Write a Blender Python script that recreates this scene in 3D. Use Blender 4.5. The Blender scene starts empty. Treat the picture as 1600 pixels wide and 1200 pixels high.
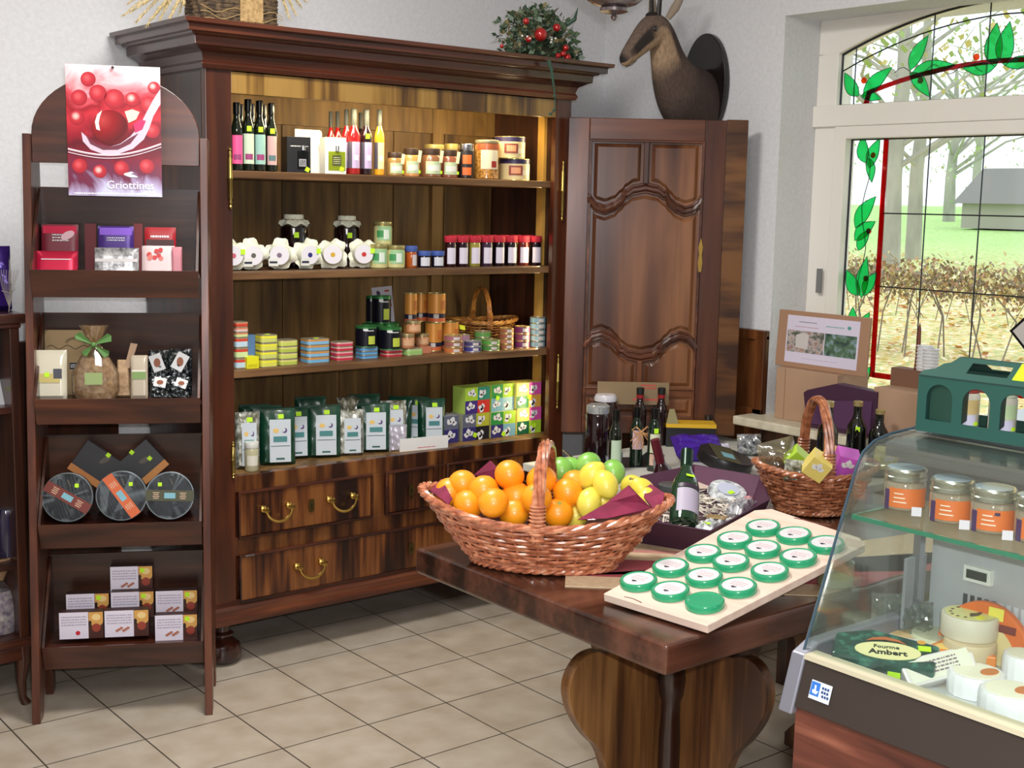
import bpy, bmesh, math, random
from mathutils import Vector, Matrix
random.seed(7)
SC = bpy.context.scene
COL = SC.collection
PI = math.pi
# ---------------------------------------------------------------- camera
F, YAW, PITCH, ROLL, H = 1993.05, 0.678971, 0.141301, 0.020685, 1.62426
FW = Vector((math.sin(YAW)*math.cos(PITCH), math.cos(YAW)*math.cos(PITCH), -math.sin(PITCH)))
_r = Vector((math.cos(YAW), -math.sin(YAW), 0)); _u = _r.cross(FW)
R_ = math.cos(ROLL)*_r + math.sin(ROLL)*_u
U_ = -math.sin(ROLL)*_r + math.cos(ROLL)*_u
C0 = Vector((0, 0, H))
cd = bpy.data.cameras.new('camera'); cam = bpy.data.objects.new('camera', cd); COL.objects.link(cam)
cd.sensor_width = 36; cd.lens = F/1600*36; cd.clip_start = .05; cd.clip_end = 400
m = Matrix((R_, U_, -FW)).transposed().to_4x4(); m.translation = C0
cam.matrix_world = m
SC.camera = cam
# ---------------------------------------------------------------- world, lights, exposure
SC.view_settings.view_transform = 'Standard'; SC.view_settings.look = 'None'
SC.view_settings.gamma = 1; SC.view_settings.exposure = 0.0; SC.view_settings.use_curve_mapping = False
w = bpy.data.worlds.new('sky'); SC.world = w; w.use_nodes = True
w.node_tree.nodes['Background'].inputs[0].default_value = (.86, .95, 1, 1)
w.node_tree.nodes['Background'].inputs[1].default_value = 1.6
def area(name, loc, target, sx, sy, energy, color=(1, 1, 1), spread=PI):
    l = bpy.data.lights.new(name, 'AREA'); l.shape = 'RECTANGLE'; l.size = sx; l.size_y = sy
    l.energy = energy; l.color = color; l.spread = spread
    o = bpy.data.objects.new(name, l); COL.objects.link(o); o.location = loc
    o.rotation_euler = (Vector(target)-Vector(loc)).to_track_quat('-Z', 'Y').to_euler()
    return o
area('ceiling_light', (1.75, 2.95, 2.85), (2.1, 2.9, 0), .5, .5, 46, (1, .97, .93))
area('ceiling_light', (0.3, 0.6, 2.85), (0.6, 1.2, 0), 1.2, 1.2, 56, (1, .98, .96))
area('flash_light', C0+R_*.05+U_*.07+FW*.02, C0+FW*3, .05, .03, 42, (.93, .95, 1))
area('cabinet_lamp', (3.345, 3.985, 1.33), (2.3, 4.4, 1.33), .02, 1.2, 2.6, (1, .80, .42))
area('cabinet_lamp', (2.75, 3.985, 1.93), (2.75, 4.35, 1.6), 1.15, .02, 6.0, (1, .80, .44))
area('case_lamp', (1.895, .42, 1.204), (1.83, .42, .9), .03, 1.5, 8.5, (1, .95, .85))

# ---------------------------------------------------------------- pixel helpers (photo frame 1600x1200)
def ray(u, v): return R_*((u-800)/F) - U_*((v-600)/F) + FW
def atz(u, v, z): d = ray(u, v); return C0 + d*((z-H)/d.z)
def aty(u, v, y): d = ray(u, v); return C0 + d*(y/d.y)
def atx(u, v, x): d = ray(u, v); return C0 + d*(x/d.x)
def depth(p): return (Vector(p)-C0).dot(FW)

# ---------------------------------------------------------------- materials
def lin(c): return tuple(((x/255/12.92) if x/255 <= .04045 else ((x/255+.055)/1.055)**2.4) for x in c[:3]) + (1,)
_mc = {}
def P(c, rough=.5, metal=0, coat=0, alpha=1, trans=0, emit=0, spec=.5):
    k = ('P', tuple(c), rough, metal, coat, alpha, trans, emit, spec)
    if k in _mc: return _mc[k]
    mt = bpy.data.materials.new('plain_%d_%d_%d' % tuple(c[:3])); mt.use_nodes = True
    b = mt.node_tree.nodes['Principled BSDF']; I = b.inputs
    I['Base Color'].default_value = lin(c); I['Roughness'].default_value = rough; I['Metallic'].default_value = metal
    I['Coat Weight'].default_value = coat; I['Alpha'].default_value = alpha; I['Transmission Weight'].default_value = trans
    I['Specular IOR Level'].default_value = spec
    if emit: I['Emission Color'].default_value = lin(c); I['Emission Strength'].default_value = emit
    _mc[k] = mt; return mt
def newmat(name):
    mt = bpy.data.materials.new(name); mt.use_nodes = True
    nt = mt.node_tree; return mt, nt, nt.nodes['Principled BSDF']
def N(nt, t, **kw):
    n = nt.nodes.new(t)
    for k, v in kw.items():
        if k in n.inputs: n.inputs[k].default_value = v
        else: setattr(n, k, v)
    return n
def ramp(nt, stops, interp='LINEAR'):
    r = nt.nodes.new('ShaderNodeValToRGB'); r.color_ramp.interpolation = interp; e = r.color_ramp.elements
    while len(e) < len(stops): e.new(.5)
    for i, (p, c) in enumerate(stops): e[i].position = p; e[i].color = lin(c)
    return r
def coords(nt, scale, out='Object', rot=(0, 0, 0)):
    t = nt.nodes.new('ShaderNodeTexCoord'); mp = nt.nodes.new('ShaderNodeMapping')
    mp.inputs['Scale'].default_value = scale; mp.inputs['Rotation'].default_value = rot
    nt.links.new(t.outputs[out], mp.inputs[0]); return mp
def speckle(name, stops, scale=(10, 10, 10), ns=1, detail=4, rough=.5, bump=0, interp='LINEAR', coat=0, dist=0, metal=0, space='Object', nrough=.55):
    """noise driven colours; stretched scale gives wood grain"""
    k = (name,)
    if k in _mc: return _mc[k]
    mt, nt, b = newmat(name)
    mp = coords(nt, scale, space); n = N(nt, 'ShaderNodeTexNoise', Scale=ns, Detail=detail, Distortion=dist, Roughness=nrough)
    nt.links.new(mp.outputs[0], n.inputs['Vector'])
    r = ramp(nt, stops, interp); nt.links.new(n.outputs['Fac'], r.inputs[0]); nt.links.new(r.outputs[0], b.inputs['Base Color'])
    b.inputs['Roughness'].default_value = rough; b.inputs['Coat Weight'].default_value = coat; b.inputs['Coat Roughness'].default_value = .15
    b.inputs['Metallic'].default_value = metal
    if bump:
        bp = N(nt, 'ShaderNodeBump', Strength=bump, Distance=.01); nt.links.new(n.outputs['Fac'], bp.inputs['Height']); nt.links.new(bp.outputs[0], b.inputs['Normal'])
    _mc[k] = mt; return mt
def grain(name, dark, mid, light, axis='z', f=1.0, rough=.32, coat=.25):
    """fine streaks along the axis plus slow figure"""
    if name in _mc: return _mc[name]
    mt, nt, b = newmat(name)
    s = {'x': (2.2, 34, 34), 'y': (34, 2.2, 34), 'z': (34, 34, 2.2)}[axis]
    s2 = {'x': (1.2, 7, 7), 'y': (7, 1.2, 7), 'z': (7, 7, 1.2)}[axis]
    a = N(nt, 'ShaderNodeTexNoise', Scale=f, Detail=5, Distortion=.4); c = N(nt, 'ShaderNodeTexNoise', Scale=f, Detail=3, Distortion=1.2)
    nt.links.new(coords(nt, s).outputs[0], a.inputs['Vector']); nt.links.new(coords(nt, s2).outputs[0], c.inputs['Vector'])
    mx = N(nt, 'ShaderNodeMath', operation='MULTIPLY_ADD'); mx.inputs[1].default_value = .4
    sc = N(nt, 'ShaderNodeMath', operation='MULTIPLY'); sc.inputs[1].default_value = .6
    nt.links.new(c.outputs['Fac'], sc.inputs[0]); nt.links.new(a.outputs['Fac'], mx.inputs[0]); nt.links.new(sc.outputs[0], mx.inputs[2])
    r = ramp(nt, [(.36, dark), (.5, mid), (.64, light)]); nt.links.new(mx.outputs[0], r.inputs[0])
    nt.links.new(r.outputs[0], b.inputs['Base Color']); b.inputs['Roughness'].default_value = rough
    b.inputs['Coat Weight'].default_value = coat; b.inputs['Coat Roughness'].default_value = .2
    bp = N(nt, 'ShaderNodeBump', Strength=.08, Distance=.004); nt.links.new(a.outputs['Fac'], bp.inputs['Height']); nt.links.new(bp.outputs[0], b.inputs['Normal'])
    _mc[name] = mt; return mt
def blocks(name, cols, scale, rough=.33, coat=.2, sharp=.6, gr=(30, 30, 2.5)):
    """patchy veneer: broad blocks of light and dark walnut with fine grain on top"""
    if name in _mc: return _mc[name]
    mt, nt, b = newmat(name)
    c = N(nt, 'ShaderNodeTexNoise', Scale=1, Detail=1.5, Distortion=.3, Roughness=.4); nt.links.new(coords(nt, scale).outputs[0], c.inputs['Vector'])
    a = N(nt, 'ShaderNodeTexNoise', Scale=1, Detail=5, Distortion=.3); nt.links.new(coords(nt, gr).outputs[0], a.inputs['Vector'])
    mx = N(nt, 'ShaderNodeMath', operation='MULTIPLY_ADD'); mx.inputs[1].default_value = .3
    sc = N(nt, 'ShaderNodeMath', operation='MULTIPLY'); sc.inputs[1].default_value = .7
    nt.links.new(c.outputs['Fac'], sc.inputs[0]); nt.links.new(a.outputs['Fac'], mx.inputs[0]); nt.links.new(sc.outputs[0], mx.inputs[2])
    n = len(cols); r = ramp(nt, [(.5-.16*sharp+.32*sharp*i/(n-1), q) for i, q in enumerate(cols)])
    nt.links.new(mx.outputs[0], r.inputs[0]); nt.links.new(r.outputs[0], b.inputs['Base Color'])
    b.inputs['Roughness'].default_value = rough; b.inputs['Coat Weight'].default_value = coat; b.inputs['Coat Roughness'].default_value = .2
    _mc[name] = mt; return mt
def glassy(name, tint=(255, 255, 255), refl=.1, haze=0, hazecol=(220, 225, 225)):
    """clear pane: light passes, a share is mirrored by angle"""
    if name in _mc: return _mc[name]
    mt = bpy.data.materials.new(name); mt.use_nodes = True; nt = mt.node_tree; nt.nodes.clear()
    o = nt.nodes.new('ShaderNodeOutputMaterial'); t = N(nt, 'ShaderNodeBsdfTransparent', Color=lin(tint)); g = N(nt, 'ShaderNodeBsdfGlossy', Roughness=.06)
    fr = N(nt, 'ShaderNodeLayerWeight', Blend=.25); mul = N(nt, 'ShaderNodeMath', operation='MULTIPLY_ADD'); mul.inputs[1].default_value = .38; mul.inputs[2].default_value = refl*.5
    nt.links.new(fr.outputs['Fresnel'], mul.inputs[0])
    mx = nt.nodes.new('ShaderNodeMixShader'); nt.links.new(mul.outputs[0], mx.inputs[0]); nt.links.new(t.outputs[0], mx.inputs[1]); nt.links.new(g.outputs[0], mx.inputs[2])
    last = mx
    if haze:
        d = N(nt, 'ShaderNodeBsdfTranslucent', Color=lin(hazecol)); m2 = nt.nodes.new('ShaderNodeMixShader'); m2.inputs[0].default_value = haze
        nt.links.new(mx.outputs[0], m2.inputs[1]); nt.links.new(d.outputs[0], m2.inputs[2]); last = m2
    nt.links.new(last.outputs[0], o.inputs[0]); _mc[name] = mt; return mt
BRASS = P((196, 160, 84), .28, 1); STICK = P((190, 240, 30), .6); STEEL = P((190, 190, 195), .25, 1)
WHITE = P((235, 235, 235), .6); PAPER = P((228, 226, 222), .7); BLACK = P((14, 14, 16), .35)
W_DARK = grain('dark_walnut', (30, 13, 8), (58, 28, 16), (88, 46, 26), 'z')
W_DARKX = grain('dark_walnut_across', (34, 14, 9), (62, 28, 17), (92, 46, 28), 'x')
W_DARKY = grain('dark_walnut_depth', (30, 13, 8), (56, 27, 16), (84, 44, 26), 'y')
W_RED = grain('reddish_walnut', (52, 22, 12), (84, 40, 22), (112, 60, 34), 'z')
W_REDX = grain('reddish_walnut_across', (52, 22, 12), (86, 42, 24), (116, 64, 36), 'x')
W_PINE = grain('interior_oak', (84, 58, 28), (120, 88, 44), (146, 112, 62), 'z', rough=.55, coat=0)
W_BOARD = speckle('pale_board', [(.3, (214, 186, 168)), (.6, (230, 206, 188)), (.8, (238, 220, 204))], (3, 30, 30), rough=.6)
KRAFT = speckle('kraft_card', [(.3, (168, 134, 108)), (.7, (186, 152, 124))], (3, 3, 3), rough=.8)

# ---------------------------------------------------------------- mesh building
class MB:
    def __init__(s): s.v = []; s.f = []; s.m = []; s.s = []
    def add(s, vs, fs, mat=0, M=None, smooth=False):
        b = len(s.v)
        s.v += [tuple(M @ Vector(p)) for p in vs] if M is not None else [tuple(p) for p in vs]
        for f in fs: s.f.append([i+b for i in f]); s.m.append(mat); s.s.append(smooth)
        return s
    def box(s, c, d, mat=0, M=None):
        x, y, z = c; a, b, e = d[0]/2, d[1]/2, d[2]/2
        v = [(x+i*a, y+j*b, z+k*e) for i in (-1, 1) for j in (-1, 1) for k in (-1, 1)]
        return s.add(v, [(0, 1, 3, 2), (4, 6, 7, 5), (0, 4, 5, 1), (2, 3, 7, 6), (0, 2, 6, 4), (1, 5, 7, 3)], mat, M)
    def b2(s, x0, x1, y0, y1, z0, z1, mat=0, M=None):
        return s.box(((x0+x1)/2, (y0+y1)/2, (z0+z1)/2), (x1-x0, y1-y0, z1-z0), mat, M)
    def prism(s, pts, a, b, ax='y', mat=0, M=None, smooth=False):
        """polygon pts extruded from a to b along ax"""
        n = len(pts)
        def q(p, t): return {'y': (p[0], t, p[1]), 'x': (t, p[0], p[1]), 'z': (p[0], p[1], t)}[ax]
        v = [q(p, a) for p in pts]+[q(p, b) for p in pts]
        s.add(v, [list(range(n)), list(range(2*n-1, n-1, -1))], mat, M)
        return s.add(v, [(i, (i+1) % n, (i+1) % n+n, i+n) for i in range(n)], mat, M, smooth)
    def lathe(s, prof, n=24, c=(0, 0, 0), mat=0, M=None, a0=0, a1=2*PI, ex=1, ey=1, smooth=True):
        full = abs(a1-a0-2*PI) < 1e-6; k = n if full else n+1; v = []; f = []
        for (r, z) in prof:
            for i in range(k):
                a = a0+(a1-a0)*i/n; v.append((c[0]+r*math.cos(a)*ex, c[1]+r*math.sin(a)*ey, c[2]+z))
        for j in range(len(prof)-1):
            for i in range(n):
                i2 = (i+1) % k; f.append((j*k+i, j*k+i2, (j+1)*k+i2, (j+1)*k+i))
        s.add(v, f, mat, M, smooth)
        if full:
            for j in (0, len(prof)-1):
                if prof[j][0] > 1e-5: s.add([v[j*k+i] for i in range(k)], [list(range(k))], mat, M)
        return s
    def tube(s, pts, r, n=8, mat=0, closed=False, M=None, caps=True):
        P_ = [Vector(p) for p in pts]; L = len(P_); v = []; f = []
        rs = r if isinstance(r, (list, tuple)) else [r]*L
        t0 = (P_[1]-P_[0]).normalized(); nn = t0.orthogonal().normalized()
        for i in range(L):
            if closed: t = (P_[(i+1) % L]-P_[i-1]).normalized()
            else: t = (P_[min(i+1, L-1)]-P_[max(i-1, 0)]).normalized()
            nn = (nn-t*nn.dot(t)); nn = nn.normalized() if nn.length > 1e-6 else t.orthogonal().normalized()
            bb = t.cross(nn)
            for k in range(n):
                a = 2*PI*k/n; v.append(P_[i]+nn*(rs[i]*math.cos(a))+bb*(rs[i]*math.sin(a)))
        m_ = L if closed else L-1
        for i in range(m_):
            j = (i+1) % L
            for k in range(n): k2 = (k+1) % n; f.append((i*n+k, i*n+k2, j*n+k2, j*n+k))
        s.add(v, f, mat, M, True)
        if not closed and caps: s.add(v, [list(range(n)), list(range((L-1)*n, L*n))], mat, M)
        return s
    def ball(s, c, r, mat=0, n=16, M=None, f=None):
        if not isinstance(r, (tuple, list)): r = (r, r, r)
        v = []; fs = []; h = n//2
        for j in range(h+1):
            t = PI*j/h
            for i in range(n):
                a = 2*PI*i/n; d = Vector((math.sin(t)*math.cos(a), math.sin(t)*math.sin(a), math.cos(t)))
                k = f(d) if f else 1; v.append((c[0]+r[0]*d.x*k, c[1]+r[1]*d.y*k, c[2]+r[2]*d.z*k))
        for j in range(h):
            for i in range(n): i2 = (i+1) % n; fs.append((j*n+i, j*n+i2, (j+1)*n+i2, (j+1)*n+i))
        return s.add(v, fs, mat, M, True)
    def grid(s, fn, nu, nv, mat=0, M=None, smooth=True):
        v = [fn(i/nu, j/nv) for j in range(nv+1) for i in range(nu+1)]
        f = [(j*(nu+1)+i, j*(nu+1)+i+1, (j+1)*(nu+1)+i+1, (j+1)*(nu+1)+i) for j in range(nv) for i in range(nu)]
        return s.add(v, f, mat, M, smooth)
    def build(s, name, mats, parent=None, bevel=0, solid=0, weld=True, seg=2):
        me = bpy.data.meshes.new(name); me.from_pydata(s.v, [], s.f)
        if not isinstance(mats, (list, tuple)): mats = [mats]
        for q in mats: me.materials.append(q)
        for p, a, b in zip(me.polygons, s.m, s.s): p.material_index = a; p.use_smooth = b
        bm = bmesh.new(); bm.from_mesh(me)
        if weld: bmesh.ops.remove_doubles(bm, verts=bm.verts, dist=1e-6)
        bmesh.ops.recalc_face_normals(bm, faces=bm.faces)
        for e in bm.edges:
            if len(e.link_faces) == 2 and e.calc_face_angle(0) > .62: e.smooth = False
        bm.to_mesh(me); bm.free(); me.update()
        o = bpy.data.objects.new(name, me); COL.objects.link(o)
        if parent: o.parent = parent
        if bevel:
            q = o.modifiers.new('bevel', 'BEVEL'); q.width = bevel; q.segments = seg; q.limit_method = 'ANGLE'; q.angle_limit = .7
        if solid:
            q = o.modifiers.new('solid', 'SOLIDIFY'); q.thickness = solid
        return o
def split_build(mb, name, mats, parent=None, **k):
    """one object per connected piece"""
    par = list(range(len(mb.v)))
    def find(a):
        while par[a] != a: par[a] = par[par[a]]; a = par[a]
        return a
    for f in mb.f:
        for q in f[1:]: par[find(q)] = find(f[0])
    key = {}
    for i, p in enumerate(mb.v):
        q = tuple(round(c, 5) for c in p)
        if q in key: par[find(i)] = find(key[q])
        else: key[q] = i
    out = {}
    for f, m_, s_ in zip(mb.f, mb.m, mb.s): out.setdefault(find(f[0]), []).append((f, m_, s_))
    res = []
    for fs in out.values():
        n = MB(); mp = {}
        for f, m_, s_ in fs:
            for q in f:
                if q not in mp: mp[q] = len(n.v); n.v.append(mb.v[q])
            n.f.append([mp[q] for q in f]); n.m.append(m_); n.s.append(s_)
        res.append(n.build(name, mats, parent, **k))
    return res
def tag(o, label, cat, group=None):
    o['label'] = label; o['category'] = cat
    if group: o['group'] = group
    return o
def struct(o): o['kind'] = 'structure'; return o
def thing(name, label, cat, loc=(0, 0, 0), rz=0, group=None, rot=None):
    o = bpy.data.objects.new(name, None); COL.objects.link(o); o.location = loc; o.empty_display_size = .02
    o.rotation_euler = rot if rot is not None else (0, 0, rz)
    return tag(o, label, cat, group)
def dup(o, loc, label=None, group=None, rz=None):
    r = o.copy(); COL.objects.link(r); r.location = loc
    if rz is not None: r.rotation_euler = (0, 0, rz)
    if label: r['label'] = label
    if group: r['group'] = group
    for ch in list(o.children):
        c = ch.copy(); COL.objects.link(c); c.parent = r
        for g in list(ch.children):
            d = g.copy(); COL.objects.link(d); d.parent = c
    return r
def text(body, size, mt, parent, M, name='lettering', align='CENTER', ext=.0004, bold=0):
    cu = bpy.data.curves.new('t', 'FONT'); cu.body = body; cu.size = size; cu.align_x = align; cu.align_y = 'CENTER'; cu.extrude = ext; cu.resolution_u = 2
    cu.offset = bold
    to = bpy.data.objects.new('t', cu); COL.objects.link(to)
    dg = bpy.context.evaluated_depsgraph_get(); me = bpy.data.meshes.new_from_object(to.evaluated_get(dg))
    bpy.data.objects.remove(to); me.transform(M); me.materials.clear(); me.materials.append(mt); me.name = name
    o = bpy.data.objects.new(name, me); COL.objects.link(o); o.parent = parent; return o
FRONT = Matrix.Rotation(PI/2, 4, 'X')   # text in XY -> facing -Y
def T(x, y, z): return Matrix.Translation((x, y, z))
def RZ(a): return Matrix.Rotation(a, 4, 'Z')
def RX(a): return Matrix.Rotation(a, 4, 'X')
def RY(a): return Matrix.Rotation(a, 4, 'Y')
def sticker(p, x, y, z, s=.012, mtx=None, rot=0):
    M = T(x, y, z) @ (mtx or Matrix()) @ RY(rot)
    return MB().box((0, 0, 0), (s, .0008, s), 0, M).build('price_sticker', STICK, p)
# ================================================================ the room
XR, YB, XL, YF, ZC = 4.1, 4.45, -1.6, -2.6, 3.0
def floor_mat():
    mt, nt, b = newmat('floor_tiles')
    mp = coords(nt, (1, 1, 1)); mp.inputs['Location'].default_value = (-1.15137+3, -3.82251+6, 0)
    br = N(nt, 'ShaderNodeTexBrick', Scale=1.0, offset=0.0, squash=1.0)
    br.inputs['Mortar Size'].default_value = .0028; br.inputs['Mortar Smooth'].default_value = .2
    br.inputs['Brick Width'].default_value = .3; br.inputs['Row Height'].default_value = .3; br.inputs['Bias'].default_value = 0
    br.inputs['Color1'].default_value = lin((192, 180, 164)); br.inputs['Color2'].default_value = lin((186, 175, 160)); br.inputs['Mortar'].default_value = lin((80, 74, 66))
    nt.links.new(mp.outputs[0], br.inputs['Vector'])
    n = N(nt, 'ShaderNodeTexNoise', Scale=9, Detail=5); nt.links.new(coords(nt, (1, 1, 1)).outputs[0], n.inputs['Vector'])
    r = ramp(nt, [(.3, (228, 222, 214)), (.7, (255, 255, 255))]); nt.links.new(n.outputs['Fac'], r.inputs[0])
    mx = N(nt, 'ShaderNodeMixRGB', blend_type='MULTIPLY'); mx.inputs[0].default_value = 1
    nt.links.new(br.outputs['Color'], mx.inputs[1]); nt.links.new(r.outputs[0], mx.inputs[2]); nt.links.new(mx.outputs[0], b.inputs['Base Color'])
    b.inputs['Roughness'].default_value = .38
    bp = N(nt, 'ShaderNodeBump', Strength=.4, Distance=.002); bp.invert = True; nt.links.new(br.outputs['Fac'], bp.inputs['Height']); nt.links.new(bp.outputs[0], b.inputs['Normal'])
    return mt
struct(MB().b2(XL-.1, XR+.5, YF-.1, YB+.2, -.1, 0).build('floor', floor_mat()))
WALLM = speckle('wall_paint', [(.3, (214, 214, 216)), (.7, (224, 224, 226))], (60, 60, 60), rough=.9, bump=.25)
FRAMEM = P((236, 232, 222), .45)
struct(MB().b2(XL, XR+.5, YF, YB, ZC, ZC+.1).build('ceiling', P((232, 230, 224), .9)))
struct(MB().b2(XL-.1, XR+.5, YB, YB+.2, 0, ZC).build('wall_back', WALLM))
struct(MB().b2(XL-.1, XL, YF, YB, 0, ZC).build('wall_left', WALLM))
struct(MB().b2(XL, XR+.5, YF-.1, YF, 0, ZC).build('wall_front', WALLM))
# right wall with a deep window recess
WY0, WY1, WZ0, WZ1 = 1.80, 3.40, .74, 2.38
mw = MB()
mw.b2(XR, XR+.45, WY1, YB, 0, ZC); mw.b2(XR, XR+.45, YF, WY0, 0, ZC); mw.b2(XR, XR+.45, WY0, WY1, 0, WZ0); mw.b2(XR, XR+.45, WY0, WY1, WZ1, ZC)
struct(mw.build('wall_right', WALLM))
# wainscot
ws = grain('wainscot_wood', (50, 26, 12), (84, 46, 22), (116, 70, 36), 'z')
mm = MB(); mm.b2(XR-.022, XR, WY1, YB, 0, 1.105); mm.b2(XR-.034, XR, WY1, YB, 1.085, 1.125)
mm.b2(XR-.034, XR-.02, WY1, WY1+.05, .75, 1.09); mm.b2(XR-.034, XR-.02, WY1+.32, WY1+.37, 0, 1.09); mm.b2(XR-.034, XR-.02, WY1, YB, .74, .80)
mm.b2(XR-.022, XR, WY0-.4, WY1, 0, .735)
struct(mm.build('trim_1', ws, bevel=.004))
mb_ = MB().b2(XL, 1.75, YB-.022, YB, 0, 1.10).b2(XL, 1.75, YB-.034, YB, 1.08, 1.12)
struct(mb_.build('trim_2', W_DARK, bevel=.004))
# stone sill
struct(MB().b2(XR-.15, XR+.30, WY0-.04, WY1+.05, .742, .778).build('trim_3', speckle('sill_stone', [(.3, (196, 186, 160)), (.7, (222, 214, 192))], (25, 25, 25), rough=.4), bevel=.006))
# ---- window: arched transom light above, casement below, plane x = XW
XW = 4.35
win = bpy.data.objects.new('window_1', None); COL.objects.link(win); win.location = (XW, 2.6, .78); struct(win)
def wp(y, z): return (y-2.6, z-.78)
def archz(y): return 2.245+.145*(1-((y-2.6)/.70)**2)   # head of the transom glass
fr = MB()
def yz(pts, x0=-.03, x1=.05, mat=0): fr.prism([wp(*p) for p in pts], x0, x1, 'x', mat)
arc = [(1.9+1.4*i/24, archz(1.9+1.4*i/24)) for i in range(25)]
yz([(1.80, 2.38+.02)]+[(1.80, 2.24)]+arc[:1]+arc[1:]+[(3.40, 2.24), (3.40, 2.40)])
yz([(3.30, 2.03), (3.40, 2.03), (3.40, 2.25), (3.30, 2.25)]); yz([(1.80, 2.03), (1.90, 2.03), (1.90, 2.25), (1.80, 2.25)])
yz([(1.80, 1.955), (3.40, 1.955), (3.40, 2.04), (1.80, 2.04)], -.05, .05)
yz([(3.275, .78), (3.40, .78), (3.40, 1.96), (3.275, 1.96)]); yz([(1.80, .78), (1.92, .78), (1.92, 1.96), (1.80, 1.96)])
fr.build('window_frame', FRAMEM, win, bevel=.004)
fr = MB(); S = .045
yz([(3.232, .80), (3.29, .80), (3.29, 1.955), (3.232, 1.955)], -.045, .02); yz([(1.90, .80), (1.968, .80), (1.968, 1.955), (1.90, 1.955)], -.045, .02)
yz([(1.96, 1.905), (3.24, 1.905), (3.24, 1.955), (1.96, 1.955)], -.045, .02); yz([(1.96, .80), (3.24, .80), (3.24, .86), (1.96, .86)], -.045, .02)
fr.build('casement', FRAMEM, win, bevel=.004)
pane = glassy('window_glass', (255, 255, 255), .06)
g = MB(); g.prism([wp(1.968, .86), wp(3.232, .86), wp(3.232, 1.905), wp(1.968, 1.905)], .0, .004, 'x')
g.prism([wp(1.90, 2.04), wp(3.30, 2.04)]+[wp(*p) for p in arc[::-1]], .0, .004, 'x'); g.build('pane', pane, win)
# lead cames
LEAD = P((52, 54, 60), .4, .6); ld = MB()
def came(pts, r=.0028, x=-.003): ld.tube([(x, y-2.6, z-.78) for y, z in pts], r, 6)
for yy in (3.232, 1.968): came([(yy, .86), (yy, 1.905)], .006)
for zz in (.86, 1.905): came([(1.968, zz), (3.232, zz)], .006)
came([(y, z-.002) for y, z in arc], .006); came([(3.30, 2.04), (3.30, 2.245)], .006); came([(1.9, 2.04), (3.3, 2.04)], .005)
ry = (3.068, 2.132); rz = .955   # inner red border
for y_ in (2.872, 2.642, 2.41, 2.25): came([(y_, .96), (y_, 1.905)])
for z_ in (1.612, 1.322): came([(2.132, z_), (3.068, z_)])
for y_ in (2.885, 2.655, 2.43): came([(y_, 2.04), (y_, archz(y_))])
came([(3.235, 2.04), (3.235, 2.27)])
came([(y, archz(y)-.055-.02*abs(y-2.6)) for y in [3.3-1.4*i/20 for i in range(21)]])
ld.build('leading', LEAD, win)
REDG = glassy('red_glass', (196, 36, 44), .1, .3, (210, 40, 50)); GRNG = glassy('green_glass', (120, 226, 168), .1, .5, (90, 240, 165)); ORG = glassy('orange_glass', (240, 130, 50), .1, .3, (240, 130, 50))
rd = MB()
def rstrip(p, q, w_=.011):
    a, b = Vector((p[0]-2.6, p[1]-.78)), Vector((q[0]-2.6, q[1]-.78)); d = (b-a).normalized(); n_ = Vector((-d.y, d.x))*w_
    rd.prism([tuple(a+n_), tuple(b+n_), tuple(b-n_), tuple(a-n_)], -.006, -.002, 'x')
rstrip((3.068, .955), (3.068, 1.905)); rstrip((2.132, .955), (2.132, 1.905)); rstrip((3.068, .965), (2.132, .965))
rstrip((3.175, 2.04), (3.16, 2.09))
pr_ = [(3.17-1.14*i/16, 2.085+.085*(1-((3.17-1.14*i/16-2.6)/.57)**2)) for i in range(17)]
for a, b in zip(pr_, pr_[1:]): rstrip(a, b, .009)
rd.build('red_glass_border', REDG, win)
lf = MB(); ob = MB()
def leaf(y, z, ang, L, w_):
    """pointed leaf from (y,z) pointing at ang; positive y is to the left in the photo"""
    L *= 1.12; w_ *= 1.35
    c_, s_ = math.cos(ang), math.sin(ang); pts = []
    for i in range(9): t = i/8; pts.append((t*L, w_*math.sin(PI*t**.8)))
    for i in range(7, 0, -1): t = i/8; pts.append((t*L, -w_*.55*math.sin(PI*t**.8)))
    q = [(y-2.6-(c_*a-s_*b), z-.78+(s_*a+c_*b)) for a, b in pts]
    lf.prism(q, -.006, -.002, 'x'); ld2.tube([(-.006, a, b) for a, b in q], .0014, 5, closed=True)
ld2 = MB(); D = math.radians
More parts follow.
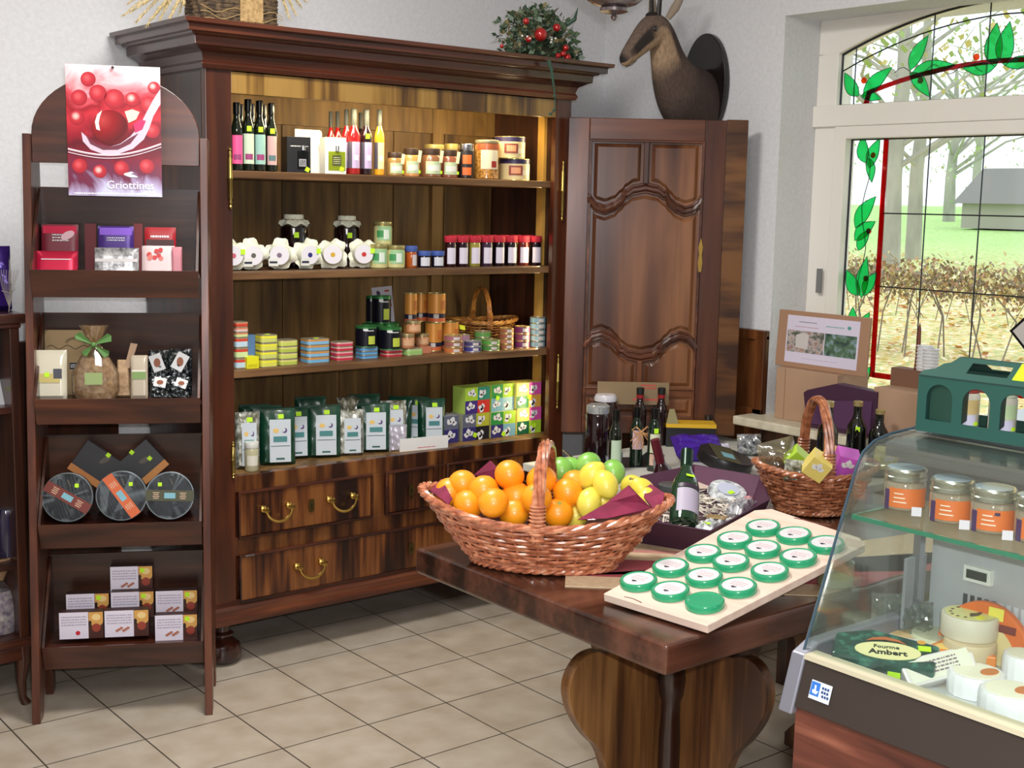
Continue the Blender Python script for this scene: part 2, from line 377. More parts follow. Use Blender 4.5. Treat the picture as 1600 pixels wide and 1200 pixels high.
# side column motifs (left of the casement and its mirror)
for sgn in (1, -1):
    def yy(y): return 2.6+sgn*(y-2.6)
    def an(a): return D(a) if sgn == 1 else PI-D(a)
    for (z, k) in ((1.85, 0), (1.55, 1), (1.36, 2), (1.16, 0), (.98, 2)):
        if k == 0: L_ = ((3.16, z-.04, 100, .10, .026), (3.14, z-.06, 70, .11, .026), (3.15, z-.02, 285, .09, .02))
        elif k == 1: L_ = ((3.19, z+.0, 55, .14, .03), (3.19, z-.05, 40, .11, .028), (3.17, z-.09, 60, .09, .022))
        else: L_ = ((3.15, z-.08, 125, .11, .028), (3.14, z-.09, 85, .15, .028), (3.13, z-.08, 60, .10, .025))
        for (y, zz, a, L, w_) in L_: leaf(yy(y), zz, an(a), L, w_)
        c = yy(3.125); ob.prism([(c-2.6-.012*math.cos(t*PI/4), z-.01-.78+.012*math.sin(t*PI/4)) for t in range(8)], -.0065, -.002, 'x')
    ld2.tube([(-.004, yy(3.15+.015*math.sin(t*1.1))-2.6, .92+t*.055-.78) for t in range(18)], .0018, 5)
    # transom motifs
    for (y, z, a, L, w_) in ((3.21, 2.075, 128, .11, .026), (3.19, 2.07, 40, .15, .028), (3.20, 2.075, -10, .09, .018),
                             (2.98, 2.16, 60, .13, .026), (2.97, 2.15, 5, .17, .026), (2.98, 2.15, -45, .12, .024)):
        leaf(yy(y), z, an(a), L, w_)
    for (y, z) in ((3.19, 2.135), (2.93, 2.12), (2.70, 2.19)): 
        c = yy(y); ob.prism([(c-2.6-.013*math.cos(t*PI/4), z-.78+.013*math.sin(t*PI/4)) for t in range(8)], -.0065, -.002, 'x')
    leaf(yy(2.62), 2.15, an(92), .14, .034); leaf(yy(2.62), 2.15, an(178), .12, .022)
    ld2.tube([(-.004, yy(3.05-.02*t)-2.6, 2.155+.02*math.sin(t*.9)-.78) for t in range(20)], .0016, 5)
lf.build('green_glass_leaves', GRNG, win); ob.build('orange_glass_bud', ORG, win); ld2.build('leaf_outline', LEAD, win)
MB().b2(-.052, -.045, .71, .735, .50, .60).build('window_hinge', P((150, 150, 150), .4, .7), win)
# ================================================================ outside
def gz(x): return -.25 if x < 9 else -.25+(x-9)*.040
gm = MB(); gm.add([(4.6, -60, -.25), (4.6, 60, -.25), (9, 60, -.25), (9, -60, -.25), (60, 90, gz(60)), (60, -90, gz(60)), (300, 300, 3), (300, -300, 3)], [(0, 1, 2, 3), (3, 2, 4, 5), (5, 4, 6, 7)])
gmt, nt, b = newmat('leafy_lawn')
n1 = N(nt, 'ShaderNodeTexNoise', Scale=9, Detail=6); nt.links.new(coords(nt, (1, 1, 1)).outputs[0], n1.inputs[0])
n2 = N(nt, 'ShaderNodeTexNoise', Scale=.12, Detail=3); nt.links.new(coords(nt, (1, 1, 1)).outputs[0], n2.inputs[0])
r1 = ramp(nt, [(.38, (180, 190, 120)), (.48, (226, 216, 150)), (.56, (236, 200, 130)), (.64, (255, 250, 226))]); nt.links.new(n1.outputs[0], r1.inputs[0])
r2 = ramp(nt, [(.35, (160, 206, 110)), (.65, (206, 236, 160))]); nt.links.new(n1.outputs[0], r2.inputs[0])
sx = N(nt, 'ShaderNodeSeparateXYZ'); nt.links.new(coords(nt, (1, 1, 1)).outputs[0], sx.inputs[0])
mr = N(nt, 'ShaderNodeMapRange'); mr.inputs[1].default_value = 20; mr.inputs[2].default_value = 34; nt.links.new(sx.outputs[0], mr.inputs[0])
mx = N(nt, 'ShaderNodeMixRGB'); nt.links.new(mr.outputs[0], mx.inputs[0]); nt.links.new(r1.outputs[0], mx.inputs[1]); nt.links.new(r2.outputs[0], mx.inputs[2])
nt.links.new(mx.outputs[0], b.inputs['Base Color']); b.inputs['Roughness'].default_value = .9
struct(gm.build('ground', gmt))
# trimmed hedge: leafy band on thin stems
HX = 13.2
def hy(u): return atx(u, 420, HX).y
hed = thing('hedge', 'clipped autumn hedge with thin bare stems seen through the window', 'hedge', (HX, 8, gz(HX)))
lm = MB(); rnd = random.Random(3)
for i in range(15000):
    y = rnd.uniform(-7, 7); z = .90+rnd.gauss(0, .11); x = rnd.uniform(-.35, .35); s_ = rnd.uniform(.012, .034)
    a, b_ = rnd.uniform(0, 6.3), rnd.uniform(-1.2, 1.2)
    d1 = Vector((math.cos(a), math.sin(a), math.sin(b_)))*s_; d2 = Vector((-math.sin(a), math.cos(a)*.6, math.cos(b_)))*s_
    p = Vector((x, y, z)); lm.add([p-d1, p+d2, p+d1, p-d2], [(0, 1, 2, 3)], rnd.choice((0, 0, 1, 2)))
lm.build('foliage', [P((150, 134, 110), .9), P((190, 150, 116), .9), P((206, 190, 130), .9)], hed, weld=False)
sm_ = MB()
for i in range(60):
    y = -7+i*.235+rnd.uniform(-.08, .08); sm_.tube([(rnd.uniform(-.2, .2), y, -.02), (rnd.uniform(-.2, .2), y+rnd.uniform(-.15, .15), .5), (rnd.uniform(-.2, .2), y+rnd.uniform(-.3, .3), 1.0)], .010, 5)
for i in range(160):
    y = rnd.uniform(-7, 7); sm_.tube([(rnd.uniform(-.2, .2), y, .45), (rnd.uniform(-.2, .2), y+rnd.uniform(-.3, .3), .95)], .005, 4)
sm_.build('stems', P((140, 130, 118), .9), hed)
fm_ = MB()
for i in range(9000):
    x = rnd.uniform(5.5, 27); y = x*rnd.uniform(.15, 1.1); s_ = rnd.uniform(.03, .07)*(1 if x > 12 else .7); a = rnd.uniform(0, 6.3); z_ = gz(x)+.01
    d1 = Vector((math.cos(a), math.sin(a), rnd.uniform(0, .5)))*s_; d2 = Vector((-math.sin(a), math.cos(a), rnd.uniform(-.2, .6)))*s_*.7; p = Vector((x, y, z_+.02))
    fm_.add([p-d1, p+d2, p+d1, p-d2], [(0, 1, 2, 3)], rnd.choice((0, 1, 1, 2)))
o = fm_.build('fallen_leaves', [P((226, 196, 110), .9), P((250, 236, 196), .9), P((206, 150, 96), .9)], None, weld=False); tag(o, 'pale yellow fallen leaves scattered over the lawn outside the window', 'leaves'); o['kind'] = 'stuff'
def tree(u, X, h, tr, cr, seed, label, crown=True, green=(150, 176, 100), nleaf=700):
    r = random.Random(seed); y = atx(u, 380, X).y; t = thing('tree', label, 'tree', (X, y, gz(X)-.05), group=None)
    tm = MB(); tm.tube([(0, 0, 0), (0, .05, h*.3), (.1, 0, h*.6), (0, .1, h)], [tr*1.25, tr, tr*.8, tr*.3], 10)
    for i in range(14):
        z = h*r.uniform(.3, .9); a = r.uniform(0, 6.28); L = r.uniform(1, 2.6)*cr/2.2
        p1 = Vector((math.cos(a)*L*.5, math.sin(a)*L*.5, z+L*.35)); p2 = Vector((math.cos(a+.4)*L, math.sin(a+.4)*L, z+L*.5))
        tm.tube([(0, 0, z), p1, p2], [tr*.35, tr*.2, tr*.05], 6)
    tm.build('trunk', speckle('bark', [(.3, (156, 154, 144)), (.7, (186, 184, 172))], (3, 3, 1), rough=.95), t)
    if crown:
        fm = MB()
        for i in range(nleaf):
            d = Vector((r.gauss(0, 1), r.gauss(0, 1), r.gauss(0, .8))); p = Vector((0, 0, h*.85))+d*cr*.5; s_ = r.uniform(.04, .10)
            a = r.uniform(0, 6.3); d1 = Vector((math.cos(a), math.sin(a), .3))*s_; d2 = Vector((-math.sin(a), math.cos(a)*.5, .9))*s_
            fm.add([p-d1, p+d2, p+d1, p-d2], [(0, 1, 2, 3)], r.choice((0, 0, 1)))
        fm.build('leaves', [P(green, .9), P((196, 184, 110), .9)], t, weld=False)
tree(1392, 24, 7, .19, 3.4, 1, 'pale thick-trunked tree nearest the red glass border, outside')
tree(1428, 27, 7, .16, 3.6, 2, 'slimmer grey tree just right of the thick trunk, outside', False)
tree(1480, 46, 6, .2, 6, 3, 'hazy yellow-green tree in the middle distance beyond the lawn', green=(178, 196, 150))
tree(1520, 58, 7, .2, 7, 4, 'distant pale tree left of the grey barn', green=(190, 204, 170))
bx = 42; p = atx(1572, 330, bx)
bn = thing('barn', 'long grey barn with a plain roof beyond the lawn', 'building', (bx, p.y-1.8, gz(bx)))
MB().b2(-1.5, 1.5, -3.2, 2.6, 0, .9).build('wall', P((176, 168, 160), .9), bn)
MB().prism([(-1.8, .85), (1.8, .85), (0, 2.1)], -3.4, 2.8, 'y').build('roof', P((140, 138, 132), .9), bn)
# ================================================================ the armoire
CY = 3.936                       # front plane of the carcass
CX0, CX1, CBY = 1.868, 3.455, 4.43
SH = {1: 1.712, 2: 1.370, 3: 1.034, 4: .672}
cab = thing('armoire', 'large open walnut armoire with four shelves of goods and drawers below', 'cabinet', (2.66, 4.19, 0))
O_ = Vector((2.66, 4.19, 0))
def lm_(mb): mb.v = [(x-O_.x, y-O_.y, z) for x, y, z in mb.v]; return mb
VEN = blocks('walnut_veneer', [(44, 20, 9), (80, 42, 18), (112, 66, 30), (130, 82, 40)], (14, 3, 2.2), gr=(60, 10, 3))
VENF = blocks('frieze_veneer', [(70, 44, 18), (112, 80, 34), (138, 104, 48), (150, 116, 58)], (9, 3, 1.2), gr=(60, 10, 3))
FACE = grain('stile_walnut', (50, 22, 12), (76, 36, 19), (96, 50, 27), 'z', f=.7)
mb = MB()
mb.b2(CX0, CX0+.03, CY+.03, CBY, .178, 2.030).b2(CX1-.03, CX1, CY+.03, CBY, .178, 2.030)     # sides
mb.b2(CX0+.03, CX1-.03, CY+.03, CBY, .178, .20).b2(CX0+.03, CX1-.03, CY+.03, CBY, 2.0, 2.029)
split_build(lm_(mb), 'carcass_panel', W_DARK, cab)
mb = MB()
n = 6; xs = [CX0+.03+(CX1-CX0-.06)*i/n for i in range(n+1)]
for i in range(n): mb.b2(xs[i]+.002, xs[i+1]-.002, CBY-.02, CBY, .66, 2.0)
split_build(lm_(mb), 'back_board', grain('interior_oak_boards', (70, 46, 22), (108, 78, 38), (138, 104, 56), 'z', rough=.55, coat=0), cab, bevel=.002)
mb = MB()
mb.b2(CX0, 1.963, CY, CY+.03, .17, 2.04).b2(3.375, CX1, CY, CY+.03, .17, 2.04)            # stiles
split_build(lm_(mb), 'front_stile', FACE, cab, bevel=.004)
lm_(MB().b2(1.963, 3.375, CY+.002, CY+.03, 1.962, 2.05)).build('frieze', VENF, cab, bevel=.002)
split_build(lm_(MB().b2(1.963, 3.375, CY+.003, CY+.03, .614, .672).b2(1.963, 3.375, CY+.003, CY+.03, .388, .454).b2(1.963, 3.375, CY+.003, CY+.03, .17, .224).b2(2.514, 2.574, CY+.003, CY+.03, .454, .614).b2(2.796, 2.856, CY+.003, CY+.03, .454, .614)), 'drawer_rail', VEN, cab, bevel=.002)
# moulded cornice, mitred round three sides
prof = [(0, 2.035), (.012, 2.035), (.018, 2.050), (.010, 2.062), (.018, 2.085), (.045, 2.100), (.058, 2.104), (.060, 2.130), (.075, 2.134), (.082, 2.150), (.105, 2.162), (.118, 2.164), (.120, 2.178), (0, 2.178)]
mb = MB(); rings = []
for (o, z) in prof:
    rings.append([(CX0-o, CBY, z), (CX0-o, CY-o, z), (CX1+o, CY-o, z), (CX1+o, CBY, z)])
for a, b in zip(rings, rings[1:]):
    for k in range(3): mb.add([a[k], a[k+1], b[k+1], b[k]], [(0, 1, 2, 3)])
mb.add([rings[0][k] for k in range(4)], [(0, 1, 2, 3)]); mb.b2(CX0-.1, CX1+.1, CY-.1, CBY, 2.14, 2.1785)
mb.b2(CX0+.002, CX1-.002, CY+.002, CBY, 2.0305, 2.135)
lm_(mb).build('cornice', grain('cornice_walnut', (40, 17, 9), (70, 32, 18), (96, 48, 27), 'x', f=.6, rough=.25, coat=.5), cab, bevel=.0015)
# plinth moulding
prof = [(0, .235), (.006, .232), (.010, .215), (.022, .205), (.022, .185), (.034, .178), (.034, .158), (0, .158)]
mb = MB(); rings = [[(CX0-o, CBY, z), (CX0-o, CY-o, z), (CX1+o, CY-o, z), (CX1+o, CBY, z)] for o, z in prof]
for a, b in zip(rings, rings[1:]):
    for k in range(3): mb.add([a[k], a[k+1], b[k+1], b[k]], [(0, 1, 2, 3)])
mb.b2(CX0-.03, CX1+.03, CY-.03, CBY, .158, .177)
lm_(mb).build('plinth', W_REDX, cab)
for k, z in SH.items():
    if k == 4: lm_(MB().b2(CX0+.03, CX1-.03, CY+.03, CBY-.02, .65, z)).build('shelf_board', W_PINE, cab); continue
    lm_(MB().b2(CX0+.03, CX1-.03, CY+.025, CBY-.02, z-.026, z)).build('shelf_board', grain('shelf_oak', (74, 48, 26), (104, 72, 42), (136, 100, 64), 'x', rough=.5, coat=0), cab, bevel=.003)
split_build(lm_(MB().b2(3.10, 3.15, CBY-.035, CBY-.02, .67, 2.0).b2(CX0+.03, CX1-.03, CBY-.032, CBY-.02, 1.90, 2.0)), 'back_batten', W_PINE, cab)
lm_(MB().b2(3.41, 3.425, 4.05, 4.09, .68, 1.98)).build('shelf_strip', P((196, 150, 70), .5), cab)
# drawers
def handle(par, x, y, z, w_=.10):
    hm = MB()
    for s_ in (-1, 1):
        hm.lathe([(.0, -.004), (.014, -.003), (.012, .004), (.006, .008), (.006, .016), (.010, .020), (.011, .026), (.0, .030)], 12, (0, 0, 0), 0, T(x+s_*w_/2, y, z) @ RX(PI/2))
    pts = [(x+w_/2*math.cos(a), y-.022-.006*math.sin(a), z-.045*math.sin(a)) for a in [PI*i/14 for i in range(15)]]
    hm.tube(pts, [.0035+.0025*math.sin(PI*i/14) for i in range(15)], 8); hm.ball((x, y-.028, z-.045), (.011, .006, .006))
    return hm.build('handle', BRASS, par)
def escut(par, x, y, z):
    e = MB().prism([(x-.009, z-.022), (x+.009, z-.022), (x+.012, z), (x+.009, z+.022), (x-.009, z+.022), (x-.012, z)], y-.003, y).build('keyhole_plate', P((120, 104, 62), .4, 1), par)
    MB().b2(x-.002, x+.002, y-.004, y-.0029, z-.008, z+.006).build('keyhole', BLACK, e)
def drawer(x0, x1, z0, z1, hs, keys):
    y = CY-.012
    d = lm_(MB().b2(x0, x1, y+.004, CY+.35, z0, z1, 0)).build('drawer', blocks('drawer_veneer', [(34, 15, 8), (66, 32, 15), (104, 58, 27), (128, 78, 38)], (15, 2, 2.2), sharp=.6, gr=(70, 8, 3)), cab, bevel=.003)
    rim = MB()
    for a in ((x0-.006, x1+.006, z1, z1+.008), (x0-.006, x1+.006, z0-.008, z0), (x0-.006, x0, z0, z1), (x1, x1+.006, z0, z1)): rim.b2(a[0], a[1], y-.002, CY+.01, a[2], a[3])
    lm_(rim).build('drawer_bead', W_DARKX, d, bevel=.002)
    for x in hs: handle(d, x-O_.x, y-O_.y, (z0+z1)/2+.012)
    for x in keys: escut(d, x-O_.x, y-O_.y, (z0+z1)/2)
drawer(1.975, 2.508, .458, .610, (2.113, 2.378), (2.253,)); drawer(2.580, 2.790, .458, .610, (), (2.685,)); drawer(2.862, 3.36, .458, .610, (3.0, 3.25), ())
drawer(1.977, 3.36, .228, .384, (2.245, 3.1), (2.687,))
lm_(MB().b2(1.99, 2.025, CY-.016, CY-.012, .386, .392)).build('metal_tab', P((180, 180, 190), .3, 1), cab)
for (x, y) in ((1.93, 3.985), (3.40, 3.985), (1.93, 4.38), (3.40, 4.38)):
    MB().lathe([(0, 0), (.040, .002), (.062, .020), (.068, .045), (.060, .072), (.035, .090), (.030, .096), (.040, .102), (.040, .108), (.026, .116), (.026, .135), (.05, .150), (.05, .159), (0, .159)], 28, (x-O_.x, y-O_.y, 0)).build('bun_foot', grain('foot_walnut', (28, 11, 7), (48, 20, 12), (66, 30, 19), 'z', rough=.2, coat=.6), cab)
def hinge(x, z0, z1, par, y=CY-.012):
    hm = MB(); L = z1-z0
    hm.lathe([(0, 0), (.003, L*.02), (.006, L*.05), (.003, L*.08), (.006, L*.12), (.004, L*.16), (.0075, L*.2), (.0075, L*.48), (.009, L*.49), (.009, L*.51), (.0075, L*.52), (.0075, L*.8), (.004, L*.84), (.006, L*.88), (.003, L*.92), (.005, L*.95), (0, L)], 10, (x, y, z0))
    lm_(hm).build('hinge', P((170, 148, 84), .35, 1), par)
for z0, z1 in ((1.55, 1.80), (.78, 1.02)): hinge(3.408, z0, z1, cab)
for z0, z1 in ((1.58, 1.79), (.665, .80)): hinge(1.952, z0, z1, cab, CY-.006)
# open door: hinged at the right stile, swung past ninety degrees
HB = Vector((3.425, 3.918, 0)); HE = Vector((3.99, 3.472, 0)); DL = (HE-HB).length; dang = math.atan2(HE.y-HB.y, HE.x-HB.x)
z0, z1, W_ = .69, 1.966, .632
DW = grain('door_walnut', (54, 24, 13), (88, 46, 26), (120, 70, 42), 'z', f=.6, rough=.3, coat=.4)
DWX = grain('door_walnut_across', (54, 24, 13), (88, 46, 26), (120, 70, 42), 'x', f=.6, rough=.3, coat=.4)
pm = grain('door_panel_walnut', (60, 30, 17), (100, 60, 36), (140, 92, 58), 'z', f=.45, rough=.3, coat=.45)
door = MB().b2(.08, W_-.08, -.003, .006, z0+.07, z1-.08).build('door', pm, cab); door.location = HB-O_; door.rotation_euler = (0, 0, dang)
door['label'] = 'carved door swung wide open beside the window wall'
# local frame: x along the door, -y is the carved face seen by the camera
mb = MB(); mb.b2(0, .085, -.016, .012, z0, z1).b2(W_-.085, W_, -.016, .012, z0, z1); split_build(mb, 'door_stile', DW, door, bevel=.003)
mb = MB(); mb.b2(.085, W_-.085, -.016, .012, z1-.085, z1).b2(.085, W_-.085, -.016, .012, z0, z0+.075).b2(.085, W_-.085, -.014, .012, z0+.155, z0+.185); split_build(mb, 'door_rail', DWX, door, bevel=.003)
def S1(x, up):   # serpentine line, t from 0..1 across the panel
    t = (x-.085)/(W_-.17); t = 1-abs(2*t-1)      # 0 at the stiles, 1 in the middle
    K = ((0, .012), (.06, -.018), (.16, -.040), (.30, -.048), (.45, -.036), (.58, -.010), (.66, .014), (.80, .034), (1, .042))
    for (a, b), (c, d) in zip(K, K[1:]):
        if t <= c: f = (t-a)/(c-a); f = f*f*(3-2*f); return b+(d-b)*f
    return .042
def band(zc, sign, name='serpentine_moulding'):
    """carved wave: a broad rounded bead between two thin fillets, with small kinks either side of the crest"""
    m_ = MB(); n = 72
    for off, r_, y_ in ((0, .0115, -.014), (.016, .006, -.009), (-.016, .006, -.009)):
        pts = []
        for i in range(n+1):
            x = .090+(W_-.18)*i/n; kk = abs(x-W_/2); z = zc+sign*S1(x, 1)+.006*math.exp(-((kk-.085)/.007)**2)*sign-.006*math.exp(-((kk-.102)/.007)**2)*sign
            pts.append((x, y_, z+off))
        m_.tube(pts, r_, 8)
    m_.build(name, DWX, door)
zt, zb = z1-.315, z0+.36
band(zt, 1); band(zb, -1)
def raised(x0, x1, lo, hi, name='raised_panel', n=26):
    """fielded panel between two curves, sloping at its rim"""
    m_ = MB(); e = .014
    X = [x0+(x1-x0)*i/n for i in range(n+1)]
    def row(xs, zl, y): return [(x, y, z) for x, z in zip(xs, zl)]
    Xi = [x0+e+(x1-x0-2*e)*i/n for i in range(n+1)]
    A = row(X, [lo(x) for x in X], -.003); B = row(Xi, [lo(x)+e for x in Xi], -.012); Cc = row(Xi, [hi(x)-e for x in Xi], -.012); D_ = row(X, [hi(x) for x in X], -.003)
    rows = A+B+Cc+D_; k = n+1; f = [(r*k+i, r*k+i+1, (r+1)*k+i+1, (r+1)*k+i) for r in range(3) for i in range(n)]
    f += [(0, k, 2*k, 3*k), (n, 3*k+n, 2*k+n, k+n)]
    m_.add(rows, f); m_.build(name, pm, door)
c0, c1 = .107, W_-.107; mid = W_/2
st_ = lambda x: zt+S1(x, 1); sb_ = lambda x: zb-S1(x, 1)
raised(c0, mid-.022, lambda x: st_(x)+.032, lambda x: z1-.100); raised(mid+.022, c1, lambda x: st_(x)+.032, lambda x: z1-.100)
raised(c0, c1, lambda x: sb_(x)+.030, lambda x: st_(x)-.030, n=60)
raised(c0, mid-.022, lambda x: z0+.200, lambda x: sb_(x)-.032); raised(mid+.022, c1, lambda x: z0+.200, lambda x: sb_(x)-.032)
raised(c0, mid-.012, lambda x: z0+.088, lambda x: z0+.148); raised(mid+.012, c1, lambda x: z0+.088, lambda x: z0+.148)
mb = MB(); mb.b2(mid-.012, mid+.012, -.018, -.003, zt+.055, z1-.083).b2(mid-.012, mid+.012, -.018, -.003, z0+.18, zb-.055); split_build(mb, 'muntin', DW, door, bevel=.006, seg=3)
mb = MB()
for x in (.088, W_-.096): mb.b2(x, x+.008, -.022, -.004, z0+.075, z1-.085)
mb.b2(.088, W_-.088, -.022, -.004, z1-.093, z1-.085); mb.b2(.088, W_-.088, -.022, -.004, z0+.185, z0+.192); split_build(mb, 'panel_bead', DWX, door, bevel=.003)
MB().prism([(W_-.092, 1.36), (W_-.080, 1.36), (W_-.076, 1.40), (W_-.080, 1.43), (W_-.076, 1.46), (W_-.086, 1.50), (W_-.096, 1.46), (W_-.092, 1.43), (W_-.096, 1.40)], -.024, -.0165, 'y').build('lock_plate', BRASS, door, bevel=.002)
MB().b2(W_, W_+.088, -.010, .020, z0-.004, z1+.004).build('meeting_stile', blocks('stile_veneer', [(56, 30, 14), (92, 56, 26), (116, 76, 38)], (2, 2, 9), gr=(6, 6, 40)), door, bevel=.004)

# ================================================================ display rack
RO = Vector((1.235, 3.816, 0)); ru = Vector((.44, -.234, 0)).normalized(); rv = Vector((.234, .44, 0)).normalized(); RA = math.atan2(ru.y, ru.x); RW = .498
def rb(u, v, b):
    d = ray(u, v); t = ((RO+rv*b-C0).dot(rv))/d.dot(rv); p = C0+d*t; return (p-RO).dot(ru), p.z
rack = thing('display_rack', 'tall dark wooden display rack with four tilted trays and an arched head', 'display rack', RO, RA)
for a0 in (-.022, RW-.002):
    MB().prism([(0, 0), (.062, 0), (.150, .20), (.215, .20), (.245, 0), (.300, 0), (.300, 1.80), (.150, 1.80)], a0, a0+.024, 'x').build('side_board', W_RED, rack, bevel=.002)
# arched head board
pts = [(.002, 1.715), (RW-.004, 1.715)]+[(RW/2+(RW/2-.002)*math.cos(PI*i/24), 1.80+.185*math.sin(PI*i/24)) for i in range(25)]
MB().prism(pts, .165, .183, 'y').build('head_board', grain('rack_wood', (46, 22, 14), (74, 38, 24), (98, 54, 35), 'x', f=.8), rack, bevel=.002)
LIPZ = (1.398, 1.008, .618, .228)
for i, L in enumerate(LIPZ):
    # local: x along rack, y back, z up
    t = MB().b2(.002, RW-.004, .070, .265, L-.024, L-.012).build('tray', W_DARKX, rack)
    MB().prism([(.045, L), (.053, L), (.093, L-.085), (.085, L-.085)], .004, RW-.006, 'x').build('tray_lip', W_REDX if i == 1 else grain('lip_wood', (44, 20, 12), (72, 36, 23), (94, 50, 33), 'x'), t, bevel=.0015)
    MB().prism([(.255, L-.024), (.265, L-.024), (.248, L+.245), (.238, L+.245)], .004, RW-.006, 'x').build('tray_back', grain('tray_back_wood', (34, 17, 11), (58, 32, 21), (80, 46, 30), 'x'), t)
    mb = MB()
    for a in (.004, RW-.014): mb.prism([(.05, L), (.066, L-.022), (.262, L-.022), (.246, L+.24), (.235, L+.24)], a, a+.008, 'x')
    split_build(mb, 'tray_end', W_DARK, t)
# ---- goods builders (local frame: base at z=0, face towards -Y)
def pouch_mb(w, h, t, seal=.01, nu=14, nv=14, crink=.0, seed=0, taper=0, mat=0, top=.3, skew=0):
    r = random.Random(seed); ph = [r.uniform(0, 6.3) for _ in range(6)]
    def bulge(a, b):
        e = min(1, (1-abs(2*a-1))/.35); f = min(1, b/.06)*min(1, (1-b)/.35) ; return (math.sin(e*PI/2)**.7)*(f**.6)
    mb = MB()
    for sg in (-1, 1):
        def fn(a, b):
            c = crink*(math.sin(a*17+ph[0]+b*5)+math.sin(b*23+ph[1]+a*9)+.7*math.sin((a+b)*31+ph[2]))
            ww = w*(1-taper*b); k = bulge(a, b)
            return ((a-.5)*ww+skew*b, sg*(t/2*k)+c*min(1, k+.15), b*h)
        mb.grid(fn, nu, nv, mat)
    return mb
def panel(par, x0, x1, z0, z1, y, mt, name='label', ang=0):
    return MB().b2(x0, x1, y-.0008, y, z0, z1).build(name, mt, par)
def lines(par, x0, x1, z0, z1, y, n, mt, name='print', seed=1):
    r = random.Random(seed); mb = MB(); st = (z1-z0)/n
    for i in range(n):
        z = z1-st*(i+.5); x = x0
        while x < x1-.001:
            w_ = r.uniform(.002, .008); xe = min(x+w_, x1); mb.b2(x, xe, y-.0004, y, z-st*.22, z+st*.22); x = xe+.0018
    return mb.build(name, mt, par)
def box_item(name, label, cat, loc, w, d, h, mt, rz=0, grp=None, rot=None, bev=.001, part='carton'):
    t = thing(name, label, cat, loc, rz, grp, rot); MB().b2(-w/2, w/2, 0, d, 0, h).build(part, mt, t, bevel=bev); return t
# ---- poster hung from the rack head
a0, zt_ = rb(99, 97, -.012); a1, zb_ = rb(250, 308, -.012)
def radd(u, v, b): a, z = rb(u, v, b); return RO+ru*a+rv*b+Vector((0, 0, z))
po = thing('poster', 'glossy poster of a red cherry on a spoon hanging on the rack head', 'poster', RO+ru*((a0+a1)/2)+rv*.036+Vector((0, 0, zb_)), RA)
pw, phh = (a1-a0)*1.02, zt_-zb_
def poster_mat():
    """soft red print: bright blurred top, cherries in the middle, wine-dark glass below"""
    mt, nt, b = newmat('poster_print')
    mp = coords(nt, (1/pw, 1, 1/phh)); n = N(nt, 'ShaderNodeTexNoise', Scale=2.6, Detail=3, Distortion=1.2); nt.links.new(mp.outputs[0], n.inputs[0])
    sx = N(nt, 'ShaderNodeSeparateXYZ'); nt.links.new(mp.outputs[0], sx.inputs[0])
    ad = N(nt, 'ShaderNodeMath', operation='MULTIPLY_ADD'); ad.inputs[1].default_value = .55; nt.links.new(n.outputs[0], ad.inputs[0])
    s2 = N(nt, 'ShaderNodeMath', operation='SUBTRACT'); s2.inputs[1].default_value = .275; nt.links.new(sx.outputs[2], s2.inputs[0]); nt.links.new(s2.outputs[0], ad.inputs[2])
    r = ramp(nt, [(.0, (206, 206, 232)), (.07, (176, 160, 196)), (.15, (110, 40, 70)), (.28, (130, 24, 44)), (.40, (96, 10, 26)), (.50, (150, 22, 40)), (.60, (200, 44, 58)), (.70, (150, 20, 34)), (.80, (224, 80, 92)), (.90, (250, 190, 196)), (1, (255, 236, 240))])
    nt.links.new(ad.outputs[0], r.inputs[0]); nt.links.new(r.outputs[0], b.inputs['Base Color']); b.inputs['Roughness'].default_value = .25; return mt
MB().b2(-pw/2, pw/2, 0, .002, 0, phh).build('sheet', poster_mat(), po)
def disc(mb, x, z, rx, rz_, y, mat=0, n=28, th=.0004, rot=0):
    mb.prism([(x+rx*math.cos(2*PI*i/n)*math.cos(rot)-rz_*math.sin(2*PI*i/n)*math.sin(rot), z+rx*math.cos(2*PI*i/n)*math.sin(rot)+rz_*math.sin(2*PI*i/n)*math.cos(rot)) for i in range(n)], y-th, y, 'y', mat)
def printed(nm, centre, rad, stops):
    """round print shaded from its own centre outwards like the picture on the sheet"""
    mt, nt, b = newmat(nm); tc = nt.nodes.new('ShaderNodeTexCoord'); vm = N(nt, 'ShaderNodeVectorMath', operation='DISTANCE'); vm.inputs[1].default_value = (centre[0], 0, centre[1])
    nt.links.new(tc.outputs['Object'], vm.inputs[0]); dv_ = N(nt, 'ShaderNodeMath', operation='DIVIDE'); dv_.inputs[1].default_value = rad; nt.links.new(vm.outputs['Value'], dv_.inputs[0])
    r = ramp(nt, stops); nt.links.new(dv_.outputs[0], r.inputs[0]); nt.links.new(r.outputs[0], b.inputs['Base Color']); b.inputs['Roughness'].default_value = .25; return mt
def pf(u, v): return (pw*((u-99)/151-.5), phh*(1-(v-97)/211))
def blob(nm, mt, pts, y): q_ = MB(); q_.prism([pf(*p) for p in pts], y-.0004, y, 'y'); return q_.build(nm, mt, po)
bl = [(120, 150, 13), (150, 142, 14), (176, 150, 16), (205, 150, 12), (232, 158, 14), (116, 182, 12), (236, 200, 12), (118, 260, 12), (150, 268, 11), (185, 262, 12), (226, 258, 12), (240, 130, 10), (135, 120, 12)]
for k, (u, v, r_) in enumerate(bl):
    x, z = pf(u, v); mk = printed('small_cherry_print_%s' % 'abcdefghijklm'[k], (x-.004, z+.004), pw*r_/151*1.5, [(0, (250, 214, 206) if k in (3, 5, 8, 11) else (226, 96, 100)), (.4, (190, 44, 56)), (1, (140, 16, 34))]); q_ = MB(); disc(q_, x, z, pw*r_/151, pw*r_/151, -.0002); q_.build('blurred_cherry_print', mk, po)
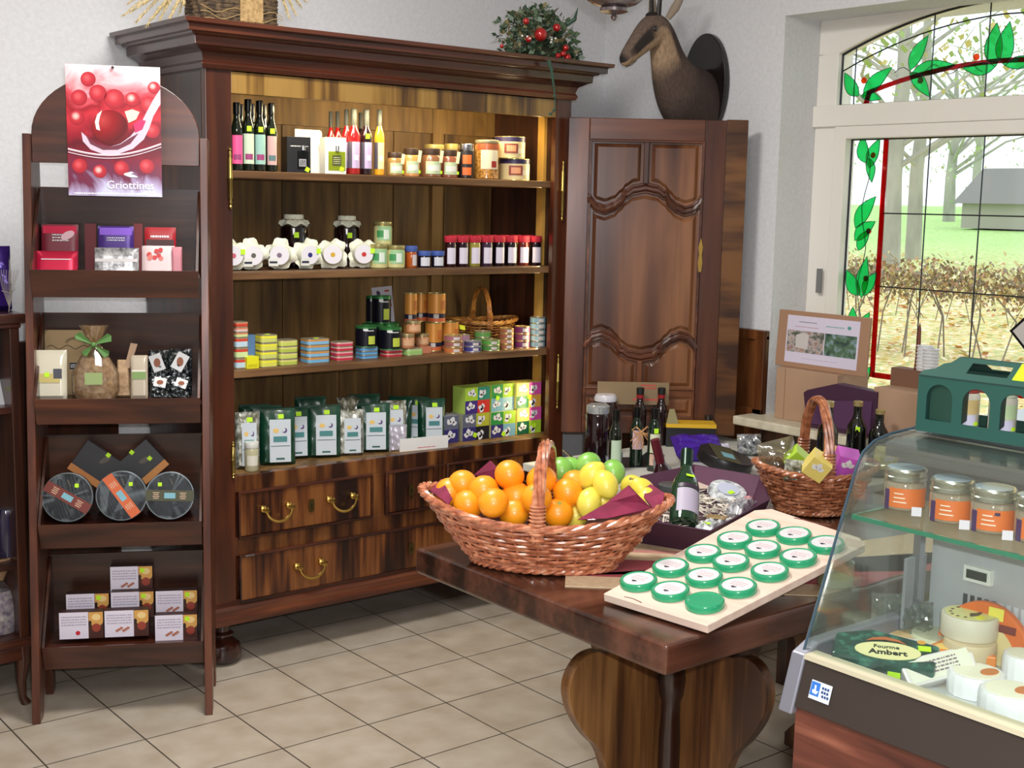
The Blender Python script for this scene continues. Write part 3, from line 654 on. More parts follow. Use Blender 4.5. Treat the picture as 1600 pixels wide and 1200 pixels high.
cx0, cz0 = pf(168, 196); cr0 = pw*29/151
m1 = printed('cherry_red_print', (cx0-.022, cz0+.020), cr0*1.9, [(0, (190, 60, 60)), (.30, (150, 14, 22)), (.7, (92, 2, 10)), (1, (150, 36, 40))])
cp_ = MB(); disc(cp_, cx0, cz0, cr0, cr0*.98, -.0010); cp_.build('cherry_print', m1, po)
blob('spoon_print', P((214, 190, 206), .3), ((122, 205), (124, 220), (136, 233), (156, 240), (180, 239), (204, 230), (222, 214), (231, 196), (238, 176), (250, 156), (250, 132), (238, 150), (226, 172), (216, 192), (200, 210), (184, 222), (166, 228), (146, 224), (132, 214)), -.0007)
blob('spoon_shade_print', P((110, 40, 60), .3), ((128, 208), (136, 224), (156, 233), (180, 232), (200, 222), (214, 204), (200, 212), (184, 223), (166, 228), (146, 224), (133, 214)), -.0012)
blob('highlight_print', P((246, 222, 216), .3), ((146, 200), (144, 188), (148, 176), (156, 169), (152, 180), (150, 190), (152, 202)), -.0016)
blob('petal_print', P((242, 226, 190), .3), ((192, 170), (204, 166), (216, 170), (210, 182), (198, 188)), -.0009)
blob('petal_print', P((206, 40, 96), .3), ((206, 190), (216, 182), (226, 184), (220, 198), (208, 204)), -.0013)
sp = MB()
for dv_, r_ in ((0, .0030), (5, .0014)): sp.tube([(pf(100+150*i/20, 0)[0], -.0008, pf(0, 233+dv_+11*math.sin(PI*i/20)-12*(i/20)**2)[1]) for i in range(21)], r_, 6)
sp.build('glass_rim_print', P((232, 206, 218), .3), po)
text('Griottines', .033, P((250, 250, 250), .5), po, T(pw*.16, -.001, phh*.085) @ FRONT)
MB().prism([(pw*.16+.022*math.cos(a)*abs(math.cos(2.5*a)), phh*.15+.016*math.sin(a)) for a in [PI*i/20 for i in range(21)]], -.001, -.0005, 'y').build('emblem', P((250, 250, 250), .5), po)
lines(po, -pw*.44, pw*.35, .003, .011, -.0004, 1, P((250, 250, 250), .5), 'caption')
MB().lathe([(0, 0), (.004, 0), (.004, .008), (0, .008)], 10, (0, 0, 0), 0, T(0, .001, phh*.985) @ RX(PI/2)).build('hook', BLACK, po)
# ================================================================ goods on the rack
def rplace(u0, u1, vt, L, b, zb=None, lean=.0):
    """size of something standing in the tray whose lip is at L, seen between u0..u1 with its top at vt"""
    a0, z = rb(u0, vt, b); a1, _ = rb(u1, vt, b)
    zb = L-.0113 if zb is None else zb
    p = RO+ru*((a0+a1)/2)+rv*b; return (p.x, p.y, zb), (a1-a0), (z-zb)
def rack_pouch(label, u0, u1, vt, L, b, mt, t=.012, cat='packet', grp=None, lean=-.12, mats2=None, **k):
    loc, w_, h = rplace(u0, u1, vt, L, b); h /= math.cos(lean)
    th = thing('packet', label, cat, loc, 0, grp, (lean, 0, RA)); pouch_mb(w_, h, t, **k).build('wrapper', mt, th); return th, w_, h
FOILR = P((206, 30, 70), .28, .35); L1, L2, L3, L4 = LIPZ
th, w_, h = rack_pouch('pink-topped dark red sachet at upper left of the top tray', 63, 121, 350, L1, .19, P((128, 34, 52), .4), seed=1)
panel(th, -w_*.45, w_*.45, h*.80, h*.96, -.0042, FOILR); lines(th, -w_*.2, w_*.25, h*.62, h*.80, -.0072, 3, WHITE)
mbx = MB(); disc(mbx, w_*.22, h*.76, w_*.20, h*.08, -.0075, 0, rot=.5); mbx.build('picture', P((236, 190, 200), .4), th)
th, w_, h = rack_pouch('shiny crimson sachet lying low at the left of the top tray', 54, 120, 392, L1, .13, FOILR, seed=2, t=.016, lean=-.25)
panel(th, -w_*.35, w_*.35, h*.56, h*.60, -.0088, WHITE)
th, w_, h = rack_pouch('violet sachet with a shining band in the middle of the top tray', 152, 208, 353, L1, .19, P((74, 44, 130), .3, .2), seed=3)
panel(th, -w_*.45, w_*.45, h*.80, h*.96, -.0042, P((140, 96, 210), .25, .4)); lines(th, -w_*.25, w_*.25, h*.66, h*.76, -.0072, 2, WHITE)
th, w_, h = rack_pouch('clear silvery sachet in front of the violet one', 147, 216, 387, L1, .12, speckle('silver_foil', [(.35, (120, 120, 124)), (.5, (190, 190, 192)), (.65, (236, 236, 236))], (60, 60, 60), rough=.25, metal=.5), seed=4, t=.02, lean=-.2)
panel(th, -w_*.48, w_*.48, h*.42, h*.54, -.0105, P((212, 206, 206), .4))
th, w_, h = rack_pouch('red sachet with a dark photo at upper right of the top tray', 225, 274, 355, L1, .19, P((160, 24, 34), .35), seed=5)
panel(th, -w_*.44, w_*.44, h*.5, h*.72, -.0072, P((60, 20, 20), .5)); lines(th, -w_*.3, w_*.3, h*.74, h*.84, -.0062, 1, WHITE)
th, w_, h = rack_pouch('pale sachet printed with red cherries at right of the top tray', 221, 272, 384, L1, .125, P((214, 190, 190), .4), seed=6, t=.014, lean=-.2)
mbx = MB()
for i in range(9): disc(mbx, random.uniform(-w_*.3, w_*.3), h*random.uniform(.5, .85), .007, .007, -.0078-.0001*i, i % 2)
mbx.build('cherry_print', [P((186, 40, 40), .4), P((220, 110, 100), .4)], th)
th, w_, h = rack_pouch('small pink-grey sachet in the right corner of the top tray', 268, 284, 386, L1, .12, P((190, 120, 130), .4), seed=7)
for (a, b) in ((131, 149), (208, 222)):
    loc, w_, h = rplace(a, b, 349, L1, .20)
    t = thing('divider', 'maroon card strip standing behind the %s sachets' % ('pink and violet' if a < 200 else 'violet and red'), 'card', loc, 0, None, (-.1, 0, RA))
    MB().b2(-w_/2, w_/2, 0, .003, 0, h).build('strip', P((110, 44, 48), .7), t)
# second tray
loc, w_, h = rplace(68, 150, 516, L2, .205)
t = thing('kraft_packet', 'kraft paper packet with an arched crest print at the back of the second tray', 'packet', loc, 0, None, (-.08, 0, RA))
pouch_mb(w_, h, .02, seed=8).build('paper_bag', P((168, 142, 104), .85), t)
mbx = MB()
for s_ in (.030, .024): mbx.tube([(w_*.1+s_*math.cos(PI*i/14), -.012, h*.80+s_*.6*math.sin(PI*i/14)) for i in range(15)], .0009, 4)
mbx.tube([(-w_*.45+w_*.9*i/20, -.011, h*.74+.006*math.sin(i*.9)) for i in range(21)], .001, 4)
mbx.build('crest_print', P((70, 54, 36), .8), t)
panel(t, -w_*.02, w_*.42, h*.40, h*.50, -.0115, P((30, 34, 46), .6)); lines(t, 0, w_*.4, h*.42, h*.48, -.0124, 2, WHITE)
th, w_, h = rack_pouch('glossy white and yellow packet at the left end of the second tray', 52, 103, 548, L2, .12, P((212, 206, 184), .15, 0, .8), t=.026, seed=9, lean=-.12)
panel(th, -w_*.42, w_*.30, h*.34, h*.52, -.0138, P((196, 180, 110), .3)); panel(th, w_*.1, w_*.36, h*.42, h*.62, -.0139, P((70, 70, 80), .4), 'print'); sticker(th, -w_*.1, -.0148, h*.50, .014)
# cellophane bag of sweets with green ribbon
loc, w_, h = rplace(108, 186, 508, L2, .12)
t = thing('gift_bag', 'cellophane bag tied with a green ribbon in the second tray', 'bag', loc, RA)
CELLO = glassy('cellophane', (240, 236, 226), .35, .25, (230, 220, 200))
sw = speckle('sweets', [(.35, (150, 120, 96)), (.5, (190, 160, 132)), (.65, (214, 192, 166))], (70, 70, 70), rough=.5)
def sackprof(h, w_, neck=.72): return [(.0, 0), (w_*.42, .002), (w_*.5, h*.12), (w_*.47, h*.35), (w_*.30, h*.56), (w_*.13, h*neck), (w_*.10, h*(neck+.03)), (w_*.2, h*.88), (w_*.30, h)]
MB().lathe([(r*.93, z) for r, z in sackprof(h, w_)[:5]]+[(0, h*.58)], 20, (0, .0, 0), ex=1, ey=.5).build('sweets', sw, t)
mbx = MB(); rr = random.Random(5)
mbx.lathe(sackprof(h, w_), 28, (0, 0, 0), ex=1, ey=.55); mbx.v = [(x*(1+.05*math.sin(z*190+x*90)), y*(1+.12*math.sin(z*210+x*260)), z) for x, y, z in mbx.v]
mbx.build('cellophane', CELLO, t)
KP = speckle('crumpled_kraft', [(.35, (150, 118, 84)), (.6, (190, 158, 122))], (40, 40, 40), rough=.6)
mbx = MB(); mbx.lathe([(w_*.09, h*.76), (w_*.17, h*.86), (w_*.26, h*1.0)], 20, ex=1, ey=.5); mbx.v = [(x*(1+.1*math.sin(z*300)), y*(1+.3*math.sin(x*300)), z) for x, y, z in mbx.v]; mbx.build('paper_top', KP, t, solid=.0008)
GR = P((84, 130, 64), .6); mbx = MB()
for (ang, L) in ((.5, .055), (2.6, .055), (-.6, .05), (-2.3, .04)):
    mbx.add([(0, -.03, h*.75), (L*math.cos(ang+.2), -.034, h*.75+L*math.sin(ang+.2)), (L*1.1*math.cos(ang), -.03, h*.75+L*1.1*math.sin(ang)), (L*math.cos(ang-.3), -.034, h*.75+L*math.sin(ang-.3))], [(0, 1, 2, 3)])
mbx.ball((0, -.030, h*.75), .008); mbx.build('ribbon', GR, t, solid=.001)
mbx = MB().b2(-.026, .026, -w_*.29-.001, -w_*.29, h*.22, h*.38); mbx.build('label', P((150, 170, 110), .5), t)
loc, w_, h = rplace(180, 204, 562, L2, .15)
t = thing('kraft_bag', 'small kraft bag with a tall folded top beside the ribbon bag', 'bag', loc, RA)
pouch_mb(w_*1.2, h, .03, seed=11, taper=.4).build('paper_bag', KP, t)
MB().prism([(w_*.1, h*.8), (w_*.45, h*.78), (w_*1.0, h*1.42), (w_*.55, h*1.45)], -.01, -.007, 'y').build('folded_top', P((176, 146, 120), .8), t)
th, w_, h = rack_pouch('clear packet of nougat with a green leaf label in the second tray', 203, 230, 556, L2, .12, P((186, 172, 150), .25, 0, .5), t=.016, seed=12)
panel(th, -w_*.4, w_*.4, h*.45, h*.62, -.0088, P((120, 150, 84), .5)); panel(th, -w_*.4, w_*.4, h*.62, h*.66, -.0088, P((220, 214, 200), .5), 'band')
FB = speckle('black_foil', [(.4, (16, 18, 20)), (.55, (52, 58, 60)), (.68, (170, 176, 176))], (90, 90, 90), rough=.2, metal=.4)
for i, (u0, u1, vt, b, pos, cu) in enumerate(((231, 266, 548, .19, 'upper left', 0), (264, 299, 546, .19, 'upper right', 1), (233, 268, 588, .12, 'lower left', 1), (264, 297, 590, .12, 'lower right', 2))):
    th, w_, h = rack_pouch('dark foil packet with a white photo card, %s of the four' % pos, u0, u1, vt, L2, b, FB, t=.02, seed=20+i, crink=.002, grp='dark foil packets')
    c = MB().box((0, 0, 0), (w_*.55, .001, h*.38 if i < 2 else h*.42), 0, T(-w_*.1+cu*.006, -.0118, h*.72) @ RY((-.35, .5, .2, .35)[i])).build('photo_card', WHITE, th)
    mbx = MB(); disc(mbx, 0, 0, w_*.15, h*.10, 0, 0); q = mbx.build('photo', P((150, 84, 48), .5), c); q.matrix_local = T(-w_*.1+cu*.006, -.0126, h*.72)
# third tray: two square boxes, three round tins
def sleeve(th, R_o, colr, ang, y, bandw=.034, win=(120, 176, 190), nm='sleeve'):
    M = T(0, y, R_o) @ RY(ang)
    s_ = MB().box((0, 0, 0), (2*R_o*.98, .0012, bandw), 0, M).build(nm, P(colr, .5), th)
    MB().box((0, -.0009, 0), (.034, .0008, bandw*.52), 0, M).build('window_print', P(win, .5), s_)
    for x0 in (-.052, .030): 
        mb_ = MB(); [mb_.box((x0+.010, -.0009, bandw*(.25-.17*i)), (.020-.004*(i % 2), .0006, .0022), 0, M) for i in range(4)]; mb_.build('print', P((216, 180, 150), .5), s_)
for (u0, u1, vt, uc, colr, ang, lab) in ((63, 144, 741, 104, (112, 40, 28), .55, 'left'), (148, 229, 745, 188, (206, 96, 44), .95, 'middle'), (226, 303, 747, 264, (66, 66, 36), .04, 'right')):
    a0, z_ = rb(u0, vt, .10); a1, _ = rb(u1, vt, .10); R_o = (a1-a0)/2
    p = RO+ru*((a0+a1)/2)+rv*.112; zb = L3-.0065
    t = thing('round_tin', '%s round black tin with a %s band standing in the third tray' % (lab, {'left': 'dark red', 'middle': 'orange', 'right': 'olive'}[lab]), 'tin', (p.x, p.y, zb), 0, None, (-.18, 0, RA))
    MB().lathe([(0, 0), (R_o-.003, 0), (R_o, .003), (R_o, .035), (R_o-.003, .038), (0, .038)], 48, (0, 0, 0), 0, T(0, .02, R_o) @ RX(PI/2)).build('tin_body', P((30, 30, 34), .4, .2), t)
    MB().lathe([(R_o-.001, .0), (R_o+.001, .001), (R_o+.001, .003), (R_o-.001, .004)], 48, (0, 0, 0), 0, T(0, -.014, R_o) @ RX(PI/2)).build('rim', P((110, 116, 118), .35, .8), t)
    sleeve(t, R_o, colr, ang, -.0192); sticker(t, .028 if lab != 'right' else -.03, -.0196, R_o+.036, .012)
    mb_ = MB(); [mb_.box((.002+.003*i, -.0185, R_o+.05-.007*i), (.002, .0008, .003)) for i in range(3)]; mb_.build('gilt_print', P((170, 140, 80), .4), t)
for (uc, vc, ang, band, lab, stk) in ((155, 728, .62, (190, 120, 52), 'left', ((.03, .035),)), (217, 728, -.72, (200, 130, 56), 'right', ((-.02, .045), (.035, .025)))):
    a, z_ = rb(uc, vc, .205); p = RO+ru*a+rv*.205; hw = .062
    t = thing('square_box', '%s of two black square boxes with amber ends in the third tray' % lab, 'box', (p.x, p.y, z_), 0, None, (-.12, 0, RA))
    MB().box((0, 0, 0), (.15, .03, .10), 0, RY(ang)).build('carton', P((24, 22, 26), .45), t, bevel=.001)
    sx_ = -1 if ang > 0 else 1
    MB().box((0, -.0156, -.048), (.15, .001, .022), 0, RY(ang)).build('end_band', P(band, .5), t)
    mbx = MB(); disc(mbx, .02, .02, .02, .008, -.0156, rot=.5); mbx.build('gilt_print', P((80, 70, 60), .5), t)
    for (x, z) in stk: sticker(t, x, -.016, z, .013, rot=.7)
# fourth tray: white and brown chocolate cartons
BRN = P((70, 34, 26), .45); AMB = P((214, 160, 84), .4); LIL = P((226, 218, 232), .55)
def choc(label, u0, u1, vt, b, zb, h, red=0):
    a0, z_ = rb(u0, vt, b); a1, _ = rb(u1, vt, b); w_ = a1-a0; p = RO+ru*((a0+a1)/2)+rv*b
    t = box_item('chocolate_box', label, 'box', (p.x, p.y, zb), w_, .035, h, P((60, 30, 26), .5), RA, 'white and brown chocolate cartons')
    panel(t, -w_/2, w_*.16, 0, h, 0, LIL, 'white_face'); panel(t, w_*.16, w_/2, 0, h, 0, BRN, 'brown_face')
    mbx = MB(); mbx.b2(w_*.17, w_*.495, -.0013, -.0009, h*.60, h*.99); disc(mbx, w_*.34, h*.62, w_*.155, h*.16, -.0012, 0); disc(mbx, w_*.34, h*.80, w_*.10, h*.12, -.0013, 1); disc(mbx, w_*.34, h*.40, w_*.10, h*.16, -.0013, 2); disc(mbx, w_*.20, h*.58, w_*.035, h*.1, -.0013, 3)
    mbx.build('chocolate_print', [AMB, P((236, 206, 140), .4), P((150, 60, 44), .4), P((40, 18, 14), .4)], t)
    lines(t, -w_*.45, w_*.12, h*.48, h*.88, -.0009, 4, P((170, 160, 180), .6))
    mbx = MB()
    if red: disc(mbx, -w_*.08, h*.22, .007, .007, -.0012, 0)
    else: [disc(mbx, -w_*.22+w_*.05*i, h*(.24+.05*(i % 3)), .005, .004, -.0012-.0001*i, 0) for i in range(6)]
    mbx.build('fruit_print', P((200, 30, 44) if red else (178, 110, 84), .5), t)
    return t, w_
hh = .086; z0_ = L4-.0700
stk = []
def chocs(u0, u1, vt, b, n, lab, red=0, st=True):
    """n stands on the tray floor up to the row whose top is vt"""
    a0, zt_ = rb(u0, vt, b); zb = zt_-hh
    t, w_ = choc(lab, u0, u1, vt, b, zb, hh, red)
    if st: sticker(t, w_*.26, -.0016, hh*.84, .014)
    return zb
chocs(92, 161, 958, .105, 1, 'white and brown chocolate box, front left of the bottom tray, with a red berry', 1, False)
chocs(163, 232, 955, .105, 1, 'white and brown chocolate box, front middle of the bottom tray', 0, False)
chocs(242, 308, 962, .105, 1, 'white and brown chocolate box, front right of the bottom tray')
chocs(103, 170, 929, .160, 1, 'white and brown chocolate box behind the front left one')
chocs(173, 240, 926, .160, 1, 'white and brown chocolate box, middle of the central column')
chocs(172, 238, 886, .205, 1, 'white and brown chocolate box, topmost of the central column')
chocs(243, 308, 924, .160, 1, 'white and brown chocolate box behind the front right one')
# ================================================================ console cabinet at the left edge
KY = 3.98; kx1 = aty(36, 490, KY).x; KT = aty(20, 490, KY).z
con = thing('console_cabinet', 'dark open console cabinet with cabriole legs cut by the left edge', 'cabinet', (1.0, 4.2, 0))
def lk(mb): mb.v = [(x-1.0, y-4.2, z) for x, y, z in mb.v]; return mb
CW = W_DARK
xr = kx1+.005
lk(MB().b2(.55, xr, KY-.01, 4.44, KT-.03, KT).b2(.56, xr-.012, KY, 4.44, KT-.045, KT-.03)).build('top', W_DARKX, con, bevel=.004)
split_build(lk(MB().b2(xr-.045, xr-.015, KY+.01, 4.43, .18, KT-.045).b2(.57, .60, KY+.01, 4.43, .18, KT-.045)), 'side_panel', CW, con, bevel=.003)
lk(MB().b2(.57, xr-.015, 4.42, 4.435, .18, KT-.045)).build('back_panel', CW, con)
kz = [aty(0, 625, KY+.05).z, aty(0, 748, KY+.05).z-.0, .215]
for z in (kz[0]-.02, aty(0, 880, KY+.05).z-.0): lk(MB().b2(.60, xr-.045, KY+.02, 4.42, z-.02, z)).build('shelf_board', W_DARKX, con)
kb = aty(20, 1000, KY).z
lk(MB().b2(.56, xr-.012, KY, 4.43, kb-.03, kb).b2(.60, xr-.04, KY+.005, KY+.02, kb-.075, kb-.03)).build('apron', W_DARKX, con, bevel=.004)
for x, y in ((xr-.035, KY+.03), (.59, KY+.03), (xr-.035, 4.40), (.59, 4.40)):
    s_ = 1 if x > 1 else -1; zz = kb-.03
    mb = MB(); mb.tube([(x-1.0, y-4.2, zz), (x-1.0+.006*s_, y-4.2, zz*.75), (x-1.0-.004*s_, y-4.2, zz*.4), (x-1.0-.002*s_, y-4.2, zz*.12), (x-1.0+.008*s_, y-4.2-.005, 0.0)], [.026, .024, .015, .012, .016], 12); mb.build('cabriole_leg', CW, con)
# things on and in the console
t = thing('purple_packet', 'violet wrapped packet standing on the console at the left edge', 'packet', (aty(-12, 480, 4.12).x, 4.12, KT))
pouch_mb(.12, .20, .06, seed=31, crink=.004).build('wrapper', P((66, 40, 130), .25, .3), t)
t = thing('dried_flower', 'dried pale seed head leaning beside the violet packet', 'dried flower', (aty(14, 488, 4.05).x, 4.05, KT))
mb = MB(); mb.tube([(0, 0, 0), (.005, 0, .06), (.008, 0, .16)], .0015, 5)
for i in range(9): a = -.9+i*.22; mb.tube([(.002, 0, .01), (.02*math.sin(a)*1.2, 0, .08), (.04*math.sin(a)+.006, 0, .13)], .0008, 4)
mb.tube([(-.02, 0, .065), (.005, -.005, .058), (.022, 0, .07)], .0014, 4); mb.build('stem', P((170, 160, 150), .8), t)
s1 = kz[0]-.02
t = thing('card_stand', 'pale price card with a yellow-green sticker on the console shelf', 'card', (aty(5, 612, 4.06).x-.01, 4.06, s1), 0, None, (-.5, 0, .0))
MB().b2(-.05, .028, 0, .004, 0, .085).build('card', P((206, 206, 210), .5), t); sticker(t, -.01, -.001, .05, .014)
s2 = aty(0, 880, KY+.05).z
t = thing('metal_bottle', 'dark bottle with a shiny foil cap on the console shelf', 'bottle', (aty(10, 830, 4.08).x, 4.08, s2))
MB().lathe([(0, 0), (.028, 0), (.030, .02), (.030, .13), (.022, .16)], 24).build('glass_body', P((40, 34, 60), .12, 0, .5), t)
h_ = aty(10, 822, 4.08).z-s2
MB().lathe([(.024, .05), (.024, h_), (.020, h_+.004), (0, h_+.004)], 24).build('foil_cap', P((120, 112, 150), .25, .8), t)
t = thing('sweet_bag', 'cellophane bag of lilac sweets with a gathered top in the console', 'bag', (aty(8, 990, 4.07).x-.012, 4.07, kb))
h_ = aty(8, 870, 4.07).z-kb
sp_ = sackprof(h_, .12, .66)
MB().lathe([(r*.93, z) for r, z in sp_[:5]]+[(0, h_*.55)], 20, ex=1, ey=.7).build('sweets', speckle('lilac_sweets', [(.35, (120, 120, 150)), (.5, (180, 176, 210)), (.65, (214, 220, 230))], (70, 70, 70), rough=.3), t)
MB().lathe(sp_, 24, ex=1, ey=.7).build('cellophane', CELLO, t)
MB().lathe([(.014, h_*.70), (.03, h_*.85), (.045, h_)], 24, ex=1, ey=.6).build('gathered_top', KP, t, solid=.0008)
# ================================================================ goods in the armoire
def cyl(u0, u1, vt, y, z):
    """centre x, radius, height of a round thing on a shelf at z"""
    uc = (u0+u1)/2; p = aty(uc, vt, y); d = depth(p); return p.x, (u1-u0)/2*d/F, aty(uc, vt, y).z-z
AR = -.45   # labels are turned a little to the left of the camera
def arcband(r, z0, z1, c, half, mt, par, name='label', r_off=.0006, n=14):
    return MB().lathe([(r+r_off, z0), (r+r_off, z1)], n, a0=c-half, a1=c+half).build(name, mt, par)
FACE_A = -PI/2+(-.35)   # direction towards the camera from goods in the armoire
def bottle(label, x, y, z, r, h, glass, cap, labs, grp=None, st=True, neck=.50, capf=.17, a=FACE_A, shoulder=.62, full=False, half=.9):
    t = thing('bottle', label, 'bottle', (x, y, z), 0, grp); nr = r*neck
    MB().lathe([(0, .003), (r*.6, 0), (r*.97, .003), (r, .008), (r, h*(shoulder-.05)), (r*.93, h*(shoulder+.01)), (nr*1.35, h*(shoulder+.09)), (nr, h*(shoulder+.15)), (nr, h*(1-capf)), (nr*1.02, h*.985), (0, h*.985)], 20).build('glass_body', glass, t)
    MB().lathe([(nr*1.15, h*(1-capf)), (nr*1.18, h-.002), (nr*1.0, h), (0, h)], 16).build('cap', cap, t)
    for (f0, f1, mt) in labs: arcband(r, h*f0, h*f1, a, half, mt, t)
    if st: 
        M = T(r*1.0*math.cos(a)*.9, r*math.sin(a)*.93-.0015, h*(shoulder-.03)) @ RZ(a+PI/2); MB().box((0, -.001, 0), (.016, .0008, .018), 0, M).build('price_sticker', STICK, t)
    return t
def jar(label, x, y, z, r, h, content, lid, labs=(), grp=None, lidh=.16, st=False, a=FACE_A, name='jar', cat='jar', lidr=1.0, neckr=.9, half=.8):
    t = thing(name, label, cat, (x, y, z), 0, grp)
    MB().lathe([(0, .002), (r*.9, 0), (r, .004), (r, h*(1-lidh)-.010), (r*neckr, h*(1-lidh))], 24).build('glass_body', content, t)
    MB().lathe([(r*lidr*.97, h*(1-lidh)-.001), (r*lidr, h*(1-lidh)+.001), (r*lidr, h-.0015), (r*lidr*.96, h), (0, h-.0008)], 24).build('lid', lid, t)
    for (f0, f1, mt) in labs: arcband(r, h*f0, h*f1, a, half, mt, t)
    if st: M = T(r*.75*math.cos(a-.5), r*math.sin(a)*.97-.001, h*.25) @ RZ(a+PI/2); MB().box((0, -.001, 0), (.012, .0008, .012), 0, M).build('price_sticker', STICK, t)
    return t
def tin(label, x, y, z, r, h, bands, lid, grp=None, name='tin', st=None, a=FACE_A, pic=None):
    """bands: list of (z0 fraction, z1 fraction, material) painted right round the can"""
    t = thing(name, label, 'tin', (x, y, z), 0, grp)
    MB().lathe([(0, .001), (r*.97, .001), (r, 0), (r, .002), (r*.985, .003), (r*.985, h-.003), (r, h-.002), (r, h), (r*.95, h), (r*.95, h-.002), (0, h-.002)], 28).build('tin_body', lid, t)
    for (f0, f1, mt) in bands: MB().lathe([(r*.985+.0005, .003+f0*(h-.006)), (r*.985+.0005, .003+f1*(h-.006))], 28).build('label', mt, t)
    if pic:
        for (da, fz, hw, hh_, mt) in pic: arcband(r, h*(fz-hh_), h*(fz+hh_), a+da, hw, mt, t, 'picture', .0012 if hw > .2 else .0018)
    if st is not None: M = T((r+.002)*math.cos(a+st), (r+.002)*math.sin(a+st), h*.6) @ RZ(a+st+PI/2); MB().box((0, 0, 0), (.012, .0008, .012), 0, M).build('price_sticker', STICK, t)
    return t
DGL = P((18, 24, 14), .06, 0, .6); DCAP = P((14, 14, 14), .25, .2)
z = SH[1]+.0005
# --- shelf 1
PK = P((236, 84, 140), .5); LG = P((196, 212, 184), .55); LT = P((150, 190, 176), .55); LR = P((206, 166, 160), .55)
spec = [((358, 376, 160), 4.03, 'dark syrup bottle with a bright pink label at the left end of the top shelf', PK), ((376, 394, 155), 4.03, 'dark syrup bottle with a pale green label beside the pink one', LG),
        ((394, 412, 157), 4.03, 'dark syrup bottle with a blue-green label, third from the left', LT), ((413, 430, 161), 4.03, 'dark syrup bottle with a pinkish label, nearest the black box', LR)]
for (q, y, lab, lm2) in spec:
    x, r, h = cyl(*q, y, z); x += .006; r *= 1.08; t = bottle(lab, x, y, z, r, h, DGL, DCAP, [(.10, .52, lm2)], 'dark syrup bottles', q[0] > 360)
    arcband(r, h*.16, h*.24, FACE_A, .6, P((150, 60, 110) if q[0] < 400 else (90, 120, 120), .5), t, 'label_band', .0011)
for i, (q, lab) in enumerate((((368, 384, 163), 'left'), ((386, 402, 162), 'middle'), ((405, 421, 164), 'right'))):
    x, r, h = cyl(*q, 4.11, z); bottle('dark bottle in the back row of the syrup bottles, %s of three' % lab, x, 4.11, z, r, h, DGL, DCAP, [(.12, .5, LG)], 'dark syrup bottles', False)
x, r, h = cyl(434, 489, 214, 4.04, z)
t = box_item('olive_oil_box', 'black gift carton with a square cut-out on the top shelf', 'box', (x, 4.015, z), .085, .085, h, P((22, 24, 28), .4), -.25)
panel(t, -.006, .034, .012, .075, 0, P((12, 14, 16), .2), 'inset'); panel(t, -.0, .026, .022, .048, -.001, P((150, 150, 154), .5), 'label'); lines(t, .003, .023, .026, .044, -.002, 3, BLACK)
lines(t, -.03, .035, .088, .096, 0, 1, P((200, 200, 200), .5)); MB().lathe([(.009, .078), (.009, .094), (0, .094)], 12, (.014, -.004, 0)).build('bottle_cap', STEEL, t); sticker(t, .030, -.0015, .012, .015, rot=.5)
x, r, h = cyl(461, 497, 202, 4.10, z)
t = thing('white_card', 'blank rounded white card standing behind the black carton', 'card', (x+.02, 4.12, z)); 
MB().prism([(-.055, 0), (.055, 0), (.055, h-.012)]+[(.043+.012*math.cos(a), h-.012+.012*math.sin(a)) for a in (0.4, .8, 1.2, 1.57)]+[(-.055, h)], 0, .003, 'y').build('card', PAPER, t)
x, r, h = cyl(499, 541, 215, 4.04, z)
t = box_item('oil_box', 'white carton holding a square bottle of green oil', 'box', (x, 4.02, z), .078, .07, h, P((216, 220, 216), .5), -.25)
panel(t, -.027, .036, .012, .080, 0, P((122, 138, 30), .15, 0, .6), 'green_oil'); panel(t, -.012, .020, .030, .066, -.001, P((60, 66, 44), .4), 'label'); lines(t, -.009, .017, .034, .062, -.002, 4, P((180, 184, 130), .4))
MB().lathe([(.008, .082), (.008, .100), (0, .1)], 12, (.005, -.004, 0)).build('bottle_cap', STEEL, t); sticker(t, .022, -.003, .018, .015, rot=.3)
REDB = P((150, 24, 28), .1, 0, .6); PURL = P((176, 160, 200), .5); GCAP = P((50, 54, 54), .6, .1); DKB = P((34, 16, 22), .1, 0, .6)
for (q, y, gl, lab, grp, l2) in (((511, 523, 174), 4.14, REDB, 'red liqueur bottle, leftmost behind the white oil carton', 'red liqueur bottles', None), ((521, 534, 174), 4.14, REDB, 'red liqueur bottle, second behind the white oil carton', 'red liqueur bottles', None),
        ((534, 549, 171), 4.08, REDB, 'red liqueur bottle right of the white oil carton', 'red liqueur bottles', PURL), ((543, 563, 170), 4.035, REDB, 'front red liqueur bottle with a lilac label', 'red liqueur bottles', PURL), ((557, 570, 176), 4.14, DKB, 'dark bottle behind the lilac-labelled ones', None, None),
        ((563, 582, 171), 4.035, DKB, 'near-black liqueur bottle with a lilac label', None, PURL), ((585, 601, 171), 4.035, P((222, 160, 40), .1, 0, .6), 'yellow liqueur bottle with a cream label', None, P((226, 210, 160), .5))):
    x, r, h = cyl(*q, y, z); t = bottle(lab, x, y, z, r, h, gl, GCAP, [(.10, .50, l2)] if l2 else [], grp, bool(l2) and q[0] > 550, neck=.42, capf=.26)
    if l2: arcband(r, h*.10, h*.50, FACE_A-.9, .45, P((84, 80, 96), .5), t, 'side_label', .0008); arcband(r, h*.22, h*.30, FACE_A+.2, .3, WHITE, t, 'badge', .0012)
jc = [((604, 630, 238), P((150, 120, 70), .25, 0, .5), 'first'), ((629, 656, 232), P((196, 140, 80), .25, 0, .5), 'second'), ((658, 690, 232), P((120, 82, 54), .25, 0, .5), 'third'), ((688, 716, 234), P((128, 74, 54), .25, 0, .5), 'fourth')]
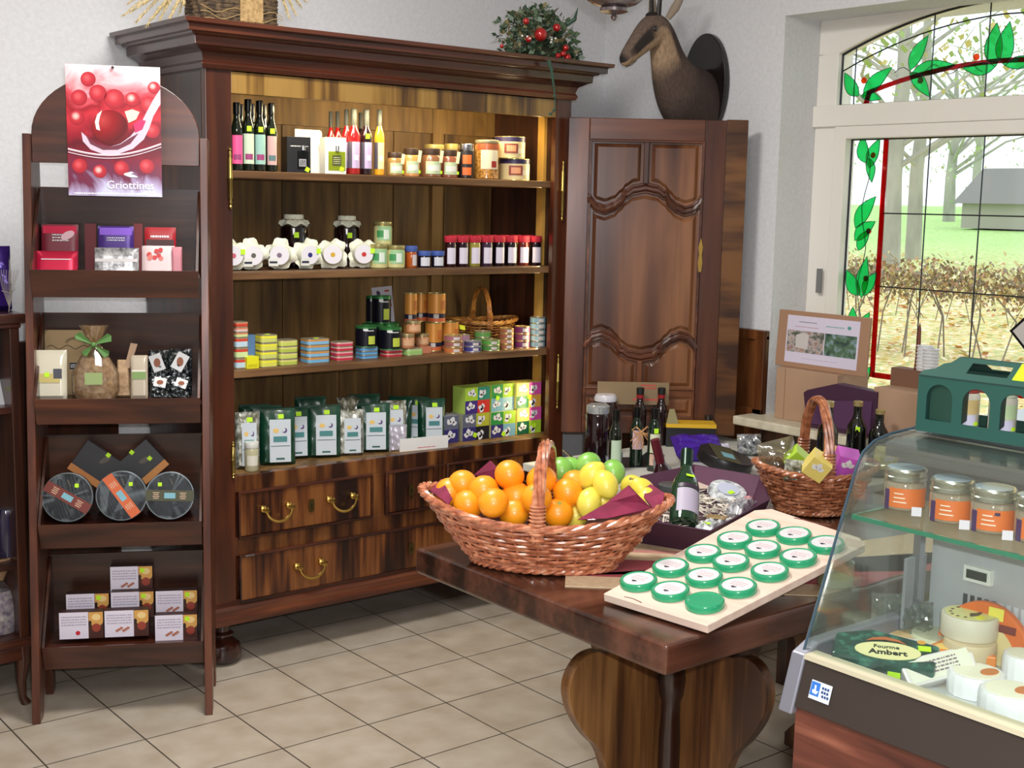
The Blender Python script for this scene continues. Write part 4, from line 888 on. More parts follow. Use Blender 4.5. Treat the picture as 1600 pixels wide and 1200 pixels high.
for (q, mt, lab) in jc:
    x, r, h = cyl(*q, 4.04, z); t = jar('small spread jar with a dangling white tag, %s from the yellow bottle' % lab, x, 4.04, z, r, h, mt, P((60, 42, 32), .5), [(.12, .55, P((176, 196, 160), .5))], 'tagged spread jars', lidh=.24, neckr=.85, lidr=.85)
    arcband(r, h*.22, h*.42, FACE_A, .6, P((206, 210, 206), .5), t, 'label_print', .0012)
    MB().box((0, 0, 0), (.014, .001, h*.42), 0, T(r*.5, -r*1.02, h*.72) @ RY(.15)).build('paper_tag', P((226, 230, 190), .6), t); sticker(t, r*.55, -r*.9, h*.18, .011)
for i, (q) in enumerate(((663, 694, 226), (694, 717, 225))):
    x, r, h = cyl(*q, 4.13, z); jar('spread jar with a gold lid in the back row, %s' % ('left one' if i == 0 else 'right one'), x, 4.13, z, r, h, P((130, 90, 50), .3), P((206, 190, 120), .3, .6), [], 'spread jars in the back row')
x, r, h = cyl(715, 741, 225, 4.04, z); t = jar('jar with a silver lid and black and orange label', x, 4.04, z, r, h, P((30, 24, 24), .3), STEEL, [(.08, .78, P((30, 30, 34), .5))], None, lidh=.2)
for (f0, f1) in ((.42, .68), (.10, .32)): arcband(r, h*f0, h*f1, FACE_A-.1, .55, P((214, 104, 46), .5), t, 'orange_print', .0014)
x, r, h = cyl(742, 780, 219, 4.04, z); t = jar('large glass jar with a cream label and a red seal', x, 4.04, z, r, h, speckle('grainy_preserve', [(.35, (120, 80, 30)), (.6, (190, 140, 70))], (120, 120, 120), rough=.2, coat=.5), P((190, 180, 150), .3, .6), [(.26, .74, P((208, 200, 176), .6))], None, lidh=.08)
arcband(r, h*.74, h*.90, FACE_A, 1.2, P((150, 80, 50), .3), t, 'contents'); arcband(r, h*.30, h*.46, FACE_A+.35, .25, P((150, 40, 34), .5), t, 'red_seal', .0014)
for (u0, u1, vt, vb, yy_, lab) in ((779, 828, 244, 276, 4.05, 'lower of the two wide cream and navy tins'), (772, 821, 211, 244, 4.05, 'upper of the two wide cream and navy tins')):
    x, r, _ = cyl(u0, u1, vt, yy_, z); zb = z if 'lower' in lab else z+.0855
    t = tin(lab, x, yy_, zb, r, .085, [(0, .78, P((206, 188, 140), .4)), (.78, 1, P((44, 34, 74), .4))], P((216, 204, 130), .25, .7), 'wide cream tins', pic=[(-.2, .45, .45, .22, P((130, 60, 50), .5)), (-.2, .45, .30, .14, P((210, 150, 110), .5)), (.55, .35, .3, .12, P((224, 214, 180), .5))])
# --- shelf 2
z = SH[2]+.0005
FAB = speckle('dotted_fabric', [(.30, (120, 120, 130)), (.36, (222, 222, 200)), (.7, (236, 236, 214))], (190, 190, 190), rough=.85)
for i, (u0, u1, vt, ctr, pos) in enumerate(((358, 380, 374, (200, 90, 110), 'first'), (381, 418, 374, (90, 90, 80), 'second'), (424, 463, 374, (120, 100, 120), 'third'), (468, 506, 374, (40, 40, 110), 'fourth'), (507, 545, 373, (200, 160, 40), 'fifth'), (552, 596, 374, (190, 40, 40), 'sixth'))):
    x, r, h = cyl(u0, u1, vt, 4.03, z); r = .045; x = aty((u0+u1)/2, 396, 4.03).x
    M = T(0, 0, .047) @ RZ((-.25, -.2, -.55, -.1, -.45, -.4)[i]) @ RX(PI/2)      # jar lying on its side, lid to the room
    t = thing('jam_jar', 'jam jar lying on its side with a dotted cloth cover, %s from the left' % pos, 'jar', (x, 4.06, z), 0, 'cloth-covered jars lying on their sides'); t.scale = (1.12,)*3
    MB().lathe([(0, -.075), (.032, -.075), (.036, -.07), (.036, -.01), (.030, .002)], 22, M=M).build('glass_body', P((40, 10, 16), .1, 0, .6), t)
    mbx = MB(); n = 40; rim = []
    mbx.lathe([(0, .020), (.030, .020), (.033, .014), (.034, .004), (.036, -.004)], n, M=M)
    vs = []; 
    for k in range(n):
        a = 2*PI*k/n; rr = .050+.006*math.sin(a*4+i)+.004*math.sin(a*9+i*2); vs.append((.036*math.cos(a), .036*math.sin(a), -.004)); vs.append((rr*math.cos(a), rr*math.sin(a), -.006+.008*math.sin(a*6+i)))
    mbx.add(vs, [(2*k, 2*((k+1) % n), 2*((k+1) % n)+1, 2*k+1) for k in range(n)], 0, M, True)
    # keep the cloth above the shelf
    mbx.v = [(a, b, max(c, .002)) for a, b, c in mbx.v]
    mbx.build('cloth_cover', FAB, t)
    MB().lathe([(.030, .0205), (.030, .0212), (0, .0212)], 30, M=M).build('round_label', P((222, 218, 224), .6), t)
    MB().lathe([(.008, .0213), (.008, .022), (0, .022)], 8, M=M).build('fruit_emblem', P(ctr, .6), t)
    if i in (1, 2, 3): MB().box((0, 0, 0), (.030, .001, .024), 0, M @ T(-.018, -.022, .024) @ RX(PI/2)).build('paper_tag', P((216, 216, 206), .6), t); MB().box((0, 0, 0), (.024, .001, .006), 0, M @ T(-.018, -.022, .0252) @ RX(PI/2)).build('tag_print', P((26, 26, 60), .6), t)
    if i in (0, 3, 5): MB().box((0, 0, 0), (.014, .016, .001), 0, M @ T(.028, .012, .024)).build('price_sticker', STICK, t)
for (u0, u1, vt, lab) in ((434, 484, 335, 'left'), (519, 565, 337, 'right')):
    x, r, h = cyl(u0+3, u1-3, vt, 4.20, z); t = thing('preserve_jar', 'big dark preserve jar with a frilled cloth top, %s of two' % lab, 'jar', (x, 4.20, z), 0, 'big dark preserve jars')
    MB().lathe([(0, 0), (r*.95, 0), (r, .01), (r, h*.72), (r*.8, h*.86), (r*.75, h*.9)], 28).build('glass_body', P((26, 8, 10), .07, 0, .7), t)
    mbx = MB(); mbx.lathe([(0, h), (r*.66, h), (r*.70, h*.98), (r*.70, h*.91), (r*1.0, h*.86), (r*1.1, h*.80)], 40); mbx.v = [(a*(1+.05*math.sin(math.atan2(b, a)*9)*(1 if math.hypot(a, b) > r*.9 else 0)), b*(1+.05*math.sin(math.atan2(b, a)*9)*(1 if math.hypot(a, b) > r*.9 else 0)), c+.006*math.sin(math.atan2(b, a)*7)*(math.hypot(a, b) > r*.9)) for a, b, c in mbx.v]
    mbx.build('cloth_cover', FAB, t); MB().lathe([(r*.72, h*.885), (r*.74, h*.90), (r*.72, h*.915)], 28).build('string', P((150, 120, 90), .8), t)
    M = T(r*math.cos(FACE_A), r*math.sin(FACE_A)-.003, h*.62) @ RZ(FACE_A+PI/2); MB().box((0, 0, 0), (.018, .001, .020), 0, M).build('price_sticker', STICK, t)
GL1 = P((150, 180, 130), .3, 0, .4); GB = P((60, 140, 80), .5); CRM = P((196, 190, 130), .4)
def greenjar(label, u0, u1, vt, y, zb):
    x, r, h = cyl(u0, u1, vt, y, zb); t = jar(label, x, y, zb, r, h, CRM, P((190, 180, 120), .3, .7), [(.2, .8, P((150, 190, 140), .5))], 'squat green-labelled jars', lidh=.16)
    arcband(r, h*.34, h*.62, FACE_A-.5, .4, GB, t, 'green_band', .0013); arcband(r, h*.26, h*.66, FACE_A+.15, .3, P((214, 224, 210), .5), t, 'arch_print', .0016); return t, h
t, h_ = greenjar('squat green-labelled jar, front left at the shelf edge', 577, 606, 381, 4.05, z)
greenjar('squat green-labelled jar, front right beside the amber jar', 603, 633, 383, 4.045, z)
x0_, r0_, h0_ = cyl(590, 618, 383, 4.12, z); greenjar('squat green-labelled jar in the back row carrying another', 590, 618, 383, 4.12, z); greenjar('squat green-labelled jar stacked on top of the back one', 584, 613, 346, 4.12, z+h0_+.0008)
x, r, h = cyl(634, 652, 384, 4.05, z); jar('small amber jar with a blue cloth lid', x, 4.05, z, r, h, P((170, 84, 30), .15, 0, .5), P((60, 84, 150), .7), [(.1, .6, P((196, 190, 190), .5))], None, lidh=.25, lidr=1.08, half=.45, a=FACE_A+.4)
for (u0, u1, lab) in ((653, 673, 'left'), (674, 694, 'right')):
    x, r, h = cyl(u0, u1, 392, 4.05, z); jar('tiny dark jar with a blue lid, %s of two' % lab, x, 4.05, z, r, h, P((28, 24, 40), .15, 0, .5), P((56, 84, 156), .6), [(.1, .62, P((206, 206, 214), .5))], 'tiny blue-lidded jars', lidh=.28, lidr=1.08)
RL = speckle('red_gingham', [(.42, (150, 20, 36)), (.58, (206, 40, 62))], (260, 260, 260), rough=.8); ctn = [(40, 10, 14), (34, 8, 20), (150, 140, 60), (60, 40, 60), (20, 10, 16), (24, 12, 18), (90, 30, 24), (22, 10, 20)]
for i in range(8):
    u = 704+i*19.0; x, r, h = cyl(u-9.4, u+9.4, 368.5, 4.05, z)
    jar('red-lidded jam jar with a white label, %s of the row of eight' % ('leftmost', 'second', 'third', 'fourth', 'fifth', 'sixth', 'seventh', 'rightmost')[i], x, 4.05, z, r*.98, h, P(ctn[i], .1, 0, .6), RL, [(.10, .62, P((214, 206, 220), .5))], 'red-lidded jam jars', lidh=.2, lidr=1.08)
for i in range(8):
    u = 711+i*19.0; x, r, h = cyl(u-9, u+9, 367, 4.13, z); jar('red-lidded jam jar in the back row, behind the %s front jar' % ('leftmost', 'second', 'third', 'fourth', 'fifth', 'sixth', 'seventh', 'rightmost')[i], x, 4.13, z, r*.98, h, P(ctn[-1-i], .1, 0, .6), RL, [], 'red-lidded jam jars', lidh=.2, lidr=1.08)
# --- shelf 3
z = SH[3]+.0005
def nth(k, n): return 'lowest' if k == 0 else 'topmost' if k == n-1 else ('', 'second', 'third', 'fourth')[k]+' from bottom'
def flat_tin(label, x, y, zb, w_, d, h, mt, mt2, grp, rz=-.0, name='flat_tin', st=False):
    t = thing(name, label, 'tin', (x, y, zb), rz, grp)
    pts = []; rc = min(w_, d)*.22
    for (cx, cy, a0) in ((w_/2-rc, d-rc, 0), (-w_/2+rc, d-rc, 90), (-w_/2+rc, rc, 180), (w_/2-rc, rc, 270)):
        pts += [(cx+rc*math.cos(math.radians(a0+k*22.5)), cy+rc*math.sin(math.radians(a0+k*22.5))) for k in range(5)]
    MB().prism(pts, .0, h, 'z').build('tin_body', P((190, 180, 150), .3, .6), t, bevel=.001)
    pts2 = [(a*1.006, (b-d/2)*1.006+d/2) for a, b in pts]
    MB().prism(pts2, h*.12, h*.62, 'z').build('label', mt, t); MB().prism([(a*1.008, (b-d/2)*1.008+d/2) for a, b in pts], h*.62, h*.88, 'z').build('label_stripe', mt2, t)
    if st: MB().box((0, d*.4, h+.0006), (.018, .014, .001)).build('price_sticker', STICK, t)
    return t
def stack(n, u, vt, vb, y, w_, d, mts, mt2, base, grp, nm='flat_tin', rz=0, st=False, zb=None):
    p = aty(u, (vt+vb)/2, y); zt_ = aty(u, vt, y).z; z0_ = z if zb is None else zb; h = (zt_-z0_)/n
    for k in range(n): flat_tin('%s, %s of its stack' % (base, nth(k, n)) if n > 1 else base, p.x, y-d/2, z0_+k*h, w_, d, h-.0006, mts[k % len(mts)], mt2, grp, rz, nm, st and k == n-1)
    return p.x, z0_+n*h
stack(3, 373, 526, 572, 4.03, .048, .06, [P((190, 214, 226), .4), P((206, 224, 160), .4)], P((210, 70, 50), .4), 'small white and red tin at the left shelf end', 'small tins at the left end', st=False)
stack(3, 373, 502, 530, 4.03, .048, .06, [P((206, 220, 150), .4), P((220, 190, 180), .4), P((200, 60, 40), .4)], P((214, 120, 90), .4), 'small cream and red tin above the white ones', 'small tins at the left end', zb=aty(373, 526, 4.03).z+.0004)
x = aty(392, 540, 4.12).x; t = box_item('blue_box', 'upright pale blue carton behind the yellow boxes', 'box', (x, 4.12, z), .035, .05, aty(392, 523, 4.12).z-z, P((120, 160, 206), .5))
x = aty(391, 566, 4.0).x; t = box_item('yellow_box', 'small bright yellow box low in front of the blue carton', 'box', (x+.003, 3.985, z), .046, .05, aty(391, 557, 4.0).z-z, P((226, 222, 30), .45)); lines(t, -.018, .018, .004, .016, 0, 2, P((160, 150, 20), .5))
YL = [P((214, 214, 90), .4), P((200, 206, 110), .4)]
stack(4, 416, 522, 577, 4.015, .065, .06, YL, P((236, 230, 60), .35), 'yellow sardine tin, taller left stack', 'yellow sardine tins', st=True)
stack(4, 446, 530, 573, 4.03, .072, .065, [P((176, 190, 80), .4), P((196, 206, 96), .4)], P((214, 210, 120), .35), 'olive-yellow sardine tin, right-hand stack', 'yellow sardine tins')
BL = [P((110, 170, 206), .4), P((130, 180, 214), .4)]
stack(4, 492, 528, 571, 4.04, .092, .07, BL, P((206, 140, 70), .35), 'blue and copper fish tin beside the red tins', 'blue and copper fish tins', 'flat_tin', st=True)
stack(4, 534, 533, 568, 4.045, .072, .06, [P((190, 44, 66), .4), P((200, 60, 84), .4)], P((226, 170, 170), .35), 'red fish tin between the blue ones', 'red fish tins')
x1_, zt1 = stack(3, 573, 541, 567, 4.05, .072, .06, [P((96, 160, 206), .4)], P((70, 110, 150), .35), 'sky-blue tin under the left black tin', 'sky-blue flat tins')
x2_, zt2 = stack(2, 611, 545, 564, 4.05, .075, .06, [P((180, 30, 48), .4)], P((220, 150, 150), .35), 'red flat tin under the right black tin', 'red flat tins')
x3_, zt3 = stack(1, 643, 543, 560, 4.05, .075, .06, [P((150, 190, 110), .4)], P((170, 200, 130), .35), 'pale green tin under the amber jars', 'pale green tins')
NV = P((18, 18, 30), .3, .3); LEM = P((184, 196, 70), .5); GLID = P((60, 130, 70), .35, .5)
def bt(label, u0, u1, vt, y, zb):
    x, r, h = cyl(u0, u1, vt, y, zb); return tin(label, x, y, zb, r, h, [(0, .93, NV), (.93, 1, GLID)], GLID, 'black tins with green lids', pic=[(.35, .34, .34, .20, LEM), (-.25, .85, .22, .05, P((214, 214, 214), .5)), (.1, .80, .45, .022, P((200, 200, 200), .5))]), x, h
bt('black green-lidded tin on the sky-blue tins', 555, 589, 509, 4.052, zt1+.0006); _, xa, ha = bt('black green-lidded tin on the red flat tins', 591, 628, 511, 4.052, zt2+.0006)
for (u0, u1, y, lab) in ((574, 590, 4.16, 'left'), (583, 612, 4.14, 'right')):
    pass
x, r, _ = cyl(566, 600, 505, 4.15, z); pz = z+.001; H2 = aty(583, 505, 4.15).z-z
tin('black green-lidded tin in the back row carrying the upper pair', x, 4.15, z, r, H2, [(0, .93, NV), (.93, 1, GLID)], GLID, 'black tins with green lids')
x, r, h = cyl(592, 624, 505, 4.15, z); tin('black green-lidded tin in the back row beside the orange tins', x, 4.15, z, r, H2, [(0, .93, NV), (.93, 1, GLID)], GLID, 'black tins with green lids')
bt('topmost black green-lidded tin with a lemon print', 581, 611, 462, 4.15, z+H2+.0006); bt('topmost black tin seen behind, left one', 572, 590, 462, 4.20, z+H2+.0006)[0]['group'] = 'black tins with green lids'
t = thing('leaflet', 'white printed leaflet leaning behind the black tins', 'leaflet', (aty(606, 500, 4.24).x, 4.24, z), 0, None, (-.08, -.06, 0)); hl = aty(606, 448, 4.24).z-z
MB().b2(-.05, .045, 0, .002, 0, hl).build('sheet', P((206, 204, 214), .6), t); mb = MB(); disc(mb, -.02, hl*.90, .008, .012, 0, 0, rot=.5); disc(mb, .02, hl*.93, .012, .004, 0, 1); disc(mb, .02, hl*.8, .01, .008, 0, 0); disc(mb, .03, hl*.7, .008, .006, 0, 1); mb.build('print', [P((60, 50, 90), .6), P((180, 60, 50), .6)], t)
ORT = P((214, 146, 66), .35, .2); 
def ot(label, u0, u1, vt, y, zb, h=None):
    x, r, hh_ = cyl(u0, u1, vt, y, zb); h = h or hh_
    return tin(label, x, y, zb, r, h, [(.30, 1, ORT), (.14, .30, P((34, 34, 60), .4)), (0, .14, P((206, 104, 60), .4))], P((206, 190, 130), .3, .7), 'tall orange tins', pic=[(-.3, .22, .28, .07, P((190, 186, 180), .5)), (.5, .6, .3, .16, P((190, 110, 50), .4))]), h
HO = aty(690, 503, 4.13).z-z
for (u0, u1, lab) in ((664, 691, 'left'), (690, 717, 'right')): ot('tall orange tin on the shelf behind the small tins, %s one' % lab, u0, u1, 503, 4.13, z, HO)
for (u0, u1, lab) in ((632, 652, 'leftmost'), (648, 668, 'middle'), (668, 697, 'rightmost')):
    yy_ = 4.16 if lab == 'middle' else 4.12
    ot('upper tall orange tin, %s of three' % lab, u0, u1, 458, 4.19 if lab == 'middle' else 4.135, z+HO+.0006)
for (u0, u1, lab) in ((630, 652, 'behind the amber jars'),): ot('tall orange tin on the shelf %s' % lab, u0, u1, 503, 4.135, z, HO)
AJ = P((190, 130, 90), .2, 0, .4)
def aj(label, u0, u1, vt, y, zb):
    x, r, h = cyl(u0, u1, vt, y, zb); return jar(label, x, y, zb, r, h, AJ, P((206, 190, 140), .3, .8), [(.2, .62, P((206, 160, 120), .5))], 'squat terrine jars', lidh=.22), h
_, hA = aj('squat terrine jar, lower left of its pile', 625, 648, 521, 4.045, zt3+.0006); aj('squat terrine jar, lower right of its pile', 649, 671, 521, 4.085, z+.028)
bpx = aty(660, 560, 4.085).x; box_item('terrine_box', 'low terracotta carton under the right terrine jar', 'box', (bpx, 4.06, z), .05, .06, .0272, P((190, 120, 90), .5))
aj('squat terrine jar on top of its pile', 634, 658, 501, 4.06, zt3+hA+.0014)
# small round tins
def rt(n, u0, u1, vt, vb, y, mts, lidc, base, grp, **k):
    uc = (u0+u1)/2; x, r, _ = cyl(u0, u1, vt, y, z); H_ = aty(uc, vt, y).z-z; h = H_/n
    for i in range(n): tin('%s%s' % (base, '' if n == 1 else ', %s' % nth(i, n)), x, y, z+i*h, r, h-.0006, [(0, 1, mts[i % len(mts)])], lidc, grp, pic=[(.1, .5, .35, .25, P((206, 196, 190), .5))] if k.get('p') else None)
rt(3, 694, 723, 523, 557, 4.03, [P((190, 110, 60), .4), P((150, 90, 80), .4), P((160, 100, 110), .4)], P((200, 180, 120), .3, .7), 'brown and pink round tin left of the violet-blue ones', 'brown and pink round tins', p=1)
rt(2, 725, 752, 532, 555, 4.03, [P((60, 60, 130), .4), P((70, 60, 110), .4)], P((190, 190, 190), .3, .7), 'violet-blue round tin in front of the basket', 'violet-blue round tins', p=1)
rt(2, 753, 781, 530, 555, 4.03, [P((70, 130, 60), .4), P((84, 150, 60), .4)], P((190, 190, 140), .3, .7), 'green round tin in front of the basket', 'green round tins', p=1)
rt(2, 716, 735, 522, 555, 4.09, [P((150, 110, 130), .4)], P((190, 180, 150), .3, .7), 'mauve round tin behind the violet-blue ones', 'mauve round tins')
rt(3, 741, 768, 517, 555, 4.09, [P((90, 140, 70), .4)], P((190, 180, 150), .3, .7), 'green round tin in the row behind, under the basket rim', 'green round tins')
rt(4, 780, 803, 512, 553, 4.035, [P((150, 90, 60), .4), P((176, 110, 80), .4), P((150, 80, 60), .4)], P((200, 170, 110), .3, .7), 'rust-coloured round tin stack left of the purple stack', 'rust-coloured round tins', p=1)
rt(3, 804, 828, 509, 551, 4.035, [P((110, 40, 90), .4), P((130, 60, 90), .4)], P((200, 170, 110), .3, .7), 'purple round tin, stack beside the pale blue stack', 'purple round tins', p=1)
rt(5, 828, 853, 495, 550, 4.035, [P((130, 170, 180), .4), P((150, 190, 196), .4)], P((190, 190, 170), .3, .7), 'pale blue round tin at the right end of the third shelf', 'pale blue round tins', p=1)
# ================================================================ wicker baskets
WK = speckle('copper_wicker', [(.3, (134, 70, 44)), (.5, (188, 112, 78)), (.7, (220, 156, 118))], (40, 40, 40), rough=.24, coat=.8)
WK2 = speckle('dark_wicker', [(.3, (116, 62, 38)), (.5, (164, 100, 66)), (.7, (196, 134, 98))], (40, 40, 40), rough=.35, coat=.3)
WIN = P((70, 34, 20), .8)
def basket(label, loc, rz, A, B, a, b, h, rise, hh, mt, rows=13, stakes=30, hr=.010, hname='handle', rod=.0042, grp=None):
    """A,B half axes of the rim, a,b of the base; handle arches over the short axis"""
    t = thing('wicker_basket', label, 'basket', loc, rz, grp); n = stakes*6
    def pt(f, an, off=0):
        e = f**.85; rx = a+(A-a)*e+off; ry = b+(B-b)*e+off
        return Vector((rx*math.cos(an), ry*math.sin(an), f*(h+rise*abs(math.cos(an))**2.2)+.004))
    mb = MB()
    for k in range(rows):
        f = (k+.6)/rows; pts = []
        for i in range(n):
            an = 2*PI*i/n; s_ = math.sin(stakes/2*an+(PI if k % 2 else 0)); pts.append(pt(f, an, .0042*s_)+Vector((0, 0, .0012*math.sin(an*7+k))))
        mb.tube(pts, rod, 6, closed=True)
    st = MB()
    for k in range(stakes): an = 2*PI*(k+.5)/stakes; st.tube([pt(j/6, an) for j in range(7)], rod*.8, 5)
    wv = mb.build('weave', mt, t, weld=False); st.build('stake', mt, wv, weld=False)
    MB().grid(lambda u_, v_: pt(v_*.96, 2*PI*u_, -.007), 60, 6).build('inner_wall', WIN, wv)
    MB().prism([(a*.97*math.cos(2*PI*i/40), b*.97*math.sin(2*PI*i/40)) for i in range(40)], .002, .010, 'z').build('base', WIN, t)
    rm = MB()
    for z0_, f, rr in ((0, 1.0, .0058), (0, 0.02, .0052)):
        for ph in (0, PI/2*1.33, PI*1.33):
            pts = []
            for i in range(n): an = 2*PI*i/n; w_ = an*stakes/2+ph; p = pt(f, an, .006*math.cos(w_)+.002); p.z += .005*math.sin(w_)+.003; pts.append(p)
            rm.tube(pts, rr, 6, closed=True)
    rm.v = [(x, y, max(z, .0005)) for x, y, z in rm.v]
    rm.build('rim', mt, t, weld=False)
    if hh:
        hm = MB(); z0_ = h*.80
        def hp(s_): an = PI*s_; return Vector((0, -B*1.0*math.cos(an)*(1-.0*math.sin(an)), z0_+(hh-z0_)*math.sin(an)**.75))
        for ph in range(5):
            pts = []
            for i in range(61): s_ = i/60; p = hp(s_); w_ = 2*PI*ph/5+s_*7; p += Vector((math.cos(w_)*hr*.75, 0, math.sin(w_)*hr*.35)); pts.append(p)
            hm.tube(pts, hr*.5, 6)
        for s0 in (.05, .95):
            for j in range(9):
                c = hp(s0+(j-4)*.012*(1 if s0 < .5 else 1)); hm.tube([(c.x+hr*1.35*math.cos(q*PI/6), c.y+.001*j, c.z+hr*1.0*math.sin(q*PI/6)*.0) if False else (c.x+hr*1.35*math.cos(q*PI/6), c.y+hr*1.0*math.sin(q*PI/6), c.z) for q in range(12)], hr*.28, 5, closed=True)
        hm.build(hname, mt, t, weld=False)
    return t
# small basket on shelf 3
p0, p1 = aty(712, 520, 4.17), aty(818, 520, 4.17); d_ = depth(aty(765, 520, 4.17)); zr = aty(765, 502, 4.17).z-SH[3]
basket('small honey-coloured wicker basket with a tall handle on the third shelf', ((p0.x+p1.x)/2, 4.235, SH[3]+.0005), -.30, .150, .105, .10, .07, zr*.88, .012, aty(765, 452, 4.17).z-SH[3], speckle('honey_wicker', [(.3, (120, 72, 30)), (.5, (176, 116, 54)), (.7, (214, 160, 84))], (40, 40, 40), rough=.4), rows=8, stakes=22, hr=.009, rod=.0036)
st_ = thing('price_tag', 'yellow price label tucked on the small shelf basket', 'label', (aty(722, 506, 4.13).x, 4.125, aty(722, 515, 4.13).z), 0, None, (-.5, .2, 0)); MB().b2(-.014, .014, 0, .001, 0, .02).build('tag', P((226, 236, 40), .5), st_)

# ================================================================ shelf 4 goods
z = SH[4]+.0005
GF = speckle('green_foil', [(.35, (10, 44, 30)), (.6, (22, 74, 52))], (12, 12, 6), rough=.3, coat=.3); SF = speckle('clear_herb_bag', [(.35, (96, 92, 72)), (.5, (140, 140, 124)), (.65, (212, 214, 206))], (55, 55, 40), rough=.2, metal=.15)
LW = P((200, 208, 214), .55); TL = P((70, 130, 130), .5)
def herb(label, u0, u1, vt, y, mt, rz=-.35, skew=0, lab=(.42, .92), st=True, w_=None, grp='green herb bags', t_=.045, seed=0, labeled=True, lean=-.05, lw=.30):
    p = aty((u0+u1)/2, (vt+700)/2, y); d = depth(p); W2 = w_ or (u1-u0)*d/F*1.02; h = aty((u0+u1)/2, vt, y).z-z
    t = thing('herb_bag', label, 'bag', (p.x, y, z), 0, grp, (lean, 0, rz)); q = pouch_mb(W2, h, t_, crink=.0016, seed=seed, skew=skew, nu=16, nv=16)
    q.build('foil_bag', mt, t); MB().b2(-W2/2+skew, W2/2+skew, -.004, .002, h-.012, h).build('top_fold', mt, t, bevel=.001)
    if labeled:
        y0 = -t_/2-.0035; M = T(W2*.05+skew*.4, y0, h*.44) @ RY(skew*2.2); hl = h*.76
        L = MB().box((0, 0, 0), (W2*lw*2, .001, hl), 0, M).build('label', LW, t)
        MB().box((0, -.001, -hl*0+hl*.04), (W2*lw*1.3, .001, hl*.13), 0, M).build('teal_title', TL, L)
        mb = MB(); disc(mb, -W2*lw*.4, hl*.24, W2*lw*.28, hl*.055, -.0008, 0); disc(mb, W2*lw*.42, hl*.24, W2*lw*.24, hl*.06, -.0008, 1); disc(mb, W2*lw*.30, hl*.26, W2*lw*.2, hl*.05, -.0013, 2)
        mb.v = [tuple(M @ Vector(v)) for v in mb.v]; mb.build('emblem', [P((226, 190, 110), .5), P((90, 60, 120), .5), LW], L)
        MB().box((0, -.001, -hl*.12), (W2*lw*1.8, .0008, .0022), 0, M).build('rule', P((90, 100, 100), .6), L)
        MB().box((0, -.001, -hl*.42), (W2*lw*.8, .0008, hl*.04), 0, M).build('mark', P((40, 90, 80), .6), L)
    if st: MB().box((0, 0, 0), (.020, .001, .016), 0, T(W2*.08+skew*.9, -t_/2*.55-.006, h*.87) @ RX(-.12)).build('price_sticker', STICK, t)
    return t
herb('clear herb bag with a leaning white label at the left end of the bottom shelf', 371, 402, 644, 4.035, SF, skew=-.0, seed=41, grp=None, w_=.085)
x, r, h = cyl(382, 404, 689, 3.995, z); t = jar('small glass jar with a white lid lying against the left herb bag', x, 3.995, z, r, aty(393, 690, 3.995).z-z, P((190, 186, 150), .1, 0, .6), P((214, 214, 206), .4), [(.2, .55, P((220, 216, 200), .5))], None, lidh=.2)
herb('green herb bag at the back left, only its folded top showing', 375, 422, 632, 4.20, GF, st=False, labeled=False, seed=42)
herb('green herb bag behind the front left one', 392, 440, 634, 4.13, GF, st=False, seed=43, labeled=False)
herb('front left green herb bag with a tall white label', 410, 458, 639, 4.035, GF, seed=44, rz=-.38, w_=.125)
herb('green herb bag between the two front ones, partly hidden', 446, 478, 636, 4.10, GF, seed=45, w_=.11, rz=-.3)
herb('green herb bag standing behind with a dark folded top', 462, 510, 620, 4.20, GF, seed=46, st=False, labeled=False)
herb('green herb bag in front of the dark folded top, with a white label', 485, 527, 633, 4.06, GF, seed=47, w_=.125, rz=-.42)
herb('clear herb bag with a crumpled silver top behind the others', 512, 545, 632, 4.14, SF, seed=48, st=False, grp=None, w_=.09)
t = herb('clear herb bag with a gathered neck and white label', 528, 566, 640, 4.045, SF, seed=49, st=False, grp=None, w_=.105, skew=-.0)
mb = MB(); mb.lathe([(.012, 0), (.020, .012), (.034, .03), (.04, .045)], 18, ex=1, ey=.5); mb.v = [(a*(1+.25*math.sin(b*700+a*300)), b+.006*math.sin(a*330), c+.008*math.sin(a*260)) for a, b, c in mb.v]
hz = aty(545, 640, 4.045).z-z; mb.v = [(a-.004, b, c+hz-.005) for a, b, c in mb.v]; mb.build('gathered_neck', SF, t, solid=.0008)
herb('green herb bag with a slanting white label right of the gathered bag', 562, 606, 630, 4.05, GF, seed=50, w_=.125, rz=-.45)
herb('green herb bag behind the slanting-label bag', 545, 594, 616, 4.19, GF, seed=51, st=False, labeled=False)
herb('clear herb bag with a white label beside the green stack', 597, 632, 626, 4.05, SF, seed=52, w_=.10, grp=None, rz=-.4)
for i, (u, y) in enumerate(((622, 4.13), (636, 4.17), (648, 4.12), (660, 4.17))):
    herb('green herb bag turned edgeways in the tight right-hand row, %s' % ('leftmost', 'second', 'third', 'rightmost')[i], u-16, u+20, 620+3*(i % 2), y, GF, seed=60+i, rz=-1.0+.1*i, st=i in (0, 2), labeled=True, w_=.10, t_=.03)
herb('green herb bag with a white label at the right end of the bag row', 655, 694, 623, 4.06, GF, seed=66, w_=.11, rz=-.4)
p = aty(664, 690, 3.985); t = thing('price_strip', 'low white folded price strip in front of the green bags', 'sign', (p.x-.01, 3.975, z), -.12); MB().b2(-.105, .105, 0, .004, 0, aty(664, 682, 3.985).z-z).build('card', PAPER, t); lines(t, -.03, .05, .006, .014, 0, 1, P((200, 90, 110), .6))
herb('shiny grey packet low beside the white price strip', 612, 632, 664, 4.01, P((190, 186, 196), .3, .3), seed=70, st=False, labeled=False, w_=.07, grp=None, t_=.02)
